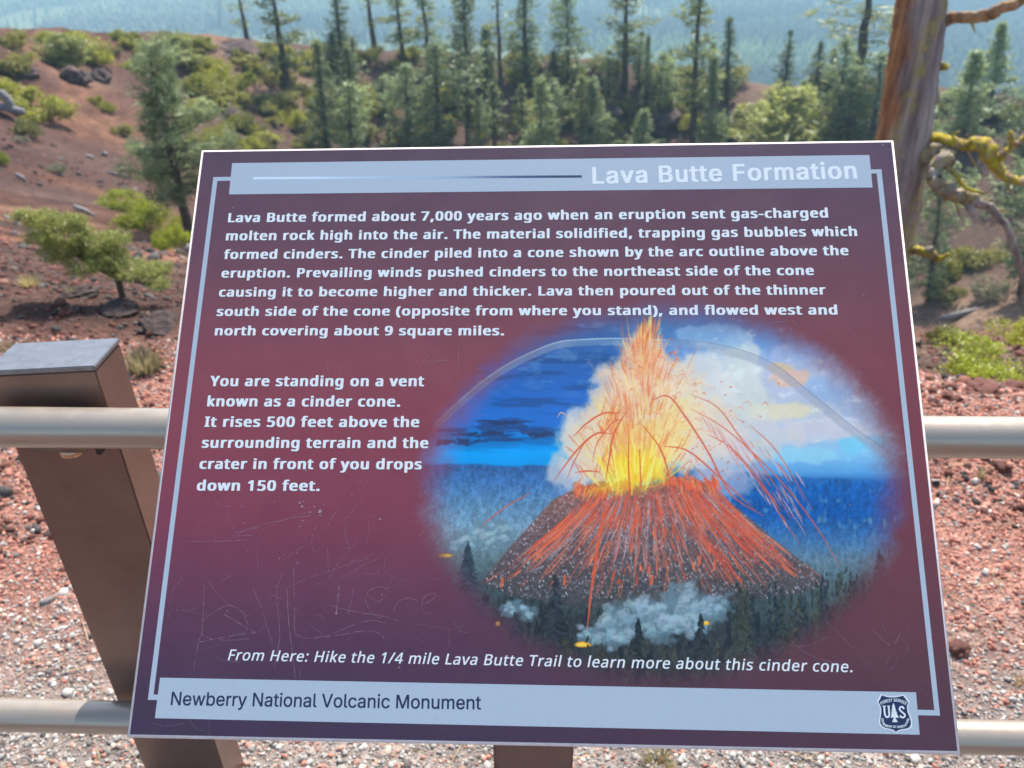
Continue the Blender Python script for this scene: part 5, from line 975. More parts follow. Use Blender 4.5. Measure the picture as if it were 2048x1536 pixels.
for pts, w in (([(390, 238), (560, 236), (740, 228)], .9), ([(660, 190), (860, 130), (1090, 88)], .8), ([(640, 207), (760, 204)], .6), ([(690, 185), (830, 150), (1080, 70)], .8), ([(485, 440), (480, 600), (470, 760), (450, 820), (415, 1000)], .9), ([(490, 440), (580, 560), (700, 640)], .7),
               ([(480, 690), (540, 640), (620, 605), (700, 640), (735, 720)], .9), ([(600, 655), (680, 705), (770, 755)], 1.2), ([(450, 815), (600, 785), (775, 757)], 1.1), ([(470, 770), (520, 795), (640, 803), (740, 795)], .8), ([(930, 420), (900, 520), (905, 640), (915, 780), (885, 960)], .9), ([(960, 510), (965, 680), (985, 850), (1005, 1020)], 1.1),
               ([(995, 380), (1000, 620), (1003, 750), (1040, 785), (1110, 792), (1220, 765), (1340, 715), (1440, 690), (1520, 705)], .9), ([(1120, 792), (1250, 775), (1400, 750), (1490, 765), (1512, 795)], .8), ([(760, 500), (810, 620), (860, 780), (875, 840)], .7), ([(1257, 495), (1250, 560), (1240, 650)], 1.8), ([(1340, 500), (1325, 580), (1308, 655)], 1.0), ([(1195, 603), (1340, 640), (1480, 660), (1600, 693)], .8),
               ([(1550, 515), (1480, 498), (1420, 530), (1410, 590), (1460, 660), (1500, 675)], .9), ([(1415, 540), (1480, 580), (1550, 520)], .7), ([(1565, 640), (1590, 590), (1650, 560), (1710, 580)], .8), ([(1740, 600), (1800, 560), (1805, 535), (1750, 550), (1730, 610), (1750, 645), (1790, 648)], .8), ([(1390, 0), (1330, 65), (1280, 120)], .9), ([(1235, 70), (1210, 110), (1190, 150)], .8),
               ([(1300, 130), (1290, 200), (1320, 295)], .8), ([(1365, 225), (1330, 270), (1285, 275)], .6), ([(1130, 140), (1100, 220), (1110, 290), (1140, 295)], .7), ([(1425, 120), (1425, 190), (1410, 250)], .6), ([(1365, 105), (1480, 85)], .6), ([(1050, 265), (930, 350)], .6), ([(1190, 270), (1200, 450)], .6), ([(1200, 450), (1240, 380), (1300, 300)], .6), ([(1270, 450), (1400, 370), (1480, 335)], .7), ([(940, 510), (1100, 440), (1430, 330)], .6),
               ([(1310, 415), (1330, 350), (1455, 310)], .6), ([(1520, 330), (1515, 400), (1560, 440), (1640, 460)], .5), ([(1405, 420), (1450, 425), (1490, 400)], .6), ([(540, 0), (580, 25), (640, 40)], .7), ([(610, 40), (630, 130), (690, 220), (770, 380)], .5), ([(300, 520), (320, 490), (360, 448)], .8), ([(300, 520), (285, 600), (275, 690)], .5), ([(290, 625), (400, 640), (500, 660)], .5), ([(860, 540), (980, 600), (1100, 720), (1200, 800)], .5),
               ([(1120, 670), (1140, 655), (1165, 680), (1170, 710)], .6), ([(530, 880), (580, 915), (690, 930)], .6), ([(1030, 950), (1035, 1020)], .6), ([(180, 1280), (280, 1295), (370, 1275)], .6), ([(400, 1265), (440, 1310), (480, 1320)], .6), ([(510, 1260), (508, 1350)], .5), ([(1680, 225), (1740, 180)], .7), ([(1885, 730), (1888, 840)], .5), ([(580, 470), (650, 425)], .6), ([(780, 210), (790, 400)], .5), ([(1700, 710), (1850, 735), (1990, 760)], .4)):
    scratch([z4(*p) for p in pts], w)
for pts, w in (([(1520, 660), (1540, 648), (1586, 642), (1580, 665), (1570, 690)], .8), ([(650, 715), (660, 750)], .7), ([(845, 725), (862, 705), (875, 700)], .7), ([(845, 727), (895, 720)], .6), ([(918, 690), (915, 780)], .7), ([(1640, 1230), (1700, 1290), (1745, 1340)], .5), ([(1580, 1280), (1620, 1310), (1700, 1335)], .6), ([(1745, 1260), (1780, 1290), (1800, 1268), (1770, 1330)], .7),
               ([(1575, 1292), (1620, 1290), (1660, 1270)], .6), ([(1800, 1275), (1815, 1300), (1775, 1345)], .6), ([(1760, 1240), (1775, 1268), (1800, 1262)], .5), ([(600, 430), (640, 425)], .4), ([(1000, 1165), (1120, 1120), (1190, 1100)], .5), ([(1150, 720), (1130, 700), (1100, 695)], .5), ([(1690, 655), (1750, 700)], .3), ([(1275, 1325), (1420, 1320)], .3)):
    scratch(pts, w)
for i in range(120):
    x, y = sg.uniform(320, 1150), sg.uniform(690, 1300); a = sg.uniform(0, 6.28); l = sg.uniform(4, 34)
    scratch([(x, y), (x + math.cos(a) * l * .5 + sg.normal() * 2, y + math.sin(a) * l * .5), (x + math.cos(a) * l, y + math.sin(a) * l)], sg.uniform(.2, .45))
for i in range(50):
    x, y = sg.uniform(1100, 1850), sg.uniform(400, 1460); a = sg.uniform(0, 6.28); l = sg.uniform(3, 16)
    scratch([(x, y), (x + math.cos(a) * l, y + math.sin(a) * l)], sg.uniform(.2, .4))
def chip(x, y, r):
    k = 7; ph = np.linspace(0, 2 * math.pi, k, endpoint=False) + sg.uniform(0, 1)
    rr_ = r * sg.uniform(.55, 1.2, k); q = pr(x + rr_ * np.cos(ph), y + rr_ * np.sin(ph)); V = np.concatenate([q, q.mean(0)[None]])
    T = np.array([[i, (i + 1) % k, k] for i in range(k)])
    mb.add(np.concatenate([V, np.full((k + 1, 1), 0.00027)], 1), T=tri_up(V, T))
for x, y, r in ((1045, 35, 10), (1145, 65, 14), (1030, 15, 7), (1115, 38, 6), (1090, 70, 7), (1168, 25, 5), (1050, 120, 6), (1030, 150, 6), (938, 312, 5), (915, 335, 6), (1018, 360, 7), (1015, 305, 5), (1490, 108, 9), (860, 265, 4), (1240, 650, 9), (700, 35, 4), (885, 10, 4), (615, 637, 4), (1600, 960, 7), (1500, 540, 5), (650, 1045, 4)):
    px, py = z4(x, y); chip(px, py, r * .3)
for x, y in ((680, 462), (590, 868), (683, 906), (612, 941), (720, 962), (704, 990), (850, 983), (867, 915), (606, 1003), (488, 1046), (640, 1030), (1725, 693), (1685, 517), (1466, 638), (1727, 590), (466, 416), (1780, 300), (1765, 290), (1700, 1010), (1455, 925)): chip(x, y, sg.uniform(.9, 1.8))
for i in range(160): chip(sg.uniform(300, 1880), sg.uniform(300, 1480), sg.uniform(.3, .75))
tag(on_panel(mb.build("scratch_marks", m_scr)), kind="stuff")

# --- the leg behind the panel
m_leg = plain_mat("brown_painted_steel", (0.20, 0.115, 0.085), 0.5, 0.0, 0.18, 9, 0.15, 0.002)
mb = MB(); w = 0.056
bm = bmesh.new(); bmesh.ops.create_cube(bm, size=1)
topz = leg_top[2] - SIGN_AT[2] + 0.030
for v in bm.verts:
    v.co.x *= 2 * w; v.co.y *= 0.07; v.co.z = -0.12 if v.co.z < 0 else topz + v.co.y * 1.0
bmesh.ops.bevel(bm, geom=bm.edges[:], offset=0.004, segments=2, affect='EDGES')
me = bpy.data.meshes.new("leg"); bm.to_mesh(me); bm.free(); me.materials.append(m_leg)
leg = bpy.data.objects.new("leg", me); COL.objects.link(leg); leg.parent = sign
# steel tray the panel is bolted to
mb = MB(); mb.box((0.18, BY * 0.80, -0.020), (SIGN_W - 0.18, BY * 0.20, -0.0125)); on_panel(mb.build("mounting_plate", m_leg))
# ------------------------------------------------------------------ metal railing behind the sign
m_rail, nt, b = new_mat("brushed_rail")
tc = nt.nodes.new("ShaderNodeTexCoord"); mp = nt.nodes.new("ShaderNodeMapping"); mp.inputs["Scale"].default_value = (3, 90, 90)
nt.links.new(tc.outputs["Object"], mp.inputs["Vector"]); n = noise_node(nt, 1.0, 5, 0.6, mp.outputs[0]); n2 = noise_node(nt, 45, 4, 0.7, tc.outputs["Object"])
r = ramp_node(nt, n.outputs[0], [(.3, (.40, .335, .26)), (.7, (.48, .41, .33))]); nt.links.new(r.outputs[0], b.inputs["Base Color"])
r2 = ramp_node(nt, n2.outputs[0], [(.3, (.27,) * 3), (.75, (.42,) * 3)]); nt.links.new(r2.outputs[0], b.inputs["Roughness"])
b.inputs["Metallic"].default_value = 0.55
m_post, nt, b = new_mat("bronze_post")
tc = nt.nodes.new("ShaderNodeTexCoord"); n = noise_node(nt, 7, 6, 0.65, tc.outputs["Object"]); n2 = noise_node(nt, 130, 3, 0.7, tc.outputs["Object"])
r = ramp_node(nt, n.outputs[0], [(.3, (.20, .125, .098)), (.7, (.27, .18, .145))])
r2 = ramp_node(nt, n2.outputs[0], [(.70, (0, 0, 0)), (.78, (1, 1, 1))])
nt.links.new(mix_node(nt, r2.outputs[0], r.outputs[0], (.24, .2, .17)), b.inputs["Base Color"])
b.inputs["Metallic"].default_value = 0.55; b.inputs["Roughness"].default_value = 0.34
m_cap = plain_mat("grey_cap_steel", (0.24, 0.25, 0.265), 0.42, 0.7, 0.15, 60)
m_dark = plain_mat("black_rubber", (0.02, 0.02, 0.02), 0.6)
m_bolt = plain_mat("copper_bolt", (0.55, 0.34, 0.22), 0.35, 0.8, 0.2, 80)

FY = 0.925
fence = thing("metal_railing", "bronze metal railing with two round pipes and a wide flat post behind the sign", "railing", (-0.75, 1.0, float(zt(-0.75, 1.0))))
FZ = fence.location.z
yaw = -0.038
def rail_at(px, py, hh):
    d = ray(px, py); t = FY / d[1]; return EYE + d * t
for (pl, pr_) in (((150, 850.5), (1960, 878)), ((100, 1424), (1990, 1480))):
    a = rail_at(*pl, 0); c = rail_at(*pr_, 0); zc = (a[2] + c[2]) / 2; s = (c[2] - a[2]) / (c[0] - a[0])
    # both pipes run a little nearer on the right, as the railing does
    def pos(x): return (x, FY - 0.0 * x, zc + 0 * s)
    slope = -math.tan(math.radians(2.2))
    mid = (a + c) / 2
    P = [(x + 0.75, FY + slope * x - 1.0, zc - FZ) for x in (-6.0, -3.0, 0.0, 3.0, 6.0)]
    mb = MB(); mb.tube(P, 0.0292, 40); mb.build("rail", m_rail, fence, True)

def post(xl, label_extra=False):
    slope = -math.tan(math.radians(2.2)); yf = FY + slope * (xl + .09) + 0.048
    bm = bmesh.new(); bmesh.ops.create_cube(bm, size=1)
    for v in bm.verts:
        v.co.x = (xl if v.co.x < 0 else xl + POST_W) + 0.75; v.co.y = (yf if v.co.y < 0 else yf + 0.085) - 1.0
        v.co.z = (-0.30 if v.co.z < 0 else POST_TOP - 0.008 + 0.045 * (v.co.x - 0.75 - xl - POST_W)) - FZ
    bmesh.ops.bevel(bm, geom=bm.edges[:], offset=0.0022, segments=2, affect='EDGES')
    me = bpy.data.meshes.new("post"); bm.to_mesh(me); bm.free(); me.materials.append(m_post)
    po = bpy.data.objects.new("post", me); COL.objects.link(po); po.parent = fence
    bm = bmesh.new(); bmesh.ops.create_cube(bm, size=1)
    for v in bm.verts:
        v.co.x = (xl - .001 if v.co.x < 0 else xl + POST_W + .001) + 0.75; v.co.y = (yf - .001 if v.co.y < 0 else yf + 0.086) - 1.0
        v.co.z = (POST_TOP - 0.0078 if v.co.z < 0 else POST_TOP) - FZ + 0.045 * (v.co.x - 0.75 - xl - POST_W)
    bmesh.ops.bevel(bm, geom=bm.edges[:], offset=0.0015, segments=2, affect='EDGES')
    me = bpy.data.meshes.new("cap"); bm.to_mesh(me); bm.free(); me.materials.append(m_cap)
    o = bpy.data.objects.new("cap", me); COL.objects.link(o); o.parent = po
    # saddle bracket and bolt under the upper pipe
    for zz in RAILZ:
        mb = MB(); mb.box((xl + .055 + .75, yf - .046 - 1, zz - .046 - FZ), (xl + .135 + .75, yf - .0025 - 1, zz - .026 - FZ)); mb.build("bracket", m_post, fence)
        mb = MB(); mb.box((xl + .140 + .75, yf - .03 - 1, zz - .062 - FZ), (xl + .147 + .75, yf - .003 - 1, zz - .024 - FZ)); mb.build("gasket", m_dark, fence)
        mb = MB(); mb.tube([(xl + .105 + .75, yf - .028 - 1, zz - .0465 - FZ), (xl + .105 + .75, yf - .028 - 1, zz - .058 - FZ), (xl + .105 + .75, yf - .028 - 1, zz - .063 - FZ)], [.017, .017, .009], 18); mb.build("bolt", m_bolt, fence, True)
RAILZ = []
for (pl, pr_) in (((150, 850.5), (1960, 878)), ((100, 1424), (1990, 1480))):
    a = rail_at(*pl, 0); c = rail_at(*pr_, 0); RAILZ.append((a[2] + c[2]) / 2)
def on_plane_y(px, py, y):
    d = ray(px, py); return EYE + d * (y / d[1])
_pf = FY + 0.048 + math.tan(math.radians(2.2)) * 0.6
pc = on_plane_y(186, 733, _pf); pl_ = on_plane_y(130, 1150, _pf)
POST_TOP = float(pc[2]); POST_R = float(pc[0]); POST_W = POST_R - float(pl_[0])
post(POST_R - POST_W); post(POST_R - POST_W + 2.44)

# ------------------------------------------------------------------ plants
NEEDLE = (0.180, 0.240, 0.110); PINE = (0.255, 0.300, 0.115); FIR = (0.265, 0.340, 0.160)
m_needle = leaf_mat("dark_pine_needles", NEEDLE); m_pine = leaf_mat("pine_needles", PINE); m_young = leaf_mat("young_pine_needles", FIR)
m_dwarf = leaf_mat("dwarf_pine_needles", (0.33, 0.365, 0.115)); m_bush = leaf_mat("manzanita_leaves", (0.34, 0.355, 0.055)); m_olive = leaf_mat("olive_shrub_leaves", (0.26, 0.26, 0.07))
m_bright = leaf_mat("bright_shrub_leaves", (0.31, 0.36, 0.03)); m_sage = leaf_mat("sage_leaves", (0.20, 0.20, 0.13)); m_straw = leaf_mat("dry_grass_blades", (0.42, 0.36, 0.19))
m_bark = plain_mat("pine_bark", (0.085, 0.058, 0.042), 0.9, 0, 0.35, 6, 0.6, 0.03, (1, 1, .3))

def blades(C, size, g, flat=0.0, per=4, aspect=0.22):
    """needle tufts or leaves: 'per' little quads at each centre C (n,3)"""
    n = len(C) * per
    c = np.repeat(C, per, 0) + g.normal(size=(n, 3)) * np.repeat(size, per)[:, None] * .32
    d = g.normal(size=(n, 3)); d[:, 2] = d[:, 2] * (1 - flat) + .25; d /= np.linalg.norm(d, axis=1)[:, None]
    e = np.cross(d, g.normal(size=(n, 3))); e /= np.linalg.norm(e, axis=1)[:, None]
    L = (np.repeat(size, per) * g.uniform(.6, 1.2, n))[:, None]; W = L * aspect
    V = np.stack([c - d * L * .5, c + e * W * .5, c + d * L * .5, c - e * W * .5], 1).reshape(-1, 3)
    F = np.arange(n * 4).reshape(-1, 4)
    return V, F

def conifer_mesh(name, h, r, base, nbr, tuft, seed, prof, mat, per=4, droop=(-.25, .12), gap=0.0, lean=(0, 0), bend=0.0, sub=1.0, aspect=.22, tr=None, uneven=.28):
    """a tapered trunk with limbs, and a crown of needle tufts along the limbs; base at the origin"""
    g = np.random.default_rng(seed)
    tr = tr or h * .016
    zz = np.linspace(-.03 * h, h, 14); t = np.clip(zz / h, 0, 1)
    ax = np.stack([lean[0] * t + bend * np.sin(t * 3.1) * h * .05 + g.normal(size=14) * h * .002, lean[1] * t + g.normal(size=14) * h * .002, zz], 1)
    tk = MB(); tk.tube(ax, tr * (1.06 - t) ** .8 + tr * .08, 8, .05, seed)
    def axis(u): return np.array([np.interp(u, t, ax[:, k]) for k in range(3)])
    cen = []; siz = []; ton = []
    az0 = g.uniform(0, 6.28)
    dead = g.uniform(size=12) < gap
    for i in range(nbr):
        u = base + (1 - base) * (i + g.uniform(0, 1)) / nbr
        if dead[int(u * 11.99)] and g.uniform() < .75: continue
        L = r * prof((u - base) / (1 - base)) * g.uniform(.42, 1.22)
        if L < .03 * r: L = .05 * r
        az = az0 + i * 2.4 + g.normal() * .5
        L *= 1 + uneven * math.sin(az + 5.0 * u + seed)
        dz = g.uniform(*droop) + .55 * ((u - base) / (1 - base)) ** 2
        p0 = axis(u); s = np.linspace(0, 1, 5)
        P = p0 + np.stack([np.cos(az) * L * s, np.sin(az) * L * s, dz * L * s + .16 * L * s ** 2], 1)
        tk.tube(P[[0, 2, 4]], np.array([.3, .2, .08]) * tr * (1.15 - u), 3, 0, i, False)
        m = max(2, int(sub * 1.35 * L / tuft))
        sv = np.sqrt(g.uniform(.07, 1.05, m)); side = g.normal(size=m) * .20 * L * (1.1 - sv)
        Q = p0 + np.stack([np.cos(az) * L * sv - np.sin(az) * side, np.sin(az) * L * sv + np.cos(az) * side, dz * L * sv + .16 * L * sv ** 2 + g.normal(size=m) * .05 * L], 1)
        cen.append(Q); siz.append(np.full(m, tuft) * g.uniform(.75, 1.25, m)); ton.append(np.full(m, g.uniform(.72, 1.28)) * g.uniform(.88, 1.12, m))
    m = int(5 * sub); Q = axis(1.0) + g.normal(size=(m, 3)) * [.05 * r, .05 * r, .02 * h]; cen.append(Q); siz.append(np.full(m, tuft * .7)); ton.append(np.ones(m))
    cen = np.concatenate(cen); siz = np.concatenate(siz); ton = np.concatenate(ton)
    V, F = blades(cen, siz * 1.25, g, .2, per, aspect)
    T = np.repeat(ton, per * 4)[:, None] * np.array([[1.0, 1.0, 1.0]])
    crown = mesh_obj("crown", V, F, mat, None, T); trunk = tk.build("trunk", m_bark, None, True)
    return crown, trunk

spire = lambda q: (1 - q) ** .8 * (.35 + .65 * min(1, q * 6)) + .03
column = lambda q: (1 - q ** 2.2) * (.6 + .4 * math.sin(q * 17) ** 2) * (.5 + .5 * min(1, q * 3)) + .06
cone_ = lambda q: (1 - q) ** .95 + .03
PROTO = {}
def protos(kind, n, **kw):
    PROTO[kind] = []
    for k in range(n):
        kw2 = dict(kw); kw2["seed"] = kw["seed"] + 13 * k
        c, t = conifer_mesh(kind, **kw2); me = (c.data, t.data)
        bpy.data.objects.remove(c); bpy.data.objects.remove(t); PROTO[kind].append(me)
# unit trees 10 m tall
protos("ponderosa", 4, h=10, r=1.35, base=.20, nbr=125, tuft=.36, seed=100, prof=column, mat=m_pine, per=5, gap=.16, sub=1.2)
protos("spire", 4, h=10, r=1.35, base=.05, nbr=170, tuft=.30, seed=200, prof=spire, mat=m_needle, per=5, sub=1.1, gap=.12)
protos("sparse", 3, h=10, r=1.2, base=.28, nbr=62, tuft=.36, seed=300, prof=column, mat=m_pine, per=5, gap=.34)
protos("young", 4, h=10, r=2.5, base=.02, nbr=190, tuft=.50, seed=400, prof=cone_, mat=m_young, per=5, droop=(-.2, .35), sub=1.15, gap=.10)
protos("ragged", 4, h=10, r=1.9, base=.10, nbr=120, tuft=.42, seed=600, prof=lambda q: (.35 + .65 * math.sin(min(q * 1.6 + .25, 2.2))) * (1 - q ** 3) + .05, mat=m_young, per=5, droop=(-.3, .3), sub=1.2, gap=.14, uneven=.4)
protos("round", 2, h=10, r=4.4, base=.06, nbr=170, tuft=.85, seed=500, prof=lambda q: (1 - q ** 2.4) * .9 + .1, mat=m_dwarf, per=6, droop=(-.1, .5), sub=1.2)

CT = np.random.default_rng(77)
def put_tree(kind, base, top, wpx, label, name="pine_tree", group=None, var=None, at=None):
    """base, top: where the trunk meets the ground and where the tip is, on the photograph"""
    p = ground(*base) if at is None else np.array([*at, float(zt(*at))])
    bpx = project(p); z = depth_of(p)
    # height so that the tip reaches the top row; horizontal offset is the tree's own lean
    lo, hi = .2, 60.0
    for _ in range(40):
        mid = (lo + hi) / 2; ty = project(p + [0, 0, mid])[1]
        if ty > top[1]: lo = mid
        else: hi = mid
    h = (lo + hi) / 2; tip = project(p + [0, 0, h]); off = (top[0] - tip[0]) * depth_of(p + [0, 0, h]) / FPX
    V = PROTO[kind]; cr, tk = V[(var if var is not None else int(CT.integers(len(V)))) % len(V)]
    rad0 = {"ponderosa": 1.35, "spire": 1.35, "sparse": 1.2, "young": 2.5, "round": 4.4, "ragged": 1.9}[kind]
    sxy = 1.22 * wpx * z / FPX / 2 / (rad0 * .92); sz = h / 10.0
    e = thing(name, label, "tree", p, group)
    a = CT.uniform(0, 6.28)
    sh = Matrix.Identity(4); sh[0][2] = off / h; R = sh @ Matrix.Diagonal((sxy, sxy, sz, 1)) @ Matrix.Rotation(a, 4, 'Z')
    for nm, me in (("crown", cr), ("trunk", tk)):
        o = bpy.data.objects.new(nm, me); COL.objects.link(o); o.parent = e; o.matrix_basis = R
    return e

TREES = [
 ("sparse", (497, 92), (470, -25), 58, "pale thin pine on the skyline left of the leaning tall pine"),
 ("ponderosa", (578, 188), (533, -60), 92, "tall leaning pine with a long bare lower trunk above the tan footpath"),
 ("spire", (655, 300), (640, 84), 62, "slender light green fir standing in front of the crater wall right of the footpath"),
 ("spire", (690, 168), (668, -45), 58, "dark full fir on the rim just left of the thin wind-bent pine"),
 ("sparse", (750, 104), (722, -50), 62, "thin wind-bent pine on the rim with foliage on its left side"),
 ("sparse", (717, 226), (703, 75), 48, "short pine with bare black lower trunk halfway down the crater wall"),
 ("ponderosa", (808, 128), (780, -40), 62, "light green pine on the rim behind the pair of fluffy young firs"),
 ("ponderosa", (862, 150), (832, -30), 66, "grey-green pine with a forked trunk on the rim above the fluffy firs"),
 ("ragged", (818, 305), (815, 132), 78, "left one of the two fluffy pale green firs at the sign's top edge"),
 ("ragged", (880, 320), (872, 92), 112, "right and larger of two fluffy pale green firs at the sign's top edge"),
 ("ponderosa", (938, 290), (925, -45), 78, "tall pine with a long straight bare trunk right of the two fluffy firs"),
 ("sparse", (1003, 196), (986, -40), 56, "patchy thin pine with open gaps left of the dense dark column-shaped pine"),
 ("spire", (1052, 172), (1041, -55), 76, "dense dark column-shaped pine in the middle of the rim"),
 ("spire", (1112, 112), (1102, -35), 44, "narrow dark pine standing behind the spreading rim pine"),
 ("ragged", (1137, 185), (1126, -10), 72, "light green spreading pine on the rim in front of the narrow dark pine"),
 ("young", (1082, 318), (1080, 160), 74, "short grey-green fir at the edge of the sign, left of its twin"),
 ("young", (1184, 318), (1181, 160), 74, "short grey-green fir at the edge of the sign, right of its twin"),
 ("ponderosa", (1249, 178), (1240, -60), 90, "broad-crowned dark pine with a clear black trunk on the rim"),
 ("spire", (1292, 236), (1290, 72), 34, "very narrow small pine right of the broad-crowned dark pine"),
 ("young", (1285, 318), (1285, 222), 66, "brownish short fir just above the upper edge of the sign"),
 ("spire", (1338, 205), (1336, 100), 34, "small faint pine left of the tallest dark pine"),
 ("ponderosa", (1385, 292), (1383, -70), 86, "tallest dark pine with a long trunk right of centre"),
 ("young", (1420, 318), (1418, 120), 62, "grey-green fir crowding the foot of the tallest dark pine"),
 ("spire", (1452, 205), (1452, 38), 54, "small-crowned pine right of the tallest dark pine"),
 ("spire", (1568, 185), (1576, 62), 40, "narrow leaning pine on the right-hand skyline beside the bare red ground"),
 ("spire", (1628, 196), (1634, 84), 42, "narrow upright pine on the right-hand skyline near the tall open pine"),
 ("round", (1572, 322), (1572, 188), 128, "bushy yellow-green young pine above the sign, left of the dead trunk"),
 ("sparse", (1712, 190), (1718, -75), 128, "tall open pine with spaced horizontal branches left of the dead trunk"),
 ("ragged", (1672, 305), (1672, 85), 84, "bushy green fir under the tall open pine, the left of two"),
 ("ragged", (1738, 310), (1738, 112), 96, "bushy green fir touching the left side of the dead trunk"),
 ("young", (1922, 285), (1928, 108), 100, "conical green fir right of the dead trunk above the yellow branch"),
 ("young", (1984, 195), (1986, 52), 72, "pale conical fir on the far rim at the right"),
 ("ragged", (2052, 345), (2056, 172), 112, "green fir cut by the right edge of the picture above the mossy fork"),
 ("ragged", (1858, 600), (1852, 330), 104, "young pale fir seen below the dead branch beside the sign's edge"),
 ("ragged", (2042, 585), (2062, 290), 120, "dark green pine behind the hanging grey branch at the right edge"),
 ("round", (132, 134), (128, 72), 74, "small wind-shaped pine on the left skyline beside dark rocks"),
 ("round", (362, 128), (358, 74), 62, "little blue-green pine on the left skyline above the leaning pine"),
 ("sparse", (440, 70), (452, -20), 40, "faint spindly pine at the skyline left of the pale thin pine"),
]
for kind, base, top, w, label in TREES:
    put_tree(kind, base, top, w, label, "fir_tree" if kind in ("spire", "young") else "pine_tree", "trees around the crater")

gt = np.random.default_rng(58); used = [(b_[0], b_[1]) for _, b_, _, _, _ in TREES]
k_ = 0
while k_ < 27:
    px, py = gt.uniform(625, 1765), gt.uniform(150, 330)
    if px < 1100 and gt.uniform() < .45 or 1470 < px < 1650 and py < 262: continue
    if py < 130 + max(px - 900, 0) * .06 or any(abs(px - a) < 17 and abs(py - c) < 30 for a, c in used): continue
    used.append((px, py)); hp = gt.uniform(70, 170) * (.75 + .25 * (py > 230)); kd = ["ragged", "young", "ponderosa", "spire"][gt.choice(4, p=[.45, .25, .18, .12])]
    put_tree(kd, (px, py), (px + gt.normal() * 5, max(py - hp, 28)), hp * gt.uniform(.28, .5), "grey-green conifer in the mixed stand on the far crater wall", "fir_tree" if kd in ("spire", "young") else "pine_tree", "conifers filling the far crater wall"); k_ += 1

# the nearer leaning pine and the dwarf pine on the left slope
def near_tree(name, label, base, h, mk):
    p = ground(*base); e = thing(name, label, "tree", p)
    c, t = mk(p); c.parent = e; t.parent = e; return e
def mk_lean(p):
    z = depth_of(p); s = z / FPX
    return conifer_mesh("lean", 348 * s, 84 * s, .27, 130, 26 * s * .62, 61, lambda q: .45 + .75 * math.sin(min(q * 1.25 + .2, 1) * 3.0) * (1.05 - q * .55), leaf_mat("leaning_pine_needles", (0.235, 0.30, 0.155)), per=12, droop=(-.35, .25), gap=.10, lean=(-0.0 * s, 0), bend=.0, sub=1.5, aspect=.12, tr=9.5 * s)
near_tree("pine_tree", "leaning grey-green pine beside the upper left corner of the sign", (383, 486), 0, mk_lean)
def mk_dwarf(p):
    s = depth_of(p) / FPX; g = np.random.default_rng(5)
    tk = MB()
    tk.tube(np.array([(2, 0, -14), (0, 0, 0), (-4, 0, 30), (-3, 0, 58), (-20, 2, 85), (-60, 5, 110)]) * s, np.array([11, 9.5, 7, 6.5, 5, 3]) * s, 10, .1, 3)
    cen = []
    pads = [(-30, 105, 48, 26), (-85, 128, 55, 28), (-130, 150, 42, 22), (-100, 100, 45, 20), (-10, 80, 45, 22), (35, 62, 45, 22), (65, 42, 40, 16), (-45, 75, 40, 18), (-140, 122, 38, 16), (-70, 150, 34, 16), (5, 108, 34, 18), (88, 30, 26, 12), (-155, 168, 22, 12)]
    for x, zc, rx, rz in pads:
        tk.tube(np.array([(-4, 0, 60), (x * .5, g.normal() * 6, 64 + (zc - 56) * .55), (x * .86, g.normal() * 14, zc + 12 - rz * .3)]) * s, np.array([4, 2.5, 1.2]) * s, 5, 0, 1)
        m = int(rx * rz * .13); q = g.normal(size=(m, 3)); q /= np.linalg.norm(q, axis=1)[:, None]; q *= g.uniform(.35, 1.08, m)[:, None] ** .5
        yo = g.normal() * 22
        cen.append(np.stack([x * .86 - 4 + q[:, 0] * rx * .86, yo + q[:, 1] * rx * .8, (zc + 14) * 1.08 + q[:, 2] * rz * .72], 1) * s)
    cen = np.concatenate(cen); V, F = blades(cen, np.full(len(cen), 13 * s), g, .1, 12, .13)
    T = np.repeat(g.uniform(.75, 1.3, len(cen)), 48)
    return mesh_obj("crown", V, F, m_dwarf, None, T), tk.build("trunk", m_bark, None, True)
near_tree("dwarf_pine", "dwarf bonsai-like pine with flat pads of needles on the bare cinder slope above the post", (255, 612), 0, mk_dwarf)

# shrubs
def shrub_mesh(seed, lobes, leaves, leaf, mat):
    g = np.random.default_rng(seed); cen = []
    for k in range(lobes):
        a = g.uniform(0, 6.28); d = .40 * math.sqrt(g.uniform(0, 1)); r = g.uniform(.08, .22); hz = g.uniform(.08, .38) * (1.1 - d)
        m = leaves // lobes; q = g.normal(size=(m, 3)); q /= np.linalg.norm(q, axis=1)[:, None]; q *= g.uniform(.1, 1.25, m)[:, None] ** .5
        c = np.stack([math.cos(a) * d + q[:, 0] * r, math.sin(a) * d + q[:, 1] * r, hz + q[:, 2] * r * .8], 1); cen.append(c)
    cen = np.concatenate(cen); cen[:, 2] = np.abs(cen[:, 2])
    V, F = blades(cen, leaf * g.uniform(.6, 1.3, len(cen)), g, 0, 3, .5)
    T = np.repeat((.75 + .5 * vnoise(cen[:, 0] * 9 + seed, cen[:, 1] * 9 + cen[:, 2] * 5, seed)) * g.uniform(.85, 1.15, len(cen)), 12)
    o = mesh_obj("shrub", V, F, mat, None, T); me = o.data; bpy.data.objects.remove(o); return me
SHRUB = {k: [shrub_mesh(s0 + i, nl, nv, lf, mt) for i in range(3)] for k, s0, nl, nv, lf, mt in
         (("green", 10, 15, 1700, .050, m_bush), ("olive", 30, 13, 1300, .055, m_olive), ("bright", 50, 18, 3200, .034, m_bright), ("sage", 70, 9, 900, .05, m_sage))}
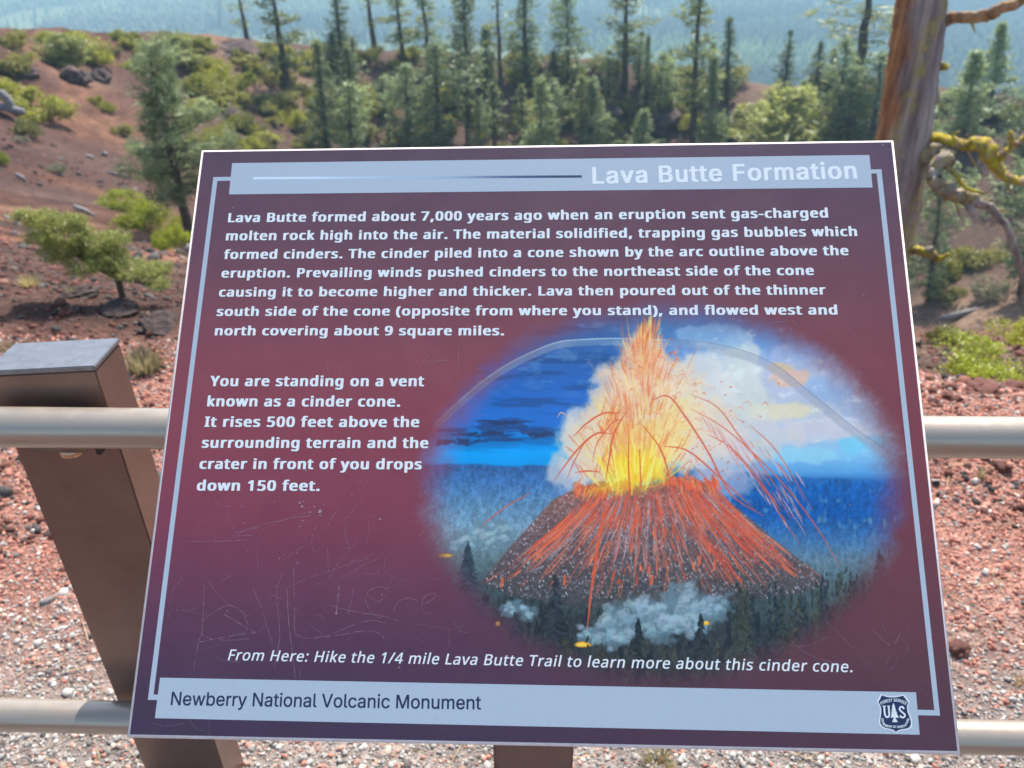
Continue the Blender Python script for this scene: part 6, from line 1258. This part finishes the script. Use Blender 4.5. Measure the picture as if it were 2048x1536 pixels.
def put_shrub(kind, px, py, wpx, hpx, label, group, name="manzanita_bush", cat="bush"):
    p = ground(px, py); s = depth_of(p) / FPX; wpx *= 1.22; hpx *= 1.12
    me = SHRUB[kind][int(CT.integers(3))]
    o = bpy.data.objects.new(name, me); COL.objects.link(o); o.location = p - [0, 0, .06 * hpx * s]
    o.scale = (wpx * s, wpx * s * CT.uniform(.8, 1.1), hpx * s * 1.75); o.rotation_euler.z = CT.uniform(0, 6.28)
    return tag(o, label, cat, group)
G1 = "bushes on the left crater slope"
for a in (("olive", 22, 92, 70, 46, "yellow-olive bush at the top left corner on the skyline"), ("olive", 22, 138, 86, 48, "olive bush just under the top left corner bush"),
          ("green", 92, 84, 46, 26, "low rounded bush second from the left on the skyline"), ("green", 150, 108, 110, 52, "wide yellow-green bush behind the small wind-shaped pine"), ("green", 192, 128, 70, 40, "yellow-green bush right of the small wind-shaped pine"),
          ("green", 30, 200, 120, 52, "upper end of the long green bush above the grey log"), ("green", 82, 240, 110, 58, "lower end of the long green bush right of the grey log"), ("olive", 50, 272, 62, 38, "round olive bush alone below the grey log"),
          ("bright", 0, 330, 36, 34, "bright green bush cut by the left edge"), ("green", 192, 206, 30, 20, "tiny bush on the red slope left of the leaning pine's crown"), ("green", 216, 222, 40, 22, "small bush next to the tiny one on the red slope"),
          ("olive", 246, 268, 38, 24, "little olive bush against the leaning pine's left side"), ("bright", 252, 420, 92, 50, "uppermost of the three bright lime bushes below the leaning pine"), ("bright", 305, 460, 112, 70, "middle and biggest of the three bright lime bushes below the leaning pine"),
          ("bright", 348, 502, 84, 66, "lowest of the three bright lime bushes, touching the sign's edge"), ("sage", 38, 284, 30, 16, "small pale sage clump under the round olive bush"), ("sage", 106, 344, 46, 20, "pale sage clump on the bare red slope at left"),
          ("green", 258, 92, 50, 24, "skyline bush left of the leaning pine's tip"), ("olive", 335, 100, 60, 30, "skyline bush behind the leaning pine's tip")):
    put_shrub(*a, G1)
G2 = "bushes on the far crater wall"
for a in (("green", 425, 150, 84, 42, "wide yellow-green bush under the dark rim outcrop"), ("green", 462, 172, 80, 48, "bush at the right end of the thicket under the dark outcrop"), ("green", 398, 182, 76, 42, "bush at the left end of the thicket under the dark outcrop"),
          ("olive", 455, 214, 96, 50, "dark olive bush in the middle of the left wall thicket"), ("green", 402, 226, 60, 36, "yellow bush right of the leaning pine's middle"), ("green", 522, 108, 44, 26, "small bush right of the dark rim outcrop"),
          ("green", 556, 118, 66, 42, "bush behind the leaning tall pine's trunk"), ("green", 600, 130, 60, 40, "yellow-green bush right of the leaning tall pine's trunk"), ("olive", 552, 160, 70, 34, "olive bush at the middle of the leaning tall pine's trunk"),
          ("olive", 560, 202, 80, 34, "flat olive bush at the foot of the leaning tall pine"), ("green", 592, 250, 58, 44, "bright bush between the footpath and the slender fir"), ("green", 428, 290, 90, 40, "bush just above the sign's top left corner"),
          ("olive", 494, 262, 70, 44, "dark bush in the hollow left of the footpath"), ("green", 520, 292, 80, 32, "low bush above the sign left of the footpath"), ("green", 645, 100, 44, 26, "bush at the tip of the slender fir on the rim"),
          ("green", 728, 205, 56, 40, "yellow bush right of the short black-trunked pine"), ("green", 768, 226, 60, 34, "wide yellow bush left of the fluffy firs"), ("olive", 700, 270, 80, 40, "low brownish bush right of the slender fir's foot"),
          ("green", 780, 100, 60, 22, "flat rim bush left of the light green pine")):
    put_shrub(*a, G2)
G3 = "bushes near the right edge"
for a in (("bright", 1972, 756, 190, 76, "big bright green bush behind the red rocks at the right"), ("green", 2050, 690, 120, 62, "green bush at the right edge above the big bright one"), ("olive", 1895, 690, 84, 40, "dull olive bush beside the sign's right edge"),
          ("sage", 1975, 590, 92, 52, "pale grey-green bush on the brown slope at right"), ("olive", 1890, 600, 70, 46, "olive bush beneath the lowest mossy stub"), ("green", 1905, 540, 96, 60, "green bush under the broken grey branch"), ("olive", 1962, 520, 90, 50, "dark olive bush behind the hanging grey branch")):
    put_shrub(*a, G3)
g = np.random.default_rng(33); spots = []
while len(spots) < 170:
    px, py = g.uniform(610, 2040), g.uniform(100, 318)
    if py < 112 + max(px - 900, 0) * .075 or px > 1750 and py > 260: continue
    if any(abs(px - a) < 14 and abs(py - b_) < 9 for a, b_ in spots): continue
    spots.append((px, py))
for px, py in spots:
    k = "olive" if g.uniform() < .5 else "green"; w = g.uniform(26, 74)
    put_shrub(k, px, py, w, w * g.uniform(.45, .7), "olive or yellow-green manzanita bush among the trees on the far crater wall", "manzanita bushes among the far trees")
g2 = np.random.default_rng(34)
for i in range(46):
    px, py = g2.uniform(380, 610), g2.uniform(110, 310); w = g2.uniform(24, 58)
    put_shrub("olive" if g2.uniform() < .6 else "green", px, py, w, w * .55, "small low bush scattered over the left part of the far crater wall", "small bushes left of the far trees")

g3 = np.random.default_rng(35)
for i in range(16):
    px, py = g3.uniform(215, 430), g3.uniform(76, 138); w = g3.uniform(26, 56)
    put_shrub("olive" if g3.uniform() < .5 else "green", px, py, w, w * .5, "small bush in the loose row along the upper left crater rim", "bushes along the upper left rim")

# grass tufts
def tuft(px, py, wpx, hpx, label, n=240, col=m_straw, name="grass_tuft", cat="grass"):
    p = ground(px, py); s = depth_of(p) / FPX; g = np.random.default_rng(int(px + py))
    a = g.uniform(0, 6.28, n); r0 = np.sqrt(g.uniform(0, 1, n)) * wpx * .25; b0 = np.stack([np.cos(a) * r0, np.sin(a) * r0, np.full(n, -3.0)], 1)
    out = g.uniform(.1, .6, n) * wpx * .5; L = g.uniform(.4, 1.05, n) * hpx
    tip = b0 + np.stack([np.cos(a + g.normal(size=n) * .5) * out, np.sin(a + g.normal(size=n) * .5) * out, L], 1); mid = (b0 + tip) / 2 + np.stack([np.zeros(n), np.zeros(n), L * .12], 1)
    e = np.stack([-np.sin(a), np.cos(a), np.zeros(n)], 1) * max(wpx * .012, .7)
    V = np.stack([b0 - e, b0 + e, mid + e * .8, mid - e * .8, tip], 1) * s
    k = np.arange(n)[:, None] * 5
    T = np.repeat(g.uniform(.7, 1.25, n), 5)
    return tag(mesh_obj(name, V.reshape(-1, 3), [np.concatenate([k, k + 1, k + 2, k + 3], 1), np.concatenate([k + 3, k + 2, k + 4], 1)], col, None, T, loc=p), label, cat, "dry grass tufts")
tuft(292, 742, 110, 54, "large dry straw-coloured grass clump right of the metal post's top")
tuft(62, 572, 60, 26, "pale grass tuft on the cinder slope at the far left")
tuft(146, 588, 34, 20, "small grass tuft left of the dwarf pine's shadow")
tuft(1318, 1532, 95, 34, "orange-tan dry grass clump below the middle of the sign", 160)
tuft(1962, 956, 26, 40, "thin straw sprig in the red cinders right of the sign under the upper pipe", 26)
tuft(2036, 1370, 40, 46, "straw sprig in the gravel above the lower pipe at the right edge", 24)
tuft(20, 700, 60, 22, "flattened straw tuft behind the metal post at the left edge", 120)

# ------------------------------------------------------------------ rocks
def rock_mesh(seed, mat, sub=4, rough=.75):
    bm = bmesh.new(); bmesh.ops.create_icosphere(bm, subdivisions=sub, radius=.5)
    V = np.array([v.co[:] for v in bm.verts]); F = np.array([[v.index for v in f.verts] for f in bm.faces]); bm.free()
    k = 1 + rough * (fbm(V[:, 0] * 3 + seed, V[:, 1] * 3 + V[:, 2] * 4.1, seed, 4) - .5) * 2 + .25 * (vnoise(V[:, 2] * 9 + seed, V[:, 0] * 9 - V[:, 1] * 7, seed + 5) - .5)
    o = mesh_obj("rock", V * k[:, None], F, mat, None, None, False); me = o.data; bpy.data.objects.remove(o); return me
m_rockd = plain_mat("dark_lava_rock", (0.085, 0.056, 0.050), 0.95, 0, 0.55, 3, 1.0, 0.12); m_rockr = plain_mat("red_cinder_rock", (0.20, 0.085, 0.065), 0.95, 0, 0.4, 22, 0.8, 0.012); m_rockp = plain_mat("pale_rock", (0.55, 0.52, 0.47), 0.9, 0, 0.2, 9, 0.5, 0.03)
RK = {"d": [rock_mesh(i, m_rockd) for i in range(4)], "r": [rock_mesh(10 + i, m_rockr) for i in range(4)], "p": [rock_mesh(20 + i, m_rockp) for i in range(2)]}
def put_rock(kind, px, py, wpx, hpx, label, group=None, name="rock"):
    p = ground(px, py); s = depth_of(p) / FPX
    o = bpy.data.objects.new(name, RK[kind][int(CT.integers(len(RK[kind])))]); COL.objects.link(o); o.location = p + [0, 0, hpx * s * (.25 if kind != 'd' else .12)]
    o.scale = (wpx * s * 1.05, wpx * s * .8, hpx * s * 1.15); o.rotation_euler = (CT.uniform(-.2, .2), CT.uniform(-.2, .2), CT.uniform(0, 6.28))
    return tag(o, label, "rock", group)
GR = "lava rocks around the crater"
for a in (("d", 478, 108, 80, 26, "long dark lava outcrop on the rim below the pale thin pine"), ("d", 335, 88, 44, 20, "dark rock on the skyline behind the leaning pine's tip"), ("d", 150, 162, 60, 34, "dark overhanging rock under the small wind-shaped pine"),
          ("d", 205, 158, 42, 28, "grey rock right of the overhanging dark one"), ("d", 55, 148, 50, 18, "flat dark rock ledge on the left red slope"), ("d", 380, 172, 34, 22, "small dark rock beside the leaning pine's crown"),
          ("d", 1085, 138, 50, 20, "dark rim rock left of the narrow dark pine"), ("d", 1160, 150, 46, 18, "dark rim rock right of the spreading pine"), ("d", 905, 138, 34, 26, "dark rock on the wall left of the long bare trunk"),
          ("d", 1515, 232, 60, 30, "grey-black rock outcrop left of the bushy yellow-green pine"), ("d", 1640, 272, 40, 34, "dark hollow rock above the sign near the bushy fir"), ("d", 1330, 256, 60, 40, "black rock mass left of the tallest pine's foot"),
          ("d", 1215, 245, 60, 46, "black rock mass under the broad-crowned pine"), ("d", 1110, 230, 50, 44, "black rock mass between the two short twin firs"), ("d", 770, 190, 46, 34, "dark rock on the wall under the light green pine"),
          ("d", 790, 170, 36, 24, "smaller dark rock above the one under the light green pine"), ("d", 1870, 210, 60, 28, "dark rock right behind the dead trunk"), ("d", 1985, 232, 60, 30, "dark rock ledge under the pale conical fir"),
          ("d", 470, 245, 60, 34, "dark rock in the hollow of the left wall thicket"), ("d", 150, 588, 84, 16, "left end of the low black rock ledge below the dwarf pine"), ("d", 228, 622, 96, 18, "middle of the low black rock ledge at the dwarf pine's foot"), ("d", 312, 650, 92, 22, "right end of the low black rock ledge beside the straw clump")):
    put_rock(*a, GR)
GB = "red rocks along the path edge"
for a in (("r", 1966, 782, 62, 24, "largest flat red rock on the path edge under the bright bush"), ("r", 2026, 780, 44, 22, "red rock at the right end of the path edge"), ("r", 1905, 800, 36, 16, "red rock left of the largest flat one on the path edge"), ("r", 1868, 808, 26, 14, "small red rock beside the sign's right edge above the pipe"),
          ("r", 2005, 940, 34, 22, "dark red stone under the upper pipe at the right"), ("r", 1918, 1306, 36, 24, "dark red stone beside the sign's lower right corner")):
    put_rock(*a, GB)
put_rock("p", 1275, 132, 13, 14, "small white boulder on the rim right of the broad-crowned pine")
m_log, nt, b = new_mat("weathered_wood")
tc = nt.nodes.new("ShaderNodeTexCoord"); mp = nt.nodes.new("ShaderNodeMapping"); mp.inputs["Scale"].default_value = (14, 14, 1.2); nt.links.new(tc.outputs["Object"], mp.inputs["Vector"])
n = noise_node(nt, 1.6, 6, .65, mp.outputs[0]); r = ramp_node(nt, n.outputs[0], [(.3, (.10, .09, .09)), (.55, (.26, .25, .25)), (.75, (.42, .40, .38))]); nt.links.new(r.outputs[0], b.inputs["Base Color"]); b.inputs["Roughness"].default_value = .9
bn = bump_node(nt, n.outputs[0], .6, .02); nt.links.new(bn.outputs[0], b.inputs["Normal"])
p = ground(5, 226); s = depth_of(p) / FPX
lg = thing("fallen_log", "grey log with an upturned broken end beside the long green bush at left", "log", p)
mb = MB(); mb.tube(curve_pts(np.array([(-120, 0, 26), (-60, 4, 18), (0, 0, 12), (45, -4, 2)])) * s, np.linspace(9, 7, 25) * s, 10, .08, 2); mb.build("log_trunk", m_log, lg, True)
mb = MB(); mb.tube(curve_pts(np.array([(14, 0, 4), (20, 0, 16), (17, 0, 30), (8, 2, 40)])) * s, np.linspace(10, 7.5, 25) * s, 10, .1, 3); mb.build("broken_limb", m_log, lg, True)
GW = "bleached wood scraps on the slope"
for i, (px, py, l, label) in enumerate(((230, 352, 40, "largest bleached wood scrap on the red slope left of the lime bushes"), (42, 358, 20, "small bleached scrap below the bright bush at the left edge"), (170, 426, 44, "thin pale stick above the dwarf pine"), (28, 446, 40, "tan broken stick on the slope at the far left"), (252, 356, 18, "grey chip beside the largest bleached scrap"), (180, 318, 14, "tiny pale chip higher on the red slope"), (210, 312, 12, "tiny pale chip nearest the leaning pine"), (118, 352, 16, "tiny grey chip in the middle of the red slope"))):
    p = ground(px, py); s = depth_of(p) / FPX; a = CT.uniform(-.7, .2)
    mb = MB(); mb.tube(np.array([(-.5 * l * math.cos(a), 0, 3 - .5 * l * math.sin(a)), (0, 2, 4), (.5 * l * math.cos(a), 0, 2 + .5 * l * math.sin(a))]) * s, np.array([3.2, 3.6, 2]) * s, 6, .25, i)
    tag(mb.build("wood_scrap", m_log, None, True, p), label, "wood", GW)
p = ground(1915, 640); s = depth_of(p) / FPX
mb = MB(); mb.tube(np.array([(-30, 0, 2), (10, 6, 12), (60, 8, 26)]) * s, np.array([7, 6, 4]) * s, 8, .15, 9); tag(mb.build("fallen_log", m_log, None, True, p), "grey fallen stick lying on the brown slope right of the sign", "log")

# ------------------------------------------------------------------ the dead trunk with lichen-covered branches
m_snag, nt, b = new_mat("dead_trunk_wood")
tc = nt.nodes.new("ShaderNodeTexCoord"); mp = nt.nodes.new("ShaderNodeMapping"); mp.inputs["Scale"].default_value = (9, 9, .7); nt.links.new(tc.outputs["Object"], mp.inputs["Vector"])
n = noise_node(nt, 1.5, 6, .65, mp.outputs[0])
r = ramp_node(nt, n.outputs[0], [(.28, (.06, .034, .025)), (.40, (.27, .115, .05)), (.58, (.56, .25, .10)), (.8, (.66, .38, .21))])
grain = ramp_node(nt, n.outputs[0], [(.3, (.11, .095, .10)), (.5, (.29, .26, .26)), (.72, (.54, .50, .47))])
at_ = attr_node(nt); sep = nt.nodes.new("ShaderNodeSeparateColor"); nt.links.new(at_.outputs["Color"], sep.inputs[0])
c = mix_node(nt, sep.outputs[0], r.outputs[0], grain.outputs[0])
nl = noise_node(nt, 13, 5, .7, tc.outputs["Object"]); rl = ramp_node(nt, nl.outputs[0], [(.40, (0, 0, 0)), (.56, (1, 1, 1))])
mul = nt.nodes.new("ShaderNodeMath"); mul.operation = 'MULTIPLY'; nt.links.new(rl.outputs[0], mul.inputs[0]); nt.links.new(sep.outputs[1], mul.inputs[1])
nc = noise_node(nt, 40, 4, .7, tc.outputs["Object"]); lc = ramp_node(nt, nc.outputs[0], [(.3, (.30, .22, .015)), (.7, (.62, .50, .04))])
c = mix_node(nt, mul.outputs[0], c, lc.outputs[0]); nt.links.new(c, b.inputs["Base Color"]); b.inputs["Roughness"].default_value = .92
nf_ = noise_node(nt, 55, 5, .7, tc.outputs["Object"]); bf = bump_node(nt, nf_.outputs[0], .6, .006); bn = bump_node(nt, n.outputs[0], 1.0, .05)
nt.links.new(bf.outputs[0], bn.inputs["Normal"]); nt.links.new(bn.outputs[0], b.inputs["Normal"])
SD = 6.6                                               # how far the trunk stands beyond the railing
def at_d(px, py, dy=0.0):
    d = ray(px, py); return EYE + d * ((SD + dy) / d[1])
base = at_d(1688, 760); base[2] = float(zt(base[0], base[1])) ; snag = thing("dead_tree", "bare orange-brown dead trunk with twisted lichen-covered branches behind the sign's upper right corner", "tree", base)
def snag_tube(name, pts, radii_px, grey, lich, sides=12, wob=.1, seed=0, n=6):
    P = np.array([at_d(x, y, dy) for x, y, dy in pts]); Q = curve_pts(np.concatenate([P, np.array(radii_px, float)[:, None]], 1), n)
    R = np.array([q[3] * depth_of(q[:3]) / FPX for q in Q])
    gq = np.random.default_rng(seed + 50)
    if seed != 4: Q[1:-1, :3] += gq.normal(size=(len(Q) - 2, 3)) * (R[1:-1] * .16)[:, None]; R = R * gq.uniform(.74, .98, len(R))
    mb = MB(); mb.tube(Q[:, :3] - base, R, sides, wob, seed)
    V = mb.V[0]; gv = np.random.default_rng(seed)
    if callable(grey): A = grey(V + base)
    else: A = np.full(len(V), grey)
    L = np.full(len(V), lich) if not callable(lich) else lich(V + base)
    mb.C = [np.stack([A, L, np.zeros(len(V))], 1)]
    return mb.build(name, m_snag, snag, True)
def _side(V):
    P = [project(v) for v in V]; x = np.array([q[0] for q in P]); y = np.array([q[1] for q in P]); mid = 1826 - y * .142
    return .86 * smoothstep(-12, 14, x - mid + 8 * np.sin(y * .05))
snag_tube("trunk", [(1695, 800, 0), (1720, 640, 0), (1772, 440, 0), (1803, 280, 0), (1822, 140, 0), (1841, 0, 0), (1858, -140, 0), (1872, -300, 0)], [62, 58, 54, 50, 49, 48, 46, 42], _side, lambda V: .55 * _side(V) * (vnoise(V[:, 2] * 3, V[:, 0] * 9, 3) > .55), 22, .06, 4, 10)
snag_tube("branch", [(1872, 44, 0), (1915, 37, -.1), (1960, 36, -.2), (2000, 18, -.25), (2060, -4, -.3), (2120, -10, -.3)], [15, 12, 12, 13, 12, 10], .25, .25, 10, .12, 5)
snag_tube("branch", [(1868, 130, 0), (1886, 132, -.06), (1893, 138, -.1)], [9, 9, 4], .3, 1.3, 8, .2, 6)
snag_tube("branch", [(1838, 278, 0), (1880, 276, -.15), (1925, 292, -.25), (1960, 290, -.3), (1985, 318, -.35), (1998, 345, -.35), (2030, 362, -.4), (2070, 372, -.4)], [12, 9, 11, 17, 15, 12, 10, 8], .45, 1.5, 10, .22, 7)
snag_tube("branch", [(1994, 330, -.35), (2012, 305, -.38), (2035, 288, -.4), (2060, 272, -.4)], [10, 8, 8, 7], .5, 1.5, 9, .2, 8)
snag_tube("branch", [(2024, 292, -.39), (2020, 272, -.4), (2022, 262, -.4)], [6, 6, 3], .5, 1.5, 8, .2, 9)
snag_tube("branch", [(1812, 322, 0), (1850, 318, -.15), (1890, 308, -.25), (1868, 335, -.3), (1872, 368, -.35), (1900, 388, -.35), (1930, 398, -.35), (1962, 408, -.35)], [26, 22, 18, 17, 17, 17, 15, 13], .9, .5, 10, .2, 10)
snag_tube("branch", [(1945, 402, -.35), (1985, 418, -.4), (2012, 452, -.45), (2034, 510, -.5), (2046, 560, -.5), (2050, 610, -.5)], [12, 8, 7.5, 7, 6, 4], .8, .05, 9, .05, 11)
snag_tube("branch", [(1893, 330, -.3), (1912, 350, -.35), (1935, 378, -.4), (1975, 386, -.45)], [6, 5, 4, 2], .6, 1.2, 7, .15, 12)
snag_tube("branch", [(1925, 395, -.35), (1940, 420, -.4), (1950, 445, -.4)], [9, 7, 2], .9, .1, 7, .15, 13)
snag_tube("branch", [(1790, 505, 0), (1822, 502, -.1), (1856, 510, -.2), (1876, 520, -.25), (1898, 508, -.3)], [12, 11, 11, 7, 3], .5, 1.5, 9, .2, 14)
snag_tube("branch", [(1850, 508, -.2), (1858, 500, -.22), (1866, 498, -.22)], [8, 8, 5], .95, .1, 8, .1, 15)
snag_tube("branch", [(1832, 345, -.02), (1822, 365, -.1), (1812, 352, -.15)], [14, 10, 4], .6, 1.4, 8, .2, 16)

for i, pts in enumerate(([(1930, 292, -.25), (1944, 318, -.3), (1952, 334, -.32)], [(1968, 300, -.3), (1990, 296, -.33), (2004, 288, -.34)], [(2012, 357, -.4), (2022, 384, -.42), (2036, 396, -.42)], [(1900, 288, -.2), (1908, 268, -.2), (1922, 262, -.22)], [(1962, 408, -.35), (1980, 398, -.36), (1996, 402, -.36)], [(1905, 388, -.35), (1916, 418, -.36), (1922, 438, -.36)], [(1990, 425, -.4), (2004, 420, -.4), (2018, 428, -.4)], [(1934, 40, -.15), (1946, 52, -.2), (1950, 66, -.2)])):
    snag_tube("twig", pts, [3.2, 2.4, 1.2], .6, .8, 6, .2, 30 + i, 4)

# ------------------------------------------------------------------ the forest on the plain: one far wood
g = np.random.default_rng(91); n = 90000
rr = np.sqrt(g.uniform(110.0 ** 2, 2600.0 ** 2, n) * g.uniform(.12, 1, n)); aa = np.radians(g.uniform(-52, 52, n)); x, y = rr * np.sin(aa), rr * np.cos(aa)
dc = np.hypot(x - CX, y - CY); dens = fbm(x * .004, y * .0022, 61, 4)
k = (dc > RIM + 45) & (g.uniform(size=n) > smoothstep(.54, .68, dens) * .93); x, y, rr = x[k], y[k], rr[k]; n = len(x)
h = g.uniform(9, 21, n) * np.where(g.uniform(size=n) < .25, .6, 1); r = h * g.uniform(.13, .2, n); z = zt(x, y)
S = 5; ph = np.linspace(0, 2 * math.pi, S, endpoint=False)
def cones(z0, z1, rad):
    a = ph[None] + g.uniform(0, 6, n)[:, None]
    ringv = np.stack([x[:, None] + np.cos(a) * rad[:, None] * g.uniform(.7, 1.25, (n, S)), y[:, None] + np.sin(a) * rad[:, None] * g.uniform(.7, 1.25, (n, S)), np.repeat(z0[:, None], S, 1)], 2)
    tip = np.stack([x, y, z1], 1)[:, None, :]
    V = np.concatenate([ringv, tip], 1); i = np.arange(n)[:, None] * (S + 1)
    F = np.concatenate([np.concatenate([i + j, i + (j + 1) % S, i + S], 1) for j in range(S)])
    return V.reshape(-1, 3), F
V1, F1 = cones(z + h * .08, z + h * .72, r); V2, F2 = cones(z + h * .45, z + h, r * .66)
tone = np.repeat((g.uniform(.7, 1.35, n) * (.40 + .95 * smoothstep(.40, .60, fbm(x * .0011 + 5, y * .0042, 63, 3))))[:, None] * np.array([[1, 1, 1]]) + (g.uniform(size=(n, 1)) < .2) * np.array([[.35, .25, 0]]), S + 1, 0)  # tree tones carry the same painted cloud-shadow bands as the ground below
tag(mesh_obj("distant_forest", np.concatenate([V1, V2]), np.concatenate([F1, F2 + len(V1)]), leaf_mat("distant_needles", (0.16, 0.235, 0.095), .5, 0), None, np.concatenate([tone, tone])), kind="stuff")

# ------------------------------------------------------------------ the hazy air
HZ = 0.00056
m_haze = bpy.data.materials.new("hazy_air"); m_haze.use_nodes = True; nt = m_haze.node_tree
nt.nodes.remove(nt.nodes["Principled BSDF"]); pv = nt.nodes.new("ShaderNodeVolumePrincipled")
pv.inputs["Color"].default_value = (0.51, 0.82, 1.0, 1); pv.inputs["Density"].default_value = HZ; pv.inputs["Anisotropy"].default_value = 0.0
nt.links.new(pv.outputs[0], nt.nodes["Material Output"].inputs["Volume"])
mb = MB(); mb.box((-9600, -9600, float(GV[:, 2].min()) - 1.0), (9600, 9600, 26.0))
tag(mb.build("haze", m_haze), kind="stuff")
